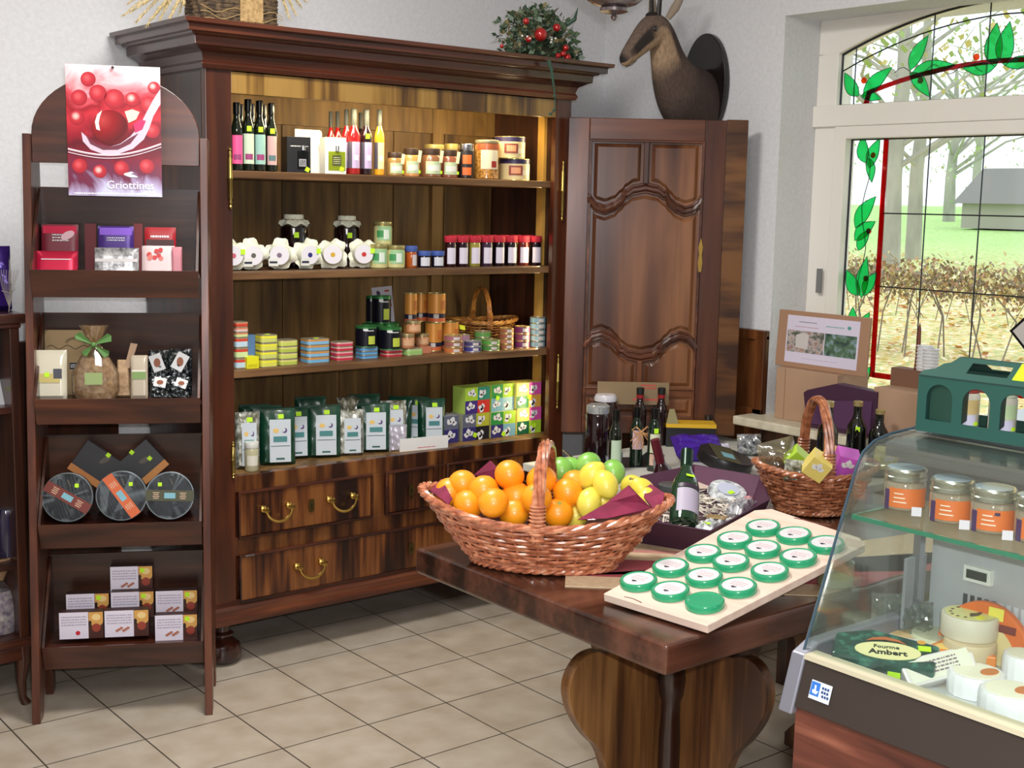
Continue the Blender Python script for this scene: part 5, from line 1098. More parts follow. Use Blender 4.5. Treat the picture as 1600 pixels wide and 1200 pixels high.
# patterned tea cartons: each face is four coloured squares with a pale leaf print
def leafprint(mb, cx, cz, s, y, k):
    for (dx, dz, a, L, w_) in ((0, -.1, 1.2+k, .5, .22), (-.05, -.1, 2.2+k, .42, .18), (.05, -.12, .3+k, .38, .16)):
        c_, s_ = math.cos(a), math.sin(a); P_ = [(0, 0), (L*.3, w_), (L*.7, w_*.8), (L, 0), (L*.7, -w_*.6), (L*.3, -w_*.7)]
        mb.prism([(cx+s*(dx+c_*u-s_*v), cz+s*(dz+s_*u+c_*v)) for u, v in P_], y-.0006, y, 'y')
def tea(label, u0, u1, vt, vb, y, cols, zb=None, side=(200, 196, 120), stk_=None, rz=0, d=.085, cells=(2, 2)):
    uc = (u0+u1)/2; X0, X1 = aty(u0, (vt+vb)/2, y).x, aty(u1, (vt+vb)/2, y).x; zt_ = aty(uc, vt, y).z; z0_ = z if zb is None else zb; w_, h = X1-X0, zt_-z0_
    t = box_item('tea_box', label, 'box', ((X0+X1)/2, y, z0_), w_, d, h, P(side, .45), rz, 'patterned tea cartons', bev=.0008)
    nx, nz = cells
    for i in range(nx):
        for j in range(nz):
            x0 = -w_/2+w_*i/nx; zz = h*(nz-1-j)/nz; mb = MB().b2(x0, x0+w_/nx, -.001, 0, zz, zz+h/nz); q = mb.build('coloured_square', P(cols[(i+j*nx) % len(cols)], .45), t)
            mb = MB(); leafprint(mb, x0+w_/nx/2, zz+h/nz/2, w_/nx*.95, -.0011, (i*2+j)*.6); mb.build('leaf_print', P((222, 222, 226), .5), q)
    if stk_: sticker(t, w_*stk_[0], -.0035, h*stk_[1], .018, rot=.4)
    return z0_+h+.0005, t
LM, TE, PU, RE, GN, SB, YW, PI_, GY, IN = (160, 200, 50), (30, 130, 110), (60, 36, 120), (200, 44, 36), (40, 140, 60), (120, 170, 190), (226, 196, 90), (206, 80, 160), (96, 100, 120), (50, 44, 110)
yt = 4.03
zt1_, _ = tea('grey and indigo tea carton at the left end of the carton rows', 694, 716, 650, 690, yt, (GY, IN), cells=(1, 2), side=(150, 150, 156))
zt2_, _ = tea('grey, olive and black tea carton second in the lower row', 723, 764, 646, 688, yt, (GY, (176, 176, 50), IN, (20, 20, 30)), stk_=(-.05, .2), side=(150, 150, 130))
zt3_, _ = tea('green and indigo tea carton in the middle of the lower row', 767, 805, 643, 684, yt, (GN, LM, IN, SB), stk_=(0, .12))
zt4_, _ = tea('amber, pink and green tea carton at the right end of the lower row', 808, 845, 637, 678, yt, (YW, PI_, (20, 90, 60), LM), stk_=(.2, .3), side=(240, 226, 120))
tea('lime, teal, purple and red tea carton, left of the upper row', 727, 765, 605, 646, yt, (LM, TE, PU, RE), zb=max(zt2_, zt2_), side=(170, 200, 90))
tea('green and pale blue tea carton, middle of the upper row', 768, 803, 600, 640, yt+.01, (GN, LM, SB, (150, 190, 200)), zb=zt3_, stk_=(-.25, .5), side=(180, 206, 90))
tea('amber and pink tea carton at the right end of the upper row', 807, 845, 598, 638, yt, (YW, PI_, (30, 100, 60), (210, 160, 70)), zb=zt4_, stk_=(.0, .45), side=(240, 226, 120))

# ================================================================ trestle table
TX0, TX1, TY0, TY1, TZ, TT = 1.775, 3.30, 1.695, 2.575, .76, .066
tab = thing('table', 'heavy dark oak table with a thick top on a lobed pedestal', 'table', (2.5, 2.1, 0)); TO = Vector((2.5, 2.1, 0))
def lt(mb): mb.v = [(x-TO.x, y-TO.y, z) for x, y, z in mb.v]; return mb
TW = blocks('oak_table_top', [(34, 18, 12), (58, 32, 22), (82, 48, 34), (98, 60, 44)], (3, 12, 3), rough=.22, coat=.45, sharp=.8, gr=(4, 50, 50))
lt(MB().b2(TX0, TX1, TY0, TY1, TZ-TT, TZ)).build('table_top', TW, tab, bevel=.010, seg=3)
PX, PY = 2.18, 2.06
def smooth(pts, n=5):
    out = []
    for i in range(len(pts)-1):
        p0, p1, p2, p3 = (Vector(pts[max(0, min(len(pts)-1, i+k))]) for k in (-1, 0, 1, 2))
        for j in range(n): t = j/n; out.append(tuple(.5*((2*p1)+(p2-p0)*t+(2*p0-5*p1+4*p2-p3)*t*t+(3*p1-p0-3*p2+p3)*t**3)))
    return out+[tuple(pts[-1])]
OAK = blocks('oak_pedestal', [(54, 28, 12), (88, 54, 26), (112, 74, 38), (140, 98, 54)], (11, 11, 1.0), rough=.35, coat=.2, sharp=.7, gr=(60, 60, 4))
lob = [(.03, .694)]+smooth([(.10, .694), (.15, .65), (.185, .606), (.22, .598), (.26, .608), (.305, .600), (.338, .565), (.345, .520), (.325, .465), (.285, .41), (.245, .37), (.225, .33), (.205, .27), (.20, .20), (.24, .13), (.30, .08), (.34, .04)])+[(.34, 0), (.03, 0)]
for px in (PX, 3.0):
    for (ax, s_, k) in (('y', -1, .97), ('y', 1, .97), ('x', -1, .86), ('x', 1, .86)):
        if px > 2.9 and ax == 'y' and s_ == 1: k = .6
        if ax == 'y': pts = [(px+s_*(q*k), z_) for q, z_ in lob]; a, b_ = PY-.004, PY+.027
        else: pts = [(PY+s_*(q*k), z_) for q, z_ in lob]; a, b_ = px-.004, px+.027
        lt(MB().prism(pts, a, b_, ax)).build('pedestal_board', OAK, tab, bevel=.002)
    lt(MB().lathe([(.030, 0), (.030, .35), (.026, .40), (.026, .44), (.034, .46), (.040, .50), (.034, .54), (.026, .56), (.03, .60), (.03, .694)], 24, (px-.012, PY-.012, 0))).build('pedestal_column', grain('column_oak', (24, 11, 7), (38, 18, 11), (50, 26, 17), 'z', rough=.22, coat=.5), tab)
# table runner in strips of natural card colour and rose
RUN = Vector((0, 0, TZ))
def quad(name, pts, z0_, th, mt, par=None, bev=0): return MB().prism([(p[0], p[1]) for p in pts], z0_, z0_+th, 'z').build(name, mt, par, bevel=bev)
def rp(t, s_): return (t*.741+s_*.671, -t*.671+s_*.741)
run = quad('table_runner', [rp(-.03, 2.815), rp(.54, 2.815), (2.62, 1.715), (3.0, 1.715), (3.0, 1.92), rp(.62, 3.24), rp(-.03, 3.24)], TZ+.0003, .0022, speckle('runner_cloth', [(.3, (206, 176, 140)), (.7, (222, 196, 160))], (60, 60, 60), rough=.9))
tag(run, 'beige table runner with a rose stripe lying across the oak table', 'runner')
quad('rose_stripe', [rp(-.03, 2.90), rp(.66, 2.90), (2.62, 1.72), (2.93, 1.74), rp(.86, 3.05), rp(-.03, 3.05)], TZ+.0026, .0004, P((166, 74, 80), .9), run)
quad('pink_line', [rp(-.03, 3.12), rp(.70, 3.12), rp(.70, 3.145), rp(-.03, 3.145)], TZ+.0026, .0004, P((206, 140, 130), .9), run)
# ---- fruit basket
BL_, BR_ = atz(660, 772, .925), atz(1048, 792, .925); bc = (BL_+BR_)/2; bang = math.atan2(BR_.y-BL_.y, BR_.x-BL_.x); BA = (BR_-BL_).length/2
fb = basket('large glossy copper-brown wicker basket full of citrus fruit on the oak table', (bc.x+.012, bc.y+.015, TZ+.0030), bang, BA, .150, .165, .085, .118, .050, .295, WK, rows=13, stakes=30, hr=.0125)
NAP = speckle('burgundy_napkin', [(.3, (110, 26, 56)), (.7, (142, 40, 74))], (20, 20, 20), rough=.85)
bM = fb.matrix_basis if False else Matrix.Translation((bc.x+.012, bc.y+.015, TZ+.003)) @ RZ(bang)
def nap(label, us):
    """folded napkin sheet through photo points with their heights"""
    P_ = [atz(u, v, zz) for u, v, zz in us]; c = sum(P_, Vector())/len(P_)
    mb = MB(); mb.add([p-c for p in P_], [list(range(len(P_)))]); o = mb.build('napkin', NAP, None, solid=.003); o.location = c; return tag(o, label, 'napkin')
nap('burgundy napkin corner folded over the right front rim of the fruit basket', ((903, 812, .905), (948, 786, .940), (983, 758, .985), (996, 772, .975), (1018, 794, .945), (1000, 802, .925), (950, 810, .910)))
nap('burgundy napkin corner standing at the right end of the fruit basket', ((1010, 752, .955), (1038, 770, .95), (1036, 786, .935), (1020, 794, .93), (1006, 776, .94)))
nap('burgundy napkin corner at the left end of the fruit basket', ((672, 766, .930), (690, 748, .955), (706, 778, .935), (700, 788, .922)))
nap('burgundy napkin point standing behind the oranges', ((742, 742, .94), (767, 720, .985), (778, 732, .975), (772, 752, .94)))
ORM = speckle('orange_peel', [(.3, (246, 146, 14)), (.7, (255, 168, 30))], (6, 6, 6), rough=.4, coat=.25); LEMM = speckle('lemon_peel', [(.3, (220, 200, 60)), (.7, (234, 216, 88))], (8, 8, 8), rough=.4, coat=.2); LIM = speckle('lime_peel', [(.3, (110, 170, 64)), (.7, (146, 198, 90))], (8, 8, 8), rough=.35, coat=.25)
rf = random.Random(9)
def peelbump(mt):
    nt = mt.node_tree; b = nt.nodes['Principled BSDF']; v = N(nt, 'ShaderNodeTexVoronoi', Scale=330); tc = nt.nodes.new('ShaderNodeTexCoord'); nt.links.new(tc.outputs['Object'], v.inputs['Vector'])
    bp = N(nt, 'ShaderNodeBump', Strength=.25, Distance=.0012); nt.links.new(v.outputs['Distance'], bp.inputs['Height']); nt.links.new(bp.outputs[0], b.inputs['Normal'])
for q in (ORM, LEMM, LIM): peelbump(q)
def fruit(kind, label, u, v, zc, r=None):
    p = atz(u, v, zc); rot = (rf.uniform(-.8, .8), rf.uniform(-.8, .8), rf.uniform(0, 6))
    t = thing(kind, label, kind, p, 0, {'orange': 'oranges in the basket', 'lemon': 'lemons in the basket', 'lime': 'limes in the basket'}[kind], rot)
    if kind == 'orange':
        r = r or .0365; MB().ball((0, 0, 0), (r, r, r*.95), n=28).build('peel', ORM, t); MB().lathe([(.005, r*.945), (.004, r*.958), (0, r*.955)], 8).build('stem_scar', P((150, 160, 80), .7), t)
    elif kind == 'lemon':
        r = r or .030; MB().ball((0, 0, 0), (r, r, r*1.22), n=28, f=lambda d: 1+.10*max(0, abs(d.z)-.86)/.14).build('peel', LEMM, t); MB().lathe([(.004, r*1.33), (.003, r*1.36), (0, r*1.355)], 8).build('stem_scar', P((120, 100, 50), .7), t)
    else:
        r = r or .031; MB().ball((0, 0, 0), (r, r, r*1.12), n=28).build('peel', LIM, t)
for (u, v, zc, lab) in ((702, 769, .925, 'orange half covered by the napkin at the left end of the basket'), (723, 757, .945, 'orange behind the leftmost one'), (756, 766, .948, 'second orange in the front row from the left'),
    (796, 742, .985, 'topmost orange on the left of the basket handle'), (771, 786, .935, 'large front orange left of the handle'), (806, 776, .935, 'orange between the large front one and the handle'),
    (838, 779, .945, 'orange directly behind the front leg of the handle'), (846, 750, .975, 'reddish orange behind the top of the handle leg'), (887, 770, .948, 'shiny orange right of the handle'), (899, 757, .955, 'deep orange fruit behind the shiny one right of the handle'),
    (872, 802, .905, 'orange low against the rim right of the handle'), (803, 801, .902, 'orange low against the rim left of the handle'), (731, 789, .915, 'orange sunk low at the left front rim')):
    fruit('orange', lab, u, v, zc)
for (u, v, zc, lab) in ((925, 743, .985, 'lemon on top beside the limes'), (946, 757, .972, 'speckled lemon lying on the others'), (920, 786, .930, 'lemon in front at the edge of the napkin'), (945, 785, .925, 'lemon just behind the folded napkin'),
    (988, 762, .935, 'lemon behind the napkin corner'), (1004, 768, .932, 'lemon at the right end of the basket'), (1012, 787, .915, 'lemon sunk low beside the right napkin'), (900, 803, .895, 'lemon low at the front rim')):
    fruit('lemon', lab, u, v, zc)
for (u, v, zc, lab) in ((877, 734, .955, 'lime just right of the handle'), (890, 734, .950, 'pale lime between the handle and the big lime'), (919, 726, .968, 'big lime at the back of the basket'), (958, 738, .950, 'lime lying at the back right of the basket')):
    fruit('lime', lab, u, v, zc)
# ---- board with green-rimmed discs
cA, cB, cC, cD = atz(943, 926, .785), atz(1105, 976, .785), atz(1362, 842, .878), atz(1190, 794, .878)
cB.z = cA.z = .783
u_b = ((cB-cA)).normalized(); v_b = ((cD-cA)+(cC-cB)).normalized(); v_b = (v_b-u_b*v_b.dot(u_b)).normalized(); n_b = u_b.cross(v_b)
if n_b.z < 0: n_b = -n_b
bd = thing('sampler_board', 'pale wooden board of green-rimmed round samples propped on the table', 'board', cA)
Mb = Matrix((u_b, v_b, n_b)).transposed().to_4x4(); bd.matrix_basis = Matrix.Translation(cA) @ Mb
Mi = (Matrix.Translation(cA) @ Mb).inverted()
pl = [Mi @ p for p in (cA, cB, cC, cD)]; print('board', [tuple(round(c, 3) for c in p) for p in pl])
dC = Mi @ atz(1362, 838, .872)
ch = [(0, 0), (pl[1].x, 0), (pl[2].x, pl[2].y-.03), (pl[2].x-.03, pl[2].y), (pl[3].x+.03, pl[3].y), (pl[3].x, pl[3].y-.03)]
MB().prism([(p[0], p[1]) for p in ch], -.018, 0, 'z').build('board', W_BOARD, bd, bevel=.0015)
mb = MB(); mb.tube([(.05+.10*t/8, .012+.003*math.sin(t), -.0005) for t in range(5)], .0016, 5); mb.tube([(.10+.025*t, pl[3].y-.025+.002*math.sin(t*2), .0003) for t in range(5)], .0016, 5); mb.build('crack', P((110, 60, 50), .8), bd)
GRN = P((44, 156, 108), .22, 0, .5)
def onboard(u, v):
    d = ray(u, v); t = (cA-C0).dot(n_b)/d.dot(n_b); return Mi @ (C0+d*t)
def bdisc(u, v, lab, plain=False):
    p = onboard(u, v+5); r = .0415
    t = thing('lidded_sample', lab, 'lid', (Matrix.Translation(cA) @ Mb) @ Vector((p.x, p.y, .0006)), 0, 'green-rimmed round samples'); t.rotation_euler = Mb.to_euler()
    MB().lathe([(0, 0), (r, 0), (r, .012), (r-.002, .015), (r-.006, .0155), (r-.009, .013), (0, .013)], 44).build('green_cap', GRN, t)
    if not plain:
        MB().lathe([(r-.0085, .0132), (r-.0085, .0142), (0, .0142)], 40).build('round_label', P((214, 212, 214), .5), t)
        mb = MB(); rr = random.Random(int(u)); mb.prism([(-.001+.006*math.cos(a)*(1+.5*math.sin(3*a)), -.014+.004*math.sin(a)) for a in [PI*i/6 for i in range(12)]], .0142, .0146, 'z')
        mb.v = mb.v; mb.build('emblem', P((60, 44, 56), .6), t)
        mb = MB()
        for k, zz in enumerate((.012, .004, -.003)):
            x = -.018
            while x < .018: w_ = rr.uniform(.003, .007); mb.b2(x, x+w_, zz-.0007, zz+.0007, .0142, .0145); x += w_+.002
        mb.build('print', P((190, 120, 130), .6), t)
dp = [(395, 368), (538, 305), (683, 242), (823, 182), (950, 127), (537, 412), (687, 350), (807, 282), (948, 223), (1088, 162), (690, 463), (837, 395), (980, 325), (1107, 262), (1232, 203)]
rn = ('left', 'middle', 'right'); cn = ('nearest', 'second', 'third', 'fourth', 'farthest')
for i, (a, b_) in enumerate(dp):
    plain = i == 10
    bdisc(860+a/2.857, 780+b_/2.857, 'plain unlabelled green lid at the front corner of the board' if plain else 'green-rimmed labelled disc, %s one in the %s row of the board' % (cn[i % 5], rn[i//5]), plain)
pj = (Matrix.Translation(cA) @ Mb) @ Vector((pl[2].x-.06, pl[2].y-.05, -.019)); zt_ = pj.z-.004
t = thing('prop_jar', 'squat greenish glass jar propping up the far end of the board', 'jar', (pj.x, pj.y, TZ+.0030)); hj = zt_-TZ-.008
MB().lathe([(0, 0), (.036, 0), (.042, .006), (.042, hj*.75), (.035, hj*.85), (.035, hj*.97), (0, hj*.97)], 28).build('glass_body', P((176, 184, 140), .08, 0, .7, trans=.3), t)
# ================================================================ purple gift tray on the table
TB = TZ+.0028
rimp = [atz(u, v, .835) for u, v in ((985, 812), (1110, 832), (1203, 782), (1190, 745), (1085, 727), (1000, 745))]
cen = sum(rimp, Vector())/6; cen.z = TB
tray = thing('gift_tray', 'deep purple six-sided cardboard tray filled with wrapped goods', 'tray', cen)
PUR = P((66, 34, 58), .55); PURI = P((84, 40, 66), .6)
oo = [Vector((p.x-cen.x, p.y-cen.y, .075)) for p in rimp]; ob_ = [Vector((p.x*.86, p.y*.86, .0)) for p in oo]; ii = [Vector((p.x*.975, p.y*.975, .075)) for p in oo]; ib = [Vector((p.x*.84, p.y*.84, .004)) for p in oo]
mb = MB()
for k in range(6):
    j = (k+1) % 6; mb.add([ob_[k], ob_[j], oo[j], oo[k]], [(0, 1, 2, 3)], 0); mb.add([oo[k], oo[j], ii[j], ii[k]], [(0, 1, 2, 3)], 0); mb.add([ii[k], ii[j], ib[j], ib[k]], [(0, 1, 2, 3)], 1)
mb.add(ib, [list(range(6))], 1); mb.add(ob_, [list(range(6))], 0); mb.build('tray_wall', [PUR, PURI], tray)
FZ = TB+.006
def lie(o, p0, p1):
    """lay a standing object from p0 to p1 with its face turned up"""
    z_ = (p1-p0).normalized(); y_ = Vector((0, 0, -1)); y_ = (y_-z_*y_.dot(z_)).normalized(); x_ = y_.cross(z_)
    o.rotation_euler = Matrix((x_, y_, z_)).transposed().to_euler(); o.location = p0
t = thing('wine_bottle', 'dark green bottle with a lilac label standing tilted in the purple tray', 'bottle', atz(1068, 822, .782), 0, None, (-.80, .22, -.62)); t.scale = (1.16,)*3
MB().lathe([(0, .003), (.028, 0), (.034, .004), (.034, .10), (.028, .125), (.014, .155), (.013, .195), (.0145, .196), (.0145, .21), (0, .21)], 26).build('glass_body', P((20, 52, 30), .05, 0, .7), t)
MB().lathe([(.0145, .165), (.015, .213), (0, .214)], 18).build('capsule', P((16, 44, 30), .25, .4), t)
arcband(.034, .022, .085, -PI/2, .85, P((176, 166, 184), .5), t); arcband(.034, .088, .098, -PI/2, .8, P((60, 40, 60), .4), t, 'label_band'); 
q = text('Brut', .014, P((190, 160, 190), .5), t, T(0, -.0355, .100) @ FRONT) if False else None
MB().box((0, 0, 0), (.020, .001, .010), 0, T(.002, -.0300, .123) @ RX(-.5)).build('price_sticker', STICK, t)
CP = speckle('crinkled_clear_bag', [(.35, (120, 124, 124)), (.5, (190, 194, 196)), (.65, (236, 238, 240))], (45, 45, 45), rough=.12, coat=.6, bump=.4)
def bagitem(nm, label, cat, p, w_, h, t_, mt, rot, seed, st=None, grp=None, crink=.003):
    t = thing(nm, label, cat, p, 0, grp, rot); pouch_mb(w_, h, t_, crink=crink, seed=seed).build('wrapper', mt, t)
    if st: MB().box((st[0], -t_*.5-.003, st[1]), (.018, .001, .014)).build('price_sticker', STICK, t)
    return t
SW_ = speckle('silver_wrap', [(.35, (120, 120, 124)), (.5, (200, 200, 206)), (.65, (244, 244, 246))], (50, 50, 50), rough=.15, metal=.5)
t = bagitem('clear_packet', 'long crinkled clear packet with a gold band lying along the front of the purple tray', 'packet', (0, 0, 0), .055, .17, .036, CP, (0, 0, 0), 71, (.0, .03))
lie(t, atz(1098, 834, FZ+.02), atz(1155, 796, FZ+.028)); MB().b2(-.027, .027, -.0225, -.0205, .085, .115).build('gold_label', P((190, 160, 110), .3, .5), t)
t = bagitem('foil_packet', 'silver foil packet with a red-tipped twist pointing to the right corner of the purple tray', 'packet', (0, 0, 0), .048, .15, .034, SW_, (0, 0, 0), 72)
lie(t, atz(1146, 803, FZ+.03), atz(1192, 762, FZ+.045)); MB().lathe([(.016, .140), (.012, .158), (0, .16)], 14).build('twist', P((206, 150, 150), .3, .4), t)
t = thing('paper_doily', 'white round cheese-like packet with a blue-white label in the purple tray', 'packet', atz(1135, 775, FZ+.01), 0, None, (.35, -.1, 0))
MB().lathe([(0, 0), (.055, 0), (.06, .006), (.055, .022), (0, .024)], 30).build('wrapper', CP, t); MB().lathe([(.034, .0245), (.034, .026), (0, .026)], 24).build('label', P((190, 194, 214), .4), t); MB().box((-.01, -.02, .028), (.02, .014, .001)).build('price_sticker', STICK, t)
t = thing('gold_tin', 'shallow gold-rimmed tin behind the wrapped packets in the purple tray', 'tin', atz(1118, 764, FZ), 0, None, (.25, 0, 0))
MB().lathe([(0, 0), (.045, 0), (.048, .02), (.044, .024), (0, .022)], 30).build('tin_body', P((206, 184, 130), .25, .7), t)
x = atz(1050, 758, .84); t = thing('orange_label_jar', 'glass jar with a grey lid and orange label in the purple tray', 'jar', (x.x, x.y, FZ))
MB().lathe([(0, 0), (.036, 0), (.038, .004), (.038, .055), (.034, .06)], 28).build('glass_body', P((110, 100, 90), .1, 0, .5), t); MB().lathe([(.037, .058), (.039, .06), (.039, .073), (.036, .075), (0, .074)], 28).build('lid', P((120, 124, 124), .3, .7), t); arcband(.038, .012, .052, FACE_A-.1, .7, P((214, 100, 44), .5), t)
t = thing('shredded_filling', 'pale shredded paper filling the bottom of the purple tray', 'filling', (cen.x, cen.y, FZ)); 
# filling is countless strips
bpy.data.objects.remove(t)
mb = MB(); rr = random.Random(4)
for i in range(420):
    k = rr.random()**.5*.74; a = rr.uniform(0, 2*PI); s_ = int(a/(2*PI)*6) % 6; f = rr.random(); e = oo[s_].lerp(oo[(s_+1) % 6], f)*k
    p = Vector((e.x+cen.x, e.y+cen.y, FZ+rr.uniform(.002, .016))); b_ = rr.uniform(0, 6.3); d = Vector((math.cos(b_), math.sin(b_), rr.uniform(-.3, .3)))*.02; w2 = Vector((-math.sin(b_), math.cos(b_), 0))*.002
    mb.add([p-d-w2, p+d-w2+Vector((0, 0, .004)), p+d+w2, p-d+w2], [(0, 1, 2, 3)])
o = mb.build('paper_shreds', P((214, 206, 190), .7), None, weld=False); tag(o, 'pale shredded paper lining the purple gift tray', 'filling'); o['kind'] = 'stuff'
# ================================================================ second table by the window wall
sx0, sx1, sy0, sy1, sz = 2.98, 4.05, 2.64, 3.62, .66
st2 = thing('side_table', 'white-topped low table by the window wall crowded with bottles', 'table', (3.5, 3.1, 0))
MB().b2(sx0-3.5, sx1-3.5, sy0-3.1, sy1-3.1, sz-.03, sz).build('table_top', speckle('white_laminate', [(.3, (200, 200, 190)), (.7, (216, 214, 206))], (9, 9, 9), rough=.4), st2, bevel=.004)
for x in (sx0+.42, sx1-.04):
    for y in (sy0+.04, sy1-.04): MB().b2(x-.022-3.5, x+.022-3.5, y-.022-3.1, y+.022-3.1, 0, sz-.03).build('leg', W_DARK, st2, bevel=.002)
SZ_ = sz+.0006
def onp(u, v, zz=SZ_): return atz(u, v, zz)
def gb(label, uc, vbase, vtop, w_px, glass, cap, labs, grp=None, **k):
    p = onp(uc, vbase); d = depth(p); r = w_px/2*d/F; h = aty(uc, vtop, p.y).z-SZ_; return bottle(label, p.x, p.y, SZ_, r, h, glass, cap, labs, grp, a=-PI/2-.5, **k)
LB = P((176, 196, 170), .55); LB2 = P((206, 170, 150), .55); LB3 = P((206, 206, 176), .55)
t = gb('slim dark bottle with a pale green label in front of the big dark jar', 960, 737, 640, 20, DGL, DCAP, [(.10, .52, LB)], None, st=False, neck=.5)
pinkb = t = gb('slim dark bottle with a pink label and a raffia bow on the side table', 993, 728, 636, 20, P((16, 34, 20), .06, 0, .7), DCAP, [(.30, .62, P((216, 180, 180), .55))], None, st=False, neck=.5, shoulder=.66)
t = gb('slim dark bottle with a pale label and price sticker on its neck', 1020, 735, 638, 20, P((16, 34, 20), .06, 0, .7), DCAP, [(.30, .60, LB3), (.10, .28, LB2)], None, st=True, neck=.5, shoulder=.68)
for (u, lab) in ((997, 'left'), (1031, 'right')):
    p = onp(u, 705); t = bottle('black-capped bottle with a red neck band behind, %s one' % lab, p.x+.1, p.y+.10, SZ_, .028, aty(u, 606, p.y+.10).z-SZ_, P((30, 16, 16), .1, 0, .6), P((20, 24, 22), .4), [], None, False, neck=.48, capf=.11)
    hh_ = aty(u, 606, p.y+.10).z-SZ_; MB().lathe([(.0145, hh_*.82), (.0150, hh_*.88)], 16).build('red_band', P((150, 24, 34), .4), t)
p = onp(957, 722); p.y += .11; p.x += .02
h_ = aty(958, 629, p.y).z-SZ_; r = 19*depth(p)/F
t = thing('storage_jar', 'tall jar of dark preserves with a clear domed lid on the side table', 'jar', (p.x, p.y, SZ_))
MB().lathe([(0, 0), (r*.96, 0), (r, .006), (r, h_*.80), (r*.9, h_*.84)], 30).build('glass_body', P((30, 12, 14), .06, 0, .7), t)
MB().lathe([(r*.94, h_*.84), (r*.97, h_*.86), (r*.97, h_*.97), (r*.8, h_), (0, h_)], 30).build('lid', P((176, 180, 180), .12, .4), t)
p = onp(976, 700); p.y += .12
t = thing('white_lid_jar', 'squat jar with a rounded white lid behind the tall dark jar', 'jar', (p.x, p.y, SZ_)); h2 = aty(976, 613, p.y).z-SZ_
MB().lathe([(0, 0), (.045, 0), (.048, .01), (.048, h2-.03), (.045, h2-.025)], 26).build('glass_body', P((40, 20, 20), .1, 0, .5), t); MB().lathe([(.046, h2-.026), (.047, h2-.012), (.04, h2), (0, h2+.002)], 26).build('lid', P((206, 204, 212), .3), t)
# beige placard with red lettering on the carved door
hx = Vector((math.cos(dang), math.sin(dang), 0)); hn = Vector((hx.y, -hx.x, 0))
t = thing('placard', 'beige card placard with red lettering standing against the carved door', 'sign', (0, 0, 0)); 
pa = HB+hx*.21+hn*.06; d = ray(933, 620); tt = ((pa-C0).dot(hn))/d.dot(hn); A_ = C0+d*tt; d = ray(1045, 620); tt = ((pa-C0).dot(hn))/d.dot(hn); B_ = C0+d*tt; wpl = (B_-A_).length
d = ray(990, 597); Z1 = (C0+d*((pa-C0).dot(hn))/d.dot(hn)).z; d = ray(990, 632); Z0 = (C0+d*((pa-C0).dot(hn))/d.dot(hn)).z
t.location = (A_.x, A_.y, SZ_); t.rotation_euler = (0, 0, dang); hb = Z0-SZ_
MB().b2(0, wpl, 0, .003, hb, Z1-SZ_).build('card', P((138, 116, 84), .6), t); MB().b2(wpl*.15, wpl*.2, .003, .02, 0, hb+.02).b2(wpl*.8, wpl*.85, .003, .02, 0, hb+.02).build('stand', BLACK, t)
text('Miel', .030, P((200, 60, 56), .5), t, T(wpl*.70, -.0008, (Z1-SZ_)-.018) @ FRONT, bold=.0006) if False else lines(t, wpl*.60, wpl*.82, Z1-SZ_-.030, Z1-SZ_-.006, -.0002, 2, P((206, 60, 56), .5), 'lettering')
lines(t, wpl*.5, wpl*.95, hb+.012, hb+.030, -.0002, 1, P((206, 70, 66), .5), 'lettering', 5)
# small glasses, silver tray, raffia bows, dark bottle etc.
p = onp(934, 727)
t = thing('metal_tray', 'small black metal tray with turned-up ends on the side table', 'tray', (p.x+.08, p.y, SZ_), -.5)
MB().b2(-.13, .13, -.09, .09, 0, .003).prism([(-.13, .0), (-.13, .003), (-.175, .035), (-.178, .033)], -.09, .09, 'y').prism([(.13, .0), (.13, .003), (.165, .03), (.168, .028)], -.09, .09, 'y').build('tray', P((52, 54, 62), .25, .7), t)
for i, (u, v) in enumerate(((952, 735), (966, 730), (1027, 740), (1031, 733))):
    p = onp(u, v); p.z = SZ_+.004
    t = thing('shot_glass', 'small clear glass %s' % ('in front of the slim bottle with the green label' if i == 0 else 'beside the leftmost small glass' if i == 1 else 'in front of the bottle with the neck sticker' if i == 2 else 'behind the one in front of the stickered bottle'), 'glass', p, 0, 'small clear glasses')
    MB().lathe([(0, 0), (.012, 0), (.013, .004), (.016, .05), (.0145, .05), (.0115, .006), (0, .006)], 18).build('glass', P((200, 206, 214), .04, 0, .8, trans=.75), t)
RAF = P((190, 140, 90), .7)
def raffia(label, u, v, zc, s_=1, seed=0):
    p = atz(u, v, zc); r = random.Random(seed); mb = MB()
    for k in range(7):
        a = -.9+.3*k+r.uniform(-.1, .1); mb.tube([(0, 0, 0), (.03*math.sin(a)*s_, -.004, -.03*math.cos(a)*s_), (.06*math.sin(a)*s_+r.uniform(-.01, .01), -.008, -.06*math.cos(a)*s_)], .0018, 5)
    for k in (-1, 1): mb.tube([(0, 0, 0), (.02*k, 0, .02), (.035*k, 0, .008), (.02*k, 0, -.008), (0, 0, 0)], .003, 6)
    mb.ball((0, 0, 0), .005); o = mb.build('raffia_bow', RAF, None, weld=False); o.location = p; o.rotation_euler = (0, 0, -.6); return tag(o, label, 'bow')
rfb = raffia('x', 994, 706, .78, 1.0, 1); rfb.parent = pinkb; rfb.location = (-.01, -.036, .135); del rfb['label']; del rfb['category']
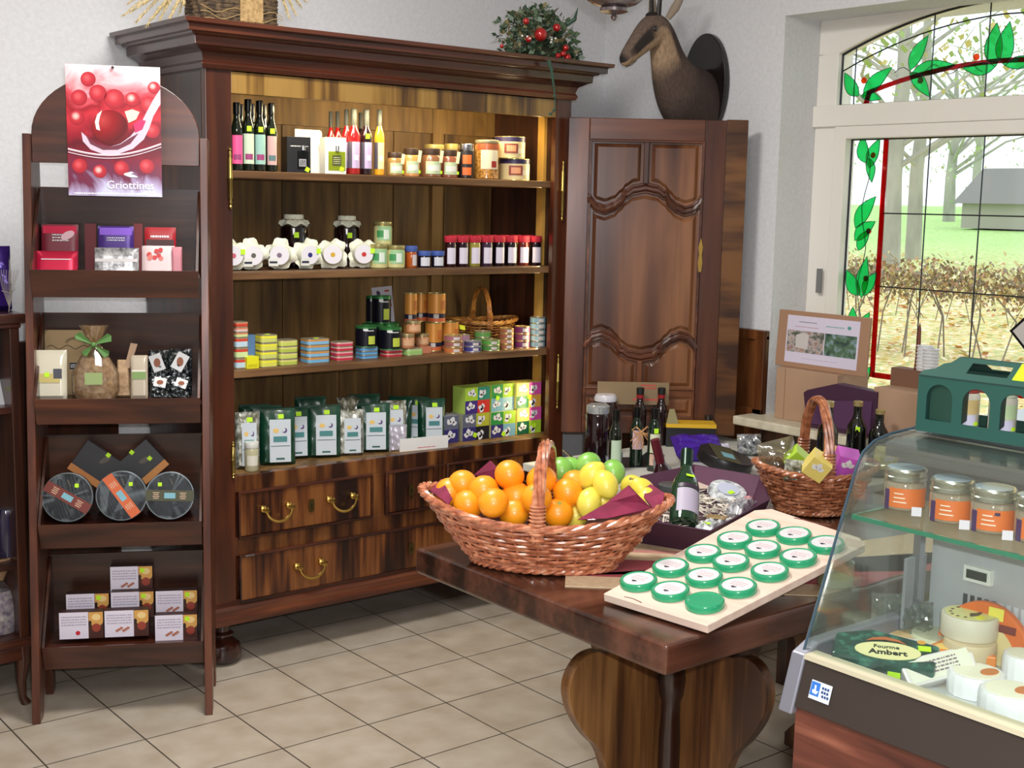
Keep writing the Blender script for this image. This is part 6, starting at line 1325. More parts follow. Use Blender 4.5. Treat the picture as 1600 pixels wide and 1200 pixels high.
# dark bottle lying with burgundy cap
p0_, p1_ = atz(1052, 683, .80), atz(1075, 735, .84)
t = thing('burgundy_bottle', 'dark bottle with a long burgundy capsule leaning behind the tray', 'bottle', (p1_.x+.07, p1_.y+.12, SZ_+.004), 0, None, (-.12, -.25, 0))
MB().lathe([(0, 0), (.035, 0), (.038, .004), (.038, .12), (.03, .15), (.014, .18), (.013, .2)], 24).build('glass_body', P((40, 12, 20), .06, 0, .7), t); MB().lathe([(.0145, .175), (.0148, .255), (0, .256)], 18).build('capsule', P((96, 24, 40), .3, .3), t); arcband(.038, .05, .10, FACE_A, .7, P((190, 196, 180), .5), t); arcband(.038, .11, .125, FACE_A, .3, STICK, t, 'price_sticker')
# black and yellow gift box with ribbon handle
p = onp(1085, 703); hb_ = .07
t = box_item('yellow_edged_box', 'black box with a bright yellow top edge behind the violet bag', 'box', (p.x+.03, p.y+.05, SZ_), .20, .10, hb_*1.3, P((24, 22, 24), .4), -.7)
MB().b2(-.101, .101, -.001, .101, hb_*1.12, hb_*1.34).build('yellow_edge', P((222, 176, 40), .4), t)
MB().prism([(-.101, hb_*1.3), (-.09, hb_*2.2), (-.07, hb_*2.2), (-.05, hb_*1.3)], .0, .003, 'y').build('card_flap', P((150, 140, 96), .5), t)
p = onp(1105, 690); t = thing('black_bottle_neck', 'tall slim black bottle standing beside the yellow-edged box', 'bottle', (p.x, p.y, SZ_)); hh_ = aty(1103, 648, p.y).z-SZ_
MB().lathe([(0, 0), (.03, 0), (.03, hh_*.3), (.022, hh_*.5), (.019, hh_*.6), (.019, hh_), (0, hh_)], 22).build('glass_body', P((34, 30, 30), .2, 0, .4), t)
t = bagitem('violet_bag', 'shiny violet foil bag lying behind the dark round tin', 'bag', onp(1095, 726)+Vector((.02, .02, 0)), .19, .12, .07, P((74, 36, 160), .22, .3), (-1.1, 0, -.55), 81); t.location.z = SZ_+.03
t = thing('sleeved_round_tin', 'dark round tin with an olive sleeve and blue window lying behind the purple tray', 'tin', onp(1130, 742)+Vector((.02, .02, .030)), 0, None, (.12, .25, -.6))
MB().lathe([(0, 0), (.10, 0), (.102, .003), (.102, .040), (.10, .043), (0, .043)], 44).build('tin_body', P((28, 26, 28), .35, .2), t); MB().box((-.01, 0, .0445), (.09, .19, .001)).build('sleeve', P((66, 62, 34), .5), t); MB().box((.0, -.02, .0456), (.045, .055, .001)).build('window_print', P((120, 170, 180), .4), t)
t = bagitem('silver_foil_knot', 'small bag with a scrunched silver foil knot against the wall', 'packet', onp(1172, 712)+Vector((0, 0, .001)), .10, .085, .06, speckle('silver_knot', [(.35, (90, 94, 96)), (.5, (180, 184, 186)), (.65, (240, 242, 244))], (40, 40, 40), rough=.12, metal=.7), (-.3, 0, -.5), 82, crink=.006)
t = bagitem('white_paper_twist', 'white paper twist beside the violet bag', 'packet', onp(1128, 712)+Vector((0, 0, .001)), .07, .05, .03, P((206, 204, 220), .5), (-.5, 0, -.5), 83)
t = thing('leaflet_card', 'cream leaflet lying under the sleeved tin behind the tray', 'leaflet', atz(1100, 756, .79), 0, None, (.18, 0, -.5)); MB().b2(-.12, .10, -.04, .05, 0, .002).build('sheet', P((206, 186, 170), .6), t)
# ================================================================ second wicker basket with coloured cartons
b2l, b2r = atz(1192, 742, .885), atz(1382, 738, .885); bc2 = (b2l+b2r)/2; an2 = math.atan2(b2r.y-b2l.y, b2r.x-b2l.x)
bz2 = TB
c2 = Vector((bc2.x+.03, bc2.y+.055, bz2))
topz = (C0+ray(1332, 583)*((Vector((c2.x, c2.y, 0))-C0).dot(FW)/1.0)).z
hb2 = .115
b2 = basket('dark wicker basket with an arched handle holding small coloured cartons, behind the glass edge', c2, an2-.12, .172, .125, .10, .075, hb2, .018, .325, WK2, rows=12, stakes=28, hr=.0125)
def cube(label, u, v, zc, s_, colr, rot, pr_=True, grp='small patterned cartons in the basket'):
    p = atz(u, v, zc); t = thing('tea_box', label, 'box', p, 0, grp, rot); MB().box((0, 0, 0), (s_, s_, s_)).build('carton', P(colr, .45), t, bevel=.0008)
    if pr_: mb = MB(); leafprint(mb, 0, .1*s_, s_*.8, -s_/2-.0004, .4); mb.build('leaf_print', P((224, 224, 220), .5), t)
cube('lime green carton at the left of the coloured cartons in the dark basket', 1245, 717, .915, .052, (170, 206, 60), (.4, .7, -.6), False)
cube('pale yellow carton with a white leaf print in the dark basket', 1277, 727, .920, .060, (226, 206, 110), (.35, .55, -.75))
cube('amber carton behind the pink one in the dark basket', 1304, 716, .915, .055, (230, 160, 60), (.3, .5, -.5), False)
cube('pink-violet carton at the right of the dark basket', 1322, 722, .918, .062, (196, 90, 190), (.35, .2, -.7))
cube('yellow carton seen through the glass at the far side of the dark basket', 1385, 716, .915, .055, (206, 196, 110), (.1, .05, -.65))
cube('grey-blue carton seen through the glass beside the yellow one', 1412, 722, .905, .055, (80, 86, 110), (.1, .4, -.6), False)
t = bagitem('clear_bag', 'clear crinkled bag standing at the left end of the dark basket', 'bag', atz(1222, 740, .87), .11, .10, .035, CELLO, (-.1, -.25, -.6), 91)
t = bagitem('clear_bag', 'small clear bag with dark sweets beside the lime green carton', 'bag', atz(1240, 752, .87), .06, .06, .025, SF, (-.2, .1, -.6), 92)
# bottles behind the dark basket
GC = P((196, 176, 120), .3, .7)
for (u, vt, w_, lab, stk, dy) in ((1292, 627, 24, 'dark bottle with a gold cap and sticker left of the basket handle', True, .55), (1337, 627, 22, 'dark bottle with a gold cap seen inside the basket handle', True, .60), (1372, 640, 20, 'dark bottle with a white-gold cap right of the basket handle', False, .52), (1357, 634, 18, 'dark bottle behind the one right of the handle', False, .66)):
    y = 2.20+dy; p = aty(u, 700, y); d = depth(p); r = .036; h = aty(u, vt, y).z-SZ_
    bottle(lab, p.x, y, SZ_, r, h, P((10, 14, 10), .05, 0, .8), GC, [], 'gold-capped dark bottles', stk, neck=.42, capf=.07, shoulder=.66, a=-PI/2-.9)
# ================================================================ on the window sill
WS = .7786
p = atx(1208, 655, 4.06); q = atx(1300, 600, 4.06)
b_ = atx(1270, 581, 4.06)
t = thing('cardboard_box', 'large plain cardboard box on the window sill under the picture panel', 'box', (4.06, p.y-.005, WS), -PI/2)
wb = .30; hb_ = b_.z-WS
MB().b2(0, wb, 0, .20, 0, hb_).build('carton', KRAFT, t, bevel=.002); MB().b2(.045, .0475, -.0008, 0, 0, hb_).build('seam', P((140, 108, 84), .8), t)
y_t, y_b = atx(1215, 483, 4.10), atx(1358, 575, 4.10)
zb_ = hb_+WS+.0008; t = thing('picture_panel', 'framed cardboard panel with a printed photo of a house leaning on the cardboard box', 'picture', (4.10, y_t.y, zb_), -PI/2, None, (-.06, 0, -PI/2))
wpn = y_t.y-atx(1358, 490, 4.10).y; hpn = y_t.z-zb_
MB().b2(0, wpn, 0, .012, 0, hpn).build('backing', P((168, 130, 102), .7), t, bevel=.002)
MB().b2(wpn*.105, wpn*.90, -.001, 0, hpn*.09, hpn*.92).build('paper', P((220, 212, 230), .5), t)
hp_ = speckle('house_photo', [(.3, (70, 80, 70)), (.42, (110, 110, 100)), (.52, (190, 180, 176)), (.6, (170, 130, 110)), (.7, (110, 130, 160))], (34, 34, 34), rough=.5)
MB().b2(wpn*.12, wpn*.53, -.0018, -.001, hpn*.28, hpn*.66).build('photo_print', hp_, t)
MB().b2(wpn*.54, wpn*.88, -.0018, -.001, hpn*.28, hpn*.66).build('photo_print', speckle('garden_photo', [(.35, (50, 70, 70)), (.5, (90, 120, 90)), (.65, (150, 170, 190))], (30, 30, 30), rough=.5), t)
MB().prism([(wpn*.22, hpn*.36), (wpn*.36, hpn*.34), (wpn*.36, hpn*.60), (wpn*.30, hpn*.63), (wpn*.22, hpn*.58)], -.0026, -.0018, 'y').build('house_print', P((206, 200, 196), .5), t)
lines(t, wpn*.24, wpn*.44, hpn*.80, hpn*.83, -.0012, 1, P((110, 110, 120), .5)); lines(t, wpn*.20, wpn*.46, hpn*.72, hpn*.74, -.0012, 1, P((180, 110, 110), .5)); lines(t, wpn*.54, wpn*.74, hpn*.76, hpn*.80, -.0012, 1, P((120, 170, 170), .5)); lines(t, wpn*.3, wpn*.7, hpn*.17, hpn*.19, -.0012, 1, P((190, 180, 200), .5))
mb = MB(); disc(mb, wpn*.79, hpn*.79, .009, .007, -.0012); mb.build('logo', P((90, 160, 150), .5), t)
# purple presentation box, second carton and small things
t = thing('purple_box', 'open purple presentation box standing on the sill behind the dark bottles', 'box', (4.02, 0, WS))
ya, yb = atx(1262, 625, 4.02), atx(1378, 612, 4.02); t.location.y = (ya.y+yb.y)/2; hw = (ya.y-yb.y)/2; hz_ = yb.z-WS
MB().prism([(-hw, 0), (hw*.85, 0), (hw, hz_*.75), (hw*.9, hz_*.82), (hw*.1, hz_*1.05), (-hw, hz_)], -.03, .02, 'x').build('box_body', PUR, t, bevel=.003)
MB().prism([(-hw*.9, hz_*.1), (hw*.75, hz_*.1), (hw*.85, hz_*.6), (-hw*.9, hz_*.8)], -.034, -.0301, 'x').build('inner_face', P((84, 50, 84), .5), t)
y0_, y1_ = atx(1378, 640, 4.05), atx(1425, 640, 4.05)
zt_ = atx(1400, 606, 4.05).z
t = thing('cardboard_box', 'smaller cardboard box on the sill left of the green carton', 'box', (4.0, (y0_.y+y1_.y)/2-.06, WS), -PI/2); MB().b2(-.13, .13, 0, .16, 0, zt_-WS).build('carton', KRAFT, t, bevel=.002); MB().b2(-.13, .13, .10, .16, zt_-WS, atx(1425, 578, 4.1).z-WS).build('raised_flap', P((120, 84, 64), .8), t)
zf = atx(1425, 578, 4.1).z
p = atx(1433, 575, 4.13); t = thing('wooden_cone', 'slim pointed reddish wooden cone behind the green carton', 'ornament', (4.13, p.y, zf+.0005)); MB().lathe([(.012, 0), (.010, .03), (.006, atx(1433, 505, 4.13).z-zf-.02), (0, atx(1433, 503, 4.13).z-zf)], 14).build('cone', P((110, 50, 34), .4), t)
for i, (u, vt) in enumerate(((1444, 540), (1456, 545))):
    p = atx(u, 570, 4.12-.0*i); h_ = atx(u, vt, 4.12).z-zf
    t = thing('cup_stack', '%s stack of white paper cups behind the green carton' % ('taller left' if i == 0 else 'shorter right'), 'cups', (4.12 if i == 0 else 4.11, p.y, zf+.0005), 0, 'stacks of white paper cups')
    n_ = 7; prof = []
    for k in range(n_): prof += [(.026, h_*k/n_), (.030, h_*(k+.8)/n_), (.032, h_*(k+.9)/n_)]
    MB().lathe([(0, 0)]+prof+[(.032, h_), (.028, h_), (0, h_-.01)], 22).build('cups', P((226, 226, 226), .5), t)
t = thing('paper_sheets', 'loose white papers with a cable lying on the sill in front of the window', 'papers', (4.27, atx(1395, 600, 4.2).y, WS)); MB().b2(-.06, .05, -.12, .14, 0, .004).build('paper', PAPER, t); mb = MB(); mb.tube([(-.03, .12, .008), (-.02, .05, .012), (.0, -.02, .03), (-.01, -.1, .05)], .003, 6); mb.build('cable', P((70, 64, 60), .5), t)
p = atx(1612, 520, 4.28); s_ = .055
t = thing('triangle_sign', 'small black-edged diamond warning sign cut by the right edge of the picture', 'sign', p)
M = RX(PI/4); MB().box((0, 0, 0), (.004, .12, .12), 0, M).build('black_edge', BLACK, t); MB().box((-.0025, 0, 0), (.002, .10, .10), 0, M).build('white_face', P((210, 206, 200), .5), t); mb = MB(); mb.ball((-.004, 0, 0), (.002, .02, .012)); mb.build('red_print', P((150, 60, 50), .5), t)
MB().b2(-.002, .002, -.004, .004, WS-p.z, -.05).build('stick', BLACK, t)
# ================================================================ refrigerated counter
KX, KYE, KYS = 1.6456, 1.266, -.55        # front plane, far end, near end
BX = 2.42
ctr = thing('display_counter', 'glass-fronted refrigerated counter with a brown panel and wooden base', 'counter', (2.0, .4, 0))
def lc(mb): mb.v = [(x-2.0, y-.4, z) for x, y, z in mb.v]; return mb
BW = grain('counter_wood', (58, 26, 18), (104, 54, 40), (150, 92, 70), 'y', f=1.3, rough=.4, coat=.1)
lc(MB().b2(KX-.02, BX, KYS, KYE-.01, 0, .818)).build('wooden_base', BW, ctr)
lc(MB().prism([(KX-.028, .818), (KX-.004, .895), (KX+.02, .895), (KX+.02, .818)], KYS, KYE-.012, 'y')).build('front_panel', P((60, 51, 45), .45, .3), ctr, bevel=.002)
lc(MB().b2(KX-.008, KX+.024, KYS, KYE-.012, .895, .903)).build('sill_strip', P((196, 188, 160), .4), ctr)
lc(MB().prism([(KX-.034, .805), (KX-.006, .900), (KX+.03, .915), (BX, .915), (BX, .805)], KYE-.012, KYE+.016, 'y')).build('end_post', P((140, 140, 150), .4, .5), ctr, bevel=.003)
DZ = .872
lc(MB().b2(KX+.02, BX, KYS, KYE-.012, DZ-.02, DZ)).build('display_deck', P((200, 202, 198), .35, .3), ctr)
lc(MB().b2(KX+.024, KX+.05, KYS, KYE-.012, DZ, DZ+.014)).build('gutter', P((120, 124, 124), .3, .6), ctr)
BWX = 1.96
m_ = MB().b2(BWX, BWX+.01, KYS, KYE-.03, DZ, 1.108)
lc(m_).build('back_panel', P((184, 184, 188), .45, .2), ctr)
mb = MB(); mb2 = MB()
for i in range(26):
    y = KYE-.10-.0135*i; (mb if i < 5 else mb2).b2(BWX-.0015, BWX-.0002, y-.0038, y+.0038, DZ+.062, DZ+.098)
split_build(lc(mb), 'vent_slot', P((60, 60, 62), .6), ctr); split_build(lc(mb2), 'vent_slot', P((206, 210, 216), .3), ctr)
d_ = lc(MB().b2(BWX-.012, BWX-.0002, KYE-.150, KYE-.100, DZ+.125, DZ+.152)).build('thermometer', P((226, 226, 220), .4), ctr); lc(MB().b2(BWX-.0135, BWX-.0121, KYE-.144, KYE-.106, DZ+.131, DZ+.146)).build('display', P((50, 56, 50), .3), d_)
lc(MB().b2(BWX-.06, BWX-.0002, KYE-.02, KYE-.014, DZ, DZ+.15)).build('inner_bracket', P((170, 172, 178), .35, .5), ctr)
# curved front glass
GP = [(KX+.006, .903), (KX+.040, .99), (KX+.082, 1.10), (KX+.118, 1.195), (KX+.135, 1.222), (KX+.165, 1.238), (KX+.21, 1.246), (KX+.285, 1.250)]
GL = glassy('counter_glass', (248, 252, 250), .05, .03, (230, 236, 232))
pts = GP; th_ = .006
lc(MB().prism(pts+[(x+th_*.8, z-th_*.6) for x, z in pts[::-1]], KYS, KYE-.004, 'y', smooth=False)).build('front_glass', GL, ctr)
lc(MB().prism([(x+th_*.8, z-th_*.6) for x, z in pts]+[(BX-.03, 1.243), (BX-.03, .915)], KYE-.004, KYE+.001, 'y')).build('end_glass', GL, ctr)
mb = MB(); mb.tube([(x, KYE, z) for x, z in pts], .0026, 6); lc(mb).build('glass_edge', P((70, 90, 104), .15, .4), ctr)
lc(MB().b2(KX+.285, BX, KYS, KYE+.001, 1.240, 1.253)).build('top_deck', P((176, 180, 184), .2, .8), ctr, bevel=.002)
lc(MB().b2(KX+.19, KX+.29, KYS, KYE-.006, 1.212, 1.236)).build('light_canopy', P((120, 122, 120), .3, .7), ctr)
lc(MB().b2(1.905, 1.925, KYS+.1, KYE-.15, 1.203, 1.2115)).build('lamp_tube', P((255, 236, 180), .5, emit=1.3), ctr)
# shelf with green glass edge
SHZ = 1.120
lc(MB().b2(KX+.110, 1.95, KYS, KYE-.010, SHZ-.006, SHZ)).build('glass_shelf', glassy('shelf_glass', (236, 246, 240), .06, .55, (236, 216, 200)), ctr)
lc(MB().b2(KX+.106, KX+.1098, KYS, KYE-.010, SHZ-.007, SHZ+.0005).b2(KX+.106, 1.95, KYE-.0098, KYE-.006, SHZ-.007, SHZ+.0005)).build('green_edge', P((40, 120, 90), .1, 0, .6), ctr)
split_build(lc(MB().b2(1.925, 1.94, KYE-.028, KYE-.014, DZ, SHZ-.008).b2(1.925, 1.94, KYS+.02, KYS+.04, DZ, SHZ-.008)), 'shelf_post', STEEL, ctr)
# sticker on the brown panel
sl = math.atan2(.024, .077); p = atx(1285, 1078, KX-.014)
Ms = T(KX-.0190-2.0, p.y-.4, .855) @ RZ(-PI/2) @ RX(-sl)
sk = MB().box((0, 0, 0), (.040, .0006, .030), 0, Ms).build('sticker', P((206, 214, 226), .4), ctr)
MB().box((-.0105, -.0006, .002), (.017, .0006, .022), 0, Ms).build('blue_field', P((50, 110, 190), .4), sk)
mb = MB(); mb.prism([(-.014, -.005), (-.006, -.006), (-.003, .000), (-.008, -.001), (-.009, .008), (-.012, .008), (-.011, .001), (-.015, .000)], -.0014, -.0010, 'y'); mb.v = [tuple(Ms @ Vector(v)) for v in mb.v]; mb.build('bird_mark', P((226, 234, 240), .4), sk)
mb = MB(); 
for k, (a, b_) in enumerate(((.001, .016), (.001, .017), (.003, .018))): 
    for j in range(3): mb.box((a+.003+.005*j, -.0008, .007-.0065*k), (.0035, .0005, .004))
mb.v = [tuple(Ms @ Vector(v)) for v in mb.v]; mb.build('lettering', P((36, 60, 110), .4), sk)
# jars on the shelf
for i, (u, v) in enumerate(((1396, 798), (1468, 818), (1533, 834), (1603, 850))):
    p = atz(u, v, SHZ); p.x = max(p.x, KX+.145); r = .0345; h = .072
    t = thing('spread_jar', 'clear jar with an orange label, %s on the glass shelf' % ('leftmost', 'second from the left', 'third from the left', 'cut by the right edge')[i], 'jar', (p.x+.03, p.y, SHZ+.0006), 0, 'orange-labelled jars on the glass shelf')
    MB().lathe([(0, 0), (r*.9, 0), (r, .004), (r, h*.62), (r*.93, h*.70)], 32).build('glass_body', P((150, 132, 112), .08, 0, .7), t)
    MB().lathe([(r*.95, h*.70), (r*1.03, h*.72), (r*1.03, h*.80), (r*.99, h*.82), (r*.99, h*.90), (r*1.01, h*.92), (r*1.0, h*.96), (r*.93, h), (0, h-.002)], 32).build('lid', P((196, 192, 176), .22, .85), t)
    MB().lathe([(r*.86, h-.0015), (r*.86, h+.0004), (0, h+.0004)], 28).build('lid_disc', P((176, 190, 206), .3, .2), t)
    a = -PI/2-.75; arcband(r, h*.10, h*.56, a, 1.05, P((222, 112, 50), .45), t); arcband(r, h*.02, h*.5, a-1.2, .18, P((70, 40, 90), .5), t, 'purple_edge')
    for k in range(3): arcband(r, h*(.42-.10*k), h*(.45-.10*k), a-.52+.03*k, .22+.05*k, P((240, 214, 190), .5), t, 'print', .0012)
    if i == 2: arcband(r, h*.45, h*.52, a-.1, .12, P((60, 40, 80), .5), t, 'dark_print', .0012)
    w_ = thing('price_card', 'small white price card between jars on the glass shelf, right of the %s jar' % ('leftmost', 'second', 'third', 'last')[i], 'card', (p.x-.004, p.y-.047, SHZ+.0006), -.9, 'white price cards on the glass shelf')
    MB().b2(-.008, .008, 0, .002, 0, .015).build('card', P((226, 216, 226), .5), w_)
# ---- cheeses on the deck
CZ = DZ+.0006
def dk(u, v, zz=CZ): return atz(u, v, zz)
CRE = P((226, 222, 190), .5); WOODR = P((206, 186, 150), .5)
def rnd_cheese(label, u, v, r, h, side, top, lab=None, txt=None, zb=None, rot=None, grp=None, name='cheese', wrap=False):
    p = dk(u, v, (zb or CZ)+h/2); t = thing(name, label, 'cheese', (p.x, p.y, zb or CZ), 0, grp, rot or (0, 0, 0))
    MB().lathe([(0, 0), (r*.97, 0), (r, .002), (r, h-.003), (r*.97, h), (0, h)], 40).build('rind', side, t)
    if top: MB().lathe([(r*.86, h+.0004), (r*.86, h+.001), (0, h+.001)], 36).build('top_label', top, t)
    if txt:
        for s_, sz_, dy, c_ in txt: text(s_, sz_, P(c_, .5), t, T(0, dy, h+.0012) @ RZ(-.75), ext=.0003)
    return t
t = rnd_cheese('round boxed cheese with a pale yellow label, upper of the stacked pair', 1515, 975, .047, .038, P((214, 206, 186), .45), P((226, 222, 150), .4), zb=CZ+.0425)
mb = MB()
rr = random.Random(8)
for k in range(9): a = -PI*.1+PI*1.2*k/8; mb.box((.034*math.cos(a+.2), .026*math.sin(a+.2)+.004, .0393), (.005, .004, .0008), 0)
mb.build('lettering', P((110, 70, 60), .5), t); mb = MB(); mb.prism([(-.02, -.012), (-.004, -.018), (.014, -.014), (.024, -.006), (.008, -.008), (-.006, -.002)], .0388, .0394, 'z'); mb.build('drawing', P((80, 84, 60), .5), t); MB().box((-.012, -.026, .0396), (.016, .012, .0008)).build('price_sticker', P((240, 240, 60), .5), t)
t = rnd_cheese('lower cheese of the stacked pair in a pale wooden box', 1515, 1018, .043, .042, WOODR, None)
t = rnd_cheese('large round soft cheese with a tan rind in a white dish', 1425, 992, .058, .018, P((214, 216, 220), .35), speckle('tan_rind', [(.35, (196, 160, 110)), (.6, (222, 190, 140))], (30, 30, 30), rough=.7)); MB().box((.03, -.045, .0195), (.016, .012, .001)).build('price_sticker', P((226, 236, 60), .5), t)
t = rnd_cheese('small white cheese behind the round wooden box', 1400, 1000, .03, .02, CRE, None) if False else None
# green wedge pack with oval label
p = dk(1377, 1035, CZ+.02); t = thing('cheese_pack', 'dark green wedge pack with a cream oval label at the left of the counter deck', 'cheese', (p.x-.002, p.y+.002, CZ+.006), 0, None, Matrix((R_, Vector((-R_.y, R_.x, 0)), Vector((0, 0, 1)))).transposed().to_euler()); t.rotation_euler = (RZ(-.92) @ RX(.24)).to_euler(); t.location.z = CZ+.016; t.location.x += .012
GP_ = speckle('green_marbled_print', [(.35, (12, 44, 40)), (.55, (24, 74, 64)), (.7, (70, 130, 110))], (40, 40, 40), rough=.25, coat=.6)
MB().prism([(-.085, -.030), (.075, -.052), (.088, .022), (-.020, .056), (-.078, .036)], .006, .030, 'z').build('pack', GP_, t, bevel=.006)
MB().prism([(.004+.052*math.cos(a), -.010+.025*math.sin(a)) for a in [2*PI*i/36 for i in range(36)]], .0302, .0310, 'z').build('oval_label', P((222, 216, 160), .4), t)
text('Fourme', .013, P((44, 60, 40), .5), t, T(.002, .000, .0312), bold=.0003); text("Ambert", .019, P((24, 34, 24), .5), t, T(.004, -.016, .0312), bold=.0006)
mb = MB(); mb.prism([(-.03, .014), (-.02, .024), (.0, .030), (.022, .024), (.034, .012), (.02, .018), (0, .021), (-.018, .018)], .0312, .0318, 'z'); mb.build('emblem', P((176, 96, 50), .5), t)
MB().box((.062, .006, .0310), (.020, .014, .001)).build('price_sticker', STICK, t); mb = MB(); disc(mb, 0, 0, .007, .006, 0); q = mb.build('seal', P((206, 150, 60), .5), t); q.rotation_euler = (PI/2, 0, 0); q.location = (.058, .024, .0312)
MB().box((.02, -.0475, .012), (.02, .001, .010), 0, RZ(-.13)).build('side_sticker', STICK, t)
# half-moon cheese pack leaning, printed text
p = dk(1476, 1066, CZ+.008); t = thing('cheese_pack', 'wrapped cheese pack with lines of fine print leaning on the stacked pair', 'cheese', (p.x, p.y, CZ+.010), 0, None, (RZ(-.72) @ RX(-.75) @ RY(-.30)).to_euler())
MB().prism([(-.062, 0), (.055, .0), (.060, .030), (.03, .044), (-.02, .046), (-.062, .034)], -.012, .012, 'y').build('pack', P((214, 208, 206), .3, 0, .5), t, bevel=.003); 
q = MB().b2(-.055, .052, -.0130, -.0122, .004, .040).build('label', P((214, 212, 196), .4), t); lines(q, -.028, .03, .012, .036, -.0131, 4, P((120, 100, 110), .5), 'print', 3)
# orange horseshoe pack and yellow wedge behind
p = atx(1537, 985, 1.928); t = thing('cheese_pack', 'orange arched cheese wrapper standing behind the stacked pair', 'cheese', (p.x, p.y, CZ), 0, None, (-.06, 0, -1.50)); t.scale = (1.2, .8, 1.3)
ar = [(.072*math.cos(a), .078*math.sin(a)) for a in [PI*i/20 for i in range(21)]]; MB().prism(ar, 0, .02, 'y').build('orange_wrapper', P((226, 110, 40), .4), t, bevel=.003)
MB().prism([(.05*math.cos(a), .052*math.sin(a)) for a in [PI*i/20 for i in range(21)]], -.001, 0, 'y').build('cream_face', P((226, 206, 150), .4), t); MB().b2(-.04, .045, -.002, -.001, .044, .054).build('red_band', P((120, 40, 34), .4), t); MB().b2(.004, .026, -.003, -.0021, .058, .074).build('price_sticker', P((240, 226, 90), .5), t)
p = dk(1570, 1000, CZ+.01); t = thing('cheese_pack', 'orange-edged yellow cheese wedge with red lettering at the right', 'cheese', (min(p.x, 1.885), p.y, CZ), 0, None, (0, 0, -1.0))
MB().prism([(-.06, -.03), (.06, -.03), (.05, .04), (-.02, .045)], 0, .028, 'z').build('pack', P((222, 130, 50), .4), t, bevel=.003); MB().prism([(-.045, -.022), (.05, -.022), (.04, .03), (-.015, .034)], .0284, .0292, 'z').build('yellow_label', P((240, 200, 110), .4), t)
lines(t, -.03, .03, 0, .01, 0, 1, P((170, 80, 40), .5)).matrix_local = T(0, .004, .0296) @ RX(-PI/2)
# white cheeses in front right
WH = P((232, 230, 232), .4)
for (u, v, r, h, lab, orange, zb) in ((1525, 1065, .044, .034, 'white wrapped round cheese with ruffled paper sides, front of the deck', True, None), (1578, 1095, .046, .036, 'white round cheese cut by the right edge, nearest the glass', True, None), (1580, 1020, .030, .022, 'small white round cheese beside the yellow wedge', False, None),
        (1600, 1045, .034, .05, 'tall white tub of cheese at the right edge of the picture', False, None)):
    p = dk(u, v, CZ+h/2); p.x = max(p.x, KX+.055+r); t = thing('cheese', lab, 'cheese', (p.x, p.y, CZ))
    mb = MB(); mb.lathe([(0, 0), (r*.98, 0), (r, h*.3), (r, h*.85), (r*.93, h), (0, h)], 48); mb.v = [(a*(1+.02*math.sin(18*math.atan2(b_, a))), b_*(1+.02*math.sin(18*math.atan2(b_, a))), c) for a, b_, c in mb.v]; mb.build('paper_wrap', WH, t)
    MB().lathe([(r*.8, h+.0002), (r*.8, h+.001), (0, h+.001)], 32).build('top', P((240, 236, 214), .4), t)
    if orange: MB().lathe([(r*.3, h+.0012), (r*.3, h+.002), (0, h+.002)], 20, (r*.25, -r*.35, 0), ex=1.4, ey=.9).build('orange_mark', P((206, 120, 60), .4), t)
for (u, v, lab, s_) in ((1480, 935, 'crumpled clear film standing behind the round dish', 1), (1575, 930, 'crumpled clear film behind the orange arched wrapper', 1)):
    p = dk(u, v, CZ+.03); bagitem('clear_film', lab, 'film', (min(p.x+.02, 1.92), p.y, CZ), .06, .07, .03, glassy('film', (240, 244, 240), .5, .2, (220, 230, 226)), (-.2, 0, -.8), 95+int(u) % 7, crink=.006)
for (u, v, lab, r, col_) in ((1345, 962, 'round pale cheese in film at the far left of the deck', .055, (190, 190, 160)), (1375, 925, 'yellowish wrapped cheese leaning on the end glass', .045, (196, 180, 110))):
    p = dk(u, v, CZ+.01); p.y = min(p.y, KYE-.02-r); t = thing('cheese', lab, 'cheese', (p.x, p.y, CZ)); MB().lathe([(0, 0), (r, 0), (r, .018), (r*.9, .024), (0, .024)], 36).build('cheese_wheel', P(col_, .35, 0, .4), t)
# ================================================================ green carton on top of the counter
c_l = atz(1430, 672, 1.2536); c_r = atz(1620, 702, 1.2536)
t = thing('bottle_carrier', 'dark green cardboard carrier with arched openings standing on the glass counter', 'carton', (c_l.x, c_l.y, 1.2538), math.atan2(c_r.y-c_l.y, c_r.x-c_l.x))
CGN = P((24, 72, 62), .6); CGD = P((20, 56, 44), .65); Lc = .33; hc = aty(1432, 585, c_l.y).z-1.2538; Dc = .12
d_px = (c_r-c_l).length/190      # metres per photo pixel along the face
def fx(u): return (u-1430)*d_px
ho = MB()
def arch_hole(x0, x1, z0, z1):
    r = (x1-x0)/2; c = (x0+x1)/2; return [(x0, z0), (x0, z1-r)]+[(c-r*math.cos(PI*i/12), z1-r+r*math.sin(PI*i/12)) for i in range(1, 12)]+[(x1, z1-r), (x1, z0)]
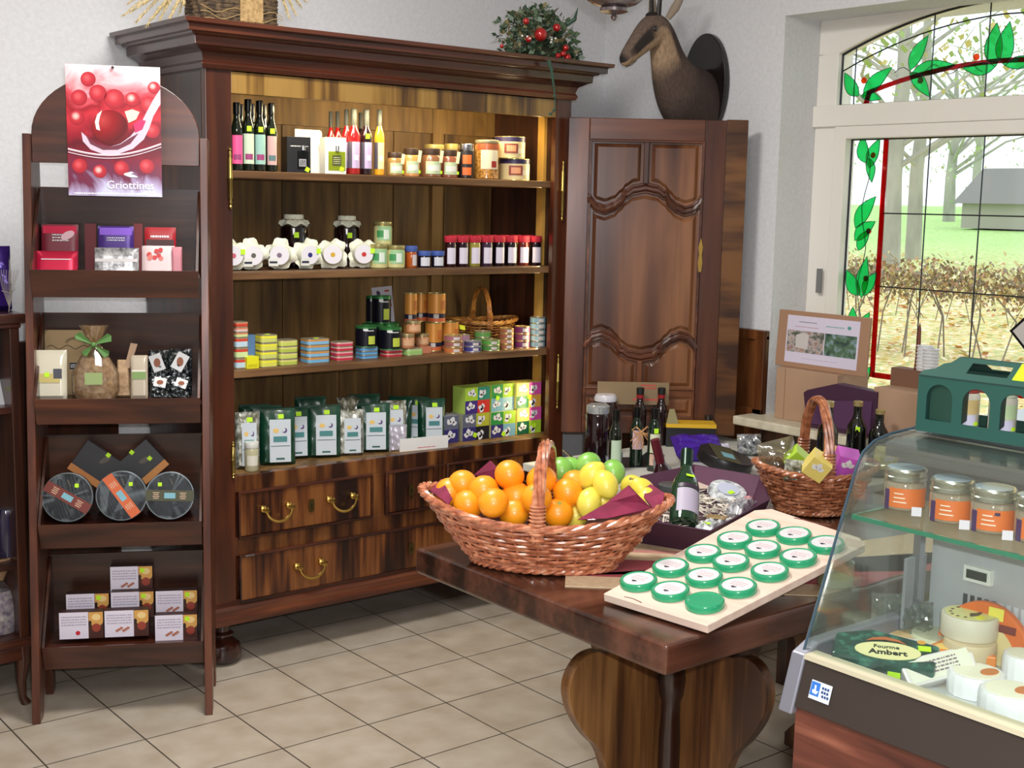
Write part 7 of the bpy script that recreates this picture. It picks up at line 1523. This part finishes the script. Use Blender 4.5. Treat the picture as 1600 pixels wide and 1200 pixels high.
# front face assembled around the arches
wins = [(fx(1445), fx(1487)), (fx(1503), fx(1546)), (fx(1562), fx(1605)), (fx(1621), fx(1664))]
z0h, z1h = hc*.22, hc*.86
def face(y0, y1, mt, nm):
    mb = MB(); xs = [0]; 
    mb.b2(0, Lc, y0, y1, 0, z0h); prev = 0
    for a, b_ in wins+[(Lc, Lc)]:
        mb.b2(prev, a, y0, y1, z0h, hc); prev = b_
        if a < Lc:
            A_ = arch_hole(a, b_, z0h, z1h)[1:-1]; mid_ = len(A_)//2
            mb.prism(A_[:mid_+1]+[(A_[mid_][0], hc), (a, hc)], y0, y1, 'y'); mb.prism(A_[mid_:]+[(b_, hc), (A_[mid_][0], hc)], y0, y1, 'y')
    return mb.build(nm, mt, t)
face(0, .003, CGN, 'front_face'); MB().b2(0, Lc, Dc, Dc+.003, 0, z0h).b2(0, Lc, Dc, Dc+.003, z1h, hc).b2(0, .02, Dc, Dc+.003, z0h, z1h).build('back_face', CGD, t)
MB().b2(0, .003, .003, Dc, 0, hc).b2(Lc-.003, Lc, .003, Dc, 0, hc).build('end_face', CGN, t); MB().b2(.003, Lc-.003, .003, Dc, 0, .003).build('bottom', CGD, t)
for i, (a, b_) in enumerate(wins[:3]):
    xh = a if i else b_
    ap = arch_hole(0, (b_-a)*.95, z0h, z1h); M = T(xh, .003, 0) @ RZ(1.86 if i else PI-.16)
    mb = MB(); mb.prism(ap, 0, .002, 'y', 0, M); mb.build('folded_flap', CGD, t)
# front and back sheets lean together into a carrying handle
hx0, hx1 = fx(1500), fx(1563); zt2 = aty(1500, 553, c_l.y-.02).z-1.2538; hs = zt2-hc
out = [(0, hc), (.004, hc+hs*.22), (.022, hc+hs*.36), (.030, hc+hs*.62), (.042, hc+hs*.72), (.050, zt2)]
hz0, hz1 = hc+hs*.28, hc+hs*.78
for (ya, yb_, nm) in ((0, .042, 'handle_panel'), (Dc, .050, 'rear_handle_panel')):
    mb = MB(); mb.prism(out+[(hx0, zt2), (hx0, hc)], 0, .003, 'y').b2(hx1, Lc-.03, 0, .003, hc, zt2).b2(hx0, hx1, 0, .003, hz1, zt2).b2(hx0, hx1, 0, .003, hc, hz0)
    mb.v = [(x, y+ya+(yb_-ya)*(z-hc)/hs, z) for x, y, z in mb.v]; mb.build(nm, CGN, t)
MB().b2(.003, Lc-.003, -.0006, .0, hc-.003, hc-.0005).build('fold_line', P((16, 50, 42), .7), t)
sx_ = fx(1572); mb = MB().b2(sx_, sx_+.07, -.001, 0, zt2-.024, zt2); mb.v = [(x, y+.042*(z-hc)/hs, z) for x, y, z in mb.v]; mb.build('price_sticker', P((190, 240, 20), .5), t)
# bottles carried inside it
for i, (a, b_) in enumerate(wins[1:3]):
    loc = t.matrix_basis @ Vector(((a+b_)/2+.018, Dc*.62, .0045)) if False else None
ca = t.rotation_euler.z
for i, (a, b_) in enumerate(wins[1:3]):
    lx, ly = (a+b_)/2-.050, Dc*.52; p = Vector((c_l.x+lx*math.cos(ca)-ly*math.sin(ca), c_l.y+lx*math.sin(ca)+ly*math.cos(ca), 1.2538+.0035))
    q = thing('small_jar', 'little jar with a green and white label inside the green carrier, %s opening' % ('second' if i == 0 else 'third'), 'jar', p)
    MB().lathe([(0, 0), (.022, 0), (.023, .003), (.023, hc*.62), (.020, hc*.68)], 22).build('glass_body', P((206, 200, 180), .2, 0, .5), q); MB().lathe([(.021, hc*.66), (.0225, hc*.68), (.0225, hc*.82), (0, hc*.83)], 22).build('lid', P((150, 60, 50) if i == 0 else (190, 200, 170), .4), q)
    arcband(.023, hc*.30, hc*.55, FACE_A-.4, .9, P((206, 180, 120) if i == 0 else (190, 210, 160), .5), q); arcband(.023, hc*.10, hc*.28, FACE_A-.4, .5, P((200, 196, 214), .5), q, 'lower_label'); arcband(.023, hc*.10, hc*.16, FACE_A+.2, .22, STICK, q, 'price_sticker', .0012)
# ================================================================ chamois head on its plaque
px, py, pz = XR, 3.80, 2.13
tro = thing('mounted_chamois_head', 'stuffed chamois head on a dark oval plaque high on the window wall', 'hunting trophy', (px, py, pz))
MB().prism([(.125*math.cos(a), .215*math.sin(a)) for a in [2*PI*i/48 for i in range(48)]], -.03, -.001, 'x').build('plaque', P((22, 16, 14), .25, 0, .4), tro, bevel=.006)
# cross sections: centre, forward direction, half width (across), half height (in section plane)
sec = [((-.028, 0, -.09), (-1, 0, .05), .098, .150), ((-.09, 0, -.075), (-1, 0, .12), .098, .150), ((-.15, 0, -.055), (-1, 0, .40), .090, .140), ((-.20, 0, -.01), (-.85, 0, .65), .078, .118),
       ((-.232, 0, .05), (-.6, 0, .85), .066, .094), ((-.258, 0, .11), (-.5, 0, .9), .054, .074), ((-.280, 0, .160), (-.75, 0, .6), .049, .062), ((-.310, 0, .182), (-1, 0, .0), .048, .056),
       ((-.342, 0, .172), (-1, 0, -.40), .046, .054), ((-.372, 0, .148), (-1, 0, -.62), .040, .048), ((-.402, 0, .120), (-1, 0, -.72), .032, .040), ((-.432, 0, .092), (-1, 0, -.75), .026, .033), ((-.456, 0, .068), (-1, 0, -.7), .023, .028), ((-.472, 0, .054), (-1, 0, -.6), .015, .019), ((-.478, 0, .050), (-1, 0, -.6), .002, .002)]
def hd(p, k=1.16): return (-.285+(p[0]+.285)*k, p[1]*k, .165+(p[2]-.165)*k+.022)
sec = sec[:7]+[(hd(c), d, a*1.14, b_*1.18) for c, d, a, b_ in sec[7:]]
sec[6] = ((-.285, 0, .172), sec[6][1], .054, .070)
nv = 28; V = []; colr = []
BRN_, DRK, PALE, TAN, NOSE = (66, 50, 44), (44, 32, 28), (176, 146, 116), (116, 96, 82), (24, 18, 18)
for k, (c, d, a, b_) in enumerate(sec):
    d = Vector(d).normalized(); up = Vector((0, 1, 0)).cross(d); up = up if up.z > 0 or abs(up.z) < .05 else -up
    if k <= 6 and up.x > 0 and False: up = -up
    for i in range(nv):
        an = 2*PI*i/nv; V.append(Vector(c)+Vector((0, 1, 0))*a*math.cos(an)+up*b_*math.sin(an)*(1.0 if math.sin(an) > 0 else 1.05))
        s = math.sin(an); 
        if k < 5: q = BRN_ if k < 3 else tuple((a_+b2_)/2 for a_, b2_ in zip(BRN_, TAN))
        elif k < 7: q = PALE if s < .1 else BRN_
        elif k < 9: q = PALE if s < .05 else TAN
        elif k < 12: q = DRK if -.25 < s < .45 else (PALE if s < 0 else TAN)
        elif k == 12: q = PALE if s < 0 else TAN
        else: q = NOSE if s > -.2 else PALE
        colr.append(q)
Fc = [(k*nv+i, k*nv+(i+1) % nv, (k+1)*nv+(i+1) % nv, (k+1)*nv+i) for k in range(len(sec)-1) for i in range(nv)]
me = bpy.data.meshes.new('body'); me.from_pydata([tuple(v) for v in V], [], Fc); 
at = me.color_attributes.new('coat', 'FLOAT_COLOR', 'POINT')
for i, q in enumerate(colr): at.data[i].color = lin(q)
for p in me.polygons: p.use_smooth = True
mt, nt, b = newmat('chamois_coat'); ca_ = nt.nodes.new('ShaderNodeVertexColor'); ca_.layer_name = 'coat'
n = N(nt, 'ShaderNodeTexNoise', Scale=1, Detail=6); nt.links.new(coords(nt, (150, 150, 40)).outputs[0], n.inputs[0]); r = ramp(nt, [(.3, (190, 190, 190)), (.7, (255, 255, 255))]); nt.links.new(n.outputs[0], r.inputs[0])
mx = N(nt, 'ShaderNodeMixRGB', blend_type='MULTIPLY'); mx.inputs[0].default_value = 1; nt.links.new(ca_.outputs[0], mx.inputs[1]); nt.links.new(r.outputs[0], mx.inputs[2]); nt.links.new(mx.outputs[0], b.inputs['Base Color'])
b.inputs['Roughness'].default_value = .8; bp = N(nt, 'ShaderNodeBump', Strength=.6, Distance=.004); nt.links.new(n.outputs[0], bp.inputs['Height']); nt.links.new(bp.outputs[0], b.inputs['Normal'])
me.materials.append(mt); o = bpy.data.objects.new('body', me); COL.objects.link(o); o.parent = tro
bm = bmesh.new(); bm.from_mesh(me); bmesh.ops.recalc_face_normals(bm, faces=bm.faces); bm.to_mesh(me); bm.free()
o.modifiers.new('sub', 'SUBSURF').levels = 1; o.modifiers['sub'].render_levels = 2
for s_ in (-1, 1):
    MB().ball(hd((-.358, s_*.0395, .172)), (.013, .009, .012)).build('eye', P((16, 10, 8), .05, 0, 1), tro)
    mb = MB(); mb.tube([hd(q) for q in ((-.290, s_*.030, .215), (-.280, s_*.055, .250), (-.270, s_*.070, .285), (-.264, s_*.076, .305))], [.012, .019, .015, .003], 10); mb.build('ear', P((150, 134, 118), .8), tro)
    mb = MB(); mb.tube([hd(q) for q in ((-.322, s_*.016, .222), (-.322, s_*.020, .27), (-.318, s_*.026, .31), (-.300, s_*.030, .335), (-.278, s_*.031, .33), (-.270, s_*.031, .31))], [.011, .009, .007, .006, .004, .002], 10); mb.build('horn', P((30, 24, 22), .4), tro)
    MB().ball(hd((-.466, s_*.012, .058)), (.005, .004, .004), n=10).build('nostril', P((8, 6, 6), .4), tro)
MB().ball(hd((-.335, 0, .222)), (.032, .026, .016)).build('forehead_tuft', P((30, 22, 20), .8), tro)
mb = MB(); mb.tube([hd(q) for q in ((-.468, -.013, .036), (-.450, -.022, .044), (-.430, -.026, .060))], .0016, 5); mb.build('mouth_line', P((40, 26, 24), .6), tro)
# ================================================================ wreath of baubles and leaves on the cornice
CT = 2.179
rw = random.Random(12)
wx = aty(845, 60, 3.98).x
wr = thing('festive_arrangement', 'bushy green arrangement with red baubles and berries on the right end of the armoire', 'flower arrangement', (wx, 3.98, CT))
LEAFM = [P((52, 72, 50), .6), P((84, 104, 76), .6), P((110, 128, 112), .6), P((120, 108, 70), .7)]
mb = MB()
for i in range(1500):
    a = rw.uniform(0, 2*PI); e = rw.random()**.5; rx = .165*e*math.cos(a); zz = .012+.20*rw.random()*(1-(e*math.cos(a)*.75+.15)**2 if True else 1); yy_ = rw.uniform(-.08, .08)
    p = Vector((rx, yy_, max(.012, zz*.95))); L = rw.uniform(.016, .036); d = Vector((rw.uniform(-1, 1), rw.uniform(-1, 1), rw.uniform(-.4, 1))).normalized()*L; s_ = d.cross(Vector((rw.uniform(-1, 1), rw.uniform(-1, 1), rw.uniform(-1, 1)))).normalized()*L*.33
    q0 = p; mb.add([q0, p+d*.5+s_, p+d, p+d*.5-s_], [(0, 1, 2, 3)], rw.choice((0, 0, 1, 1, 2, 3)))
mb.v = [(x, y, max(z, .002)) for x, y, z in mb.v]
mb.build('leaves', LEAFM, wr, weld=False)
MB().lathe([(0, 0), (.05, 0), (.06, .05), (.05, .06), (0, .06)], 16, ex=1.5).build('moss_base', P((50, 54, 36), .9), wr)
mb = MB()
for i in range(26):
    a = rw.uniform(.1, PI-.1); L = rw.uniform(.15, .26); mb.tube([(.04*math.cos(a), 0, .05), (L*.7*math.cos(a), rw.uniform(-.05, .05), .05+L*.6*math.sin(a)), (L*math.cos(a+.15), rw.uniform(-.07, .07), .04+L*.85*math.sin(a+.15))], [.0014, .001, .0006], 4)
mb.build('twigs', P((110, 104, 70), .8), wr)
def cx_(u, v, y=3.89): p = aty(u, v, y); return (p.x-wx, y-3.98, p.z-CT)
RB_ = P((170, 30, 30), .12, .2, .8); 
for (u, v, rr_) in ((845, 54, .026), (870, 43, .016), (822, 33, .013), (826, 61, .013), (884, 75, .013), (872, 87, .011), (887, 90, .014), (784, 72, .008), (880, 84, .012)):
    MB().ball(cx_(u, v, 3.89 if v < 70 else 3.885), rr_).build('red_bauble', RB_, wr)
mb = MB(); [mb.ball(cx_(u, v, 3.88), .0045, n=8) for u, v in ((862, 62), (868, 60), (824, 57), (861, 66), (816, 56), (828, 60))]; split_build(mb, 'white_berry', P((236, 232, 220), .2), wr)
mb = MB(); a_, b_, c_ = cx_(903, 12, 3.9), cx_(898, 30, 3.88), cx_(886, 38, 3.9); mb.tube([a_, b_, c_], [.001, .008, .010], 8)
mb.tube([cx_(857, 94, 3.80), cx_(862, 112, 3.80), cx_(866, 140, 3.80), cx_(868, 165, 3.815), cx_(864, 176, 3.82)], [.008, .006, .004, .003, .002], 6)
for (u, v) in ((859, 98), (862, 108), (864, 120), (867, 150), (860, 178), (866, 172)):
    c = Vector(cx_(u, v, 3.80)); mb.ball(c, (.010, .004, .006), n=8)
split_build(mb, 'trailing_ribbon', P((50, 78, 62), .6), wr, weld=False)
# ================================================================ dried arrangement on the left end of the armoire
dx0, dx1 = aty(302, 20, 4.05).x, aty(440, 20, 4.05).x
dr = thing('dried_arrangement', 'dark bark-and-wicker planter of dried grasses on the left end of the armoire', 'dried flowers', ((dx0+dx1)/2, 4.10, CT+.001)); hw = (dx1-dx0)/2*.93
mb = MB()
for k in range(11):
    z = .0125+k*.0125; pts = [((hw+.004*math.sin(i*2.1+k))*math.copysign(abs(math.cos(2*PI*i/48))**.6, math.cos(2*PI*i/48)), (.07+.003*math.sin(i*1.7))*math.copysign(abs(math.sin(2*PI*i/48))**.6, math.sin(2*PI*i/48)), z+.002*math.sin(i*1.3+k)) for i in range(48)]
    mb.tube(pts, .0072, 6, closed=True)
mb.build('planter', speckle('bark_weave', [(.35, (56, 44, 34)), (.6, (104, 84, 60))], (50, 50, 50), rough=.9), dr)
mb = MB().b2(-hw*.06, hw*.5, -.082, -.078, .03, .16); mb.build('burlap_patch', speckle('burlap', [(.35, (140, 112, 72)), (.6, (176, 146, 100))], (90, 90, 90), rough=.9), dr)
mb = MB()
for i in range(14): x = hw*(-.06+.56*i/13); mb.tube([(x, -.080, .035), (x+rw.uniform(-.006, .006), -.084, .018), (x+rw.uniform(-.01, .01), -.083, .004+.008*rw.random())], .0012, 4)
for k in range(3): mb.tube([(hw*(-1+2*i/20), -.079-.003*math.sin(i), .02+.02*k+.01*math.sin(i*.7+k)) for i in range(21)], .0013, 4)
mb.build('burlap_fringe', P((170, 140, 90), .9), dr)
def plume(mb, base, tip, n=60, L=.03, mt=0):
    b0, t0 = Vector(base), Vector(tip); mid_ = (b0+t0)/2+Vector((0, 0, .05))
    for i in range(n):
        s_ = i/n; p = b0*(1-s_)**2+mid_*2*s_*(1-s_)+t0*s_*s_; tg = (t0-b0).normalized()
        d = (tg*.7+Vector((rw.uniform(-1, 1), rw.uniform(-1, 1), rw.uniform(-1, .4)))*.6).normalized()*L*(1.1-s_*.6); w_ = d.cross(Vector((rw.random(), 1, rw.random()))).normalized()*.0018
        mb.add([p-w_, p+w_, p+d], [(0, 1, 2)], mt)
    mb.tube([b0, b0.lerp(mid_, .6), (b0+t0*1)/2+Vector((0, 0, .02)), t0], .001, 4, 1)
mb = MB()
def dv(u, v, y=4.08): p = aty(u, v, y); return (p.x-(dx0+dx1)/2, y-4.10, p.z-CT)
for (u, v) in ((192, 26), (205, 20), (212, 36), (228, 42), (240, 28), (250, 32), (262, 36), (258, 12), (224, 8), (200, 6), (272, 14), (282, 20), (286, 8)):
    plume(mb, dv(300+rw.uniform(-8, 20), -30), dv(u, v, 4.08+rw.uniform(-.08, .05)), 90)
for (u, v) in ((452, 30), (470, 12), (478, 4), (448, 18), (462, 24)): plume(mb, dv(420, -40), dv(u, v, 4.06), 70)
for i in range(30): plume(mb, (rw.uniform(-hw, hw), rw.uniform(-.05, .05), .10), (rw.uniform(-hw*2, hw*2), rw.uniform(-.1, .1), rw.uniform(.22, .38)), 40)
mb.build('grass_plumes', [P((196, 176, 128), .9), P((150, 130, 80), .9)], dr, weld=False)
# ================================================================ hanging lamp at the top edge
lc_ = Vector((aty(960, 10, 2.62).x, 2.62, 0)); zb_ = aty(962, 33, 2.62).z
PEW = P((150, 140, 142), .25, .9)
lp = thing('hanging_lamp', 'pewter hanging lamp with a rounded bowl and knob cut by the top edge', 'lamp', (lc_.x, lc_.y, ZC))
zz = zb_-ZC
MB().lathe([(0, zz), (.006, zz+.002), (.010, zz+.010), (.006, zz+.016), (.026, zz+.020), (.038, zz+.024), (.040, zz+.032), (.034, zz+.036), (.060, zz+.044), (.082, zz+.060), (.092, zz+.085), (.092, zz+.10), (.06, zz+.13), (.02, zz+.15), (.012, zz+.19), (.02, zz+.22), (.012, zz+.26), (.008, zz+.30)], 36).build('bowl', PEW, lp)
MB().lathe([(.008, zz+.30), (.008, -.03), (.05, -.02), (.05, -.0006), (0, -.0006)], 20).build('stem', PEW, lp)
for k in range(5):
    a = 2*PI*k/5+.25; c_, s_ = math.cos(a), math.sin(a); mb = MB()
    mb.tube([(q*c_, q*s_, zz+z) for q, z in ((.05, .09), (.10, .075), (.15, .085), (.185, .12), (.19, .16))], .007, 8); ar_ = mb.build('lamp_arm', PEW, lp)
    MB().lathe([(.01, zz+.16), (.035, zz+.17), (.04, zz+.18), (.02, zz+.185), (.012, zz+.19), (.012, zz+.26), (0, zz+.26)], 20, (.19*c_, .19*s_, 0)).build('candle_cup', PEW, ar_)
    MB().ball((.19*c_, .19*s_, zz+.285), (.018, .018, .03)).build('bulb', P((255, 240, 210), .4, emit=.6), ar_)
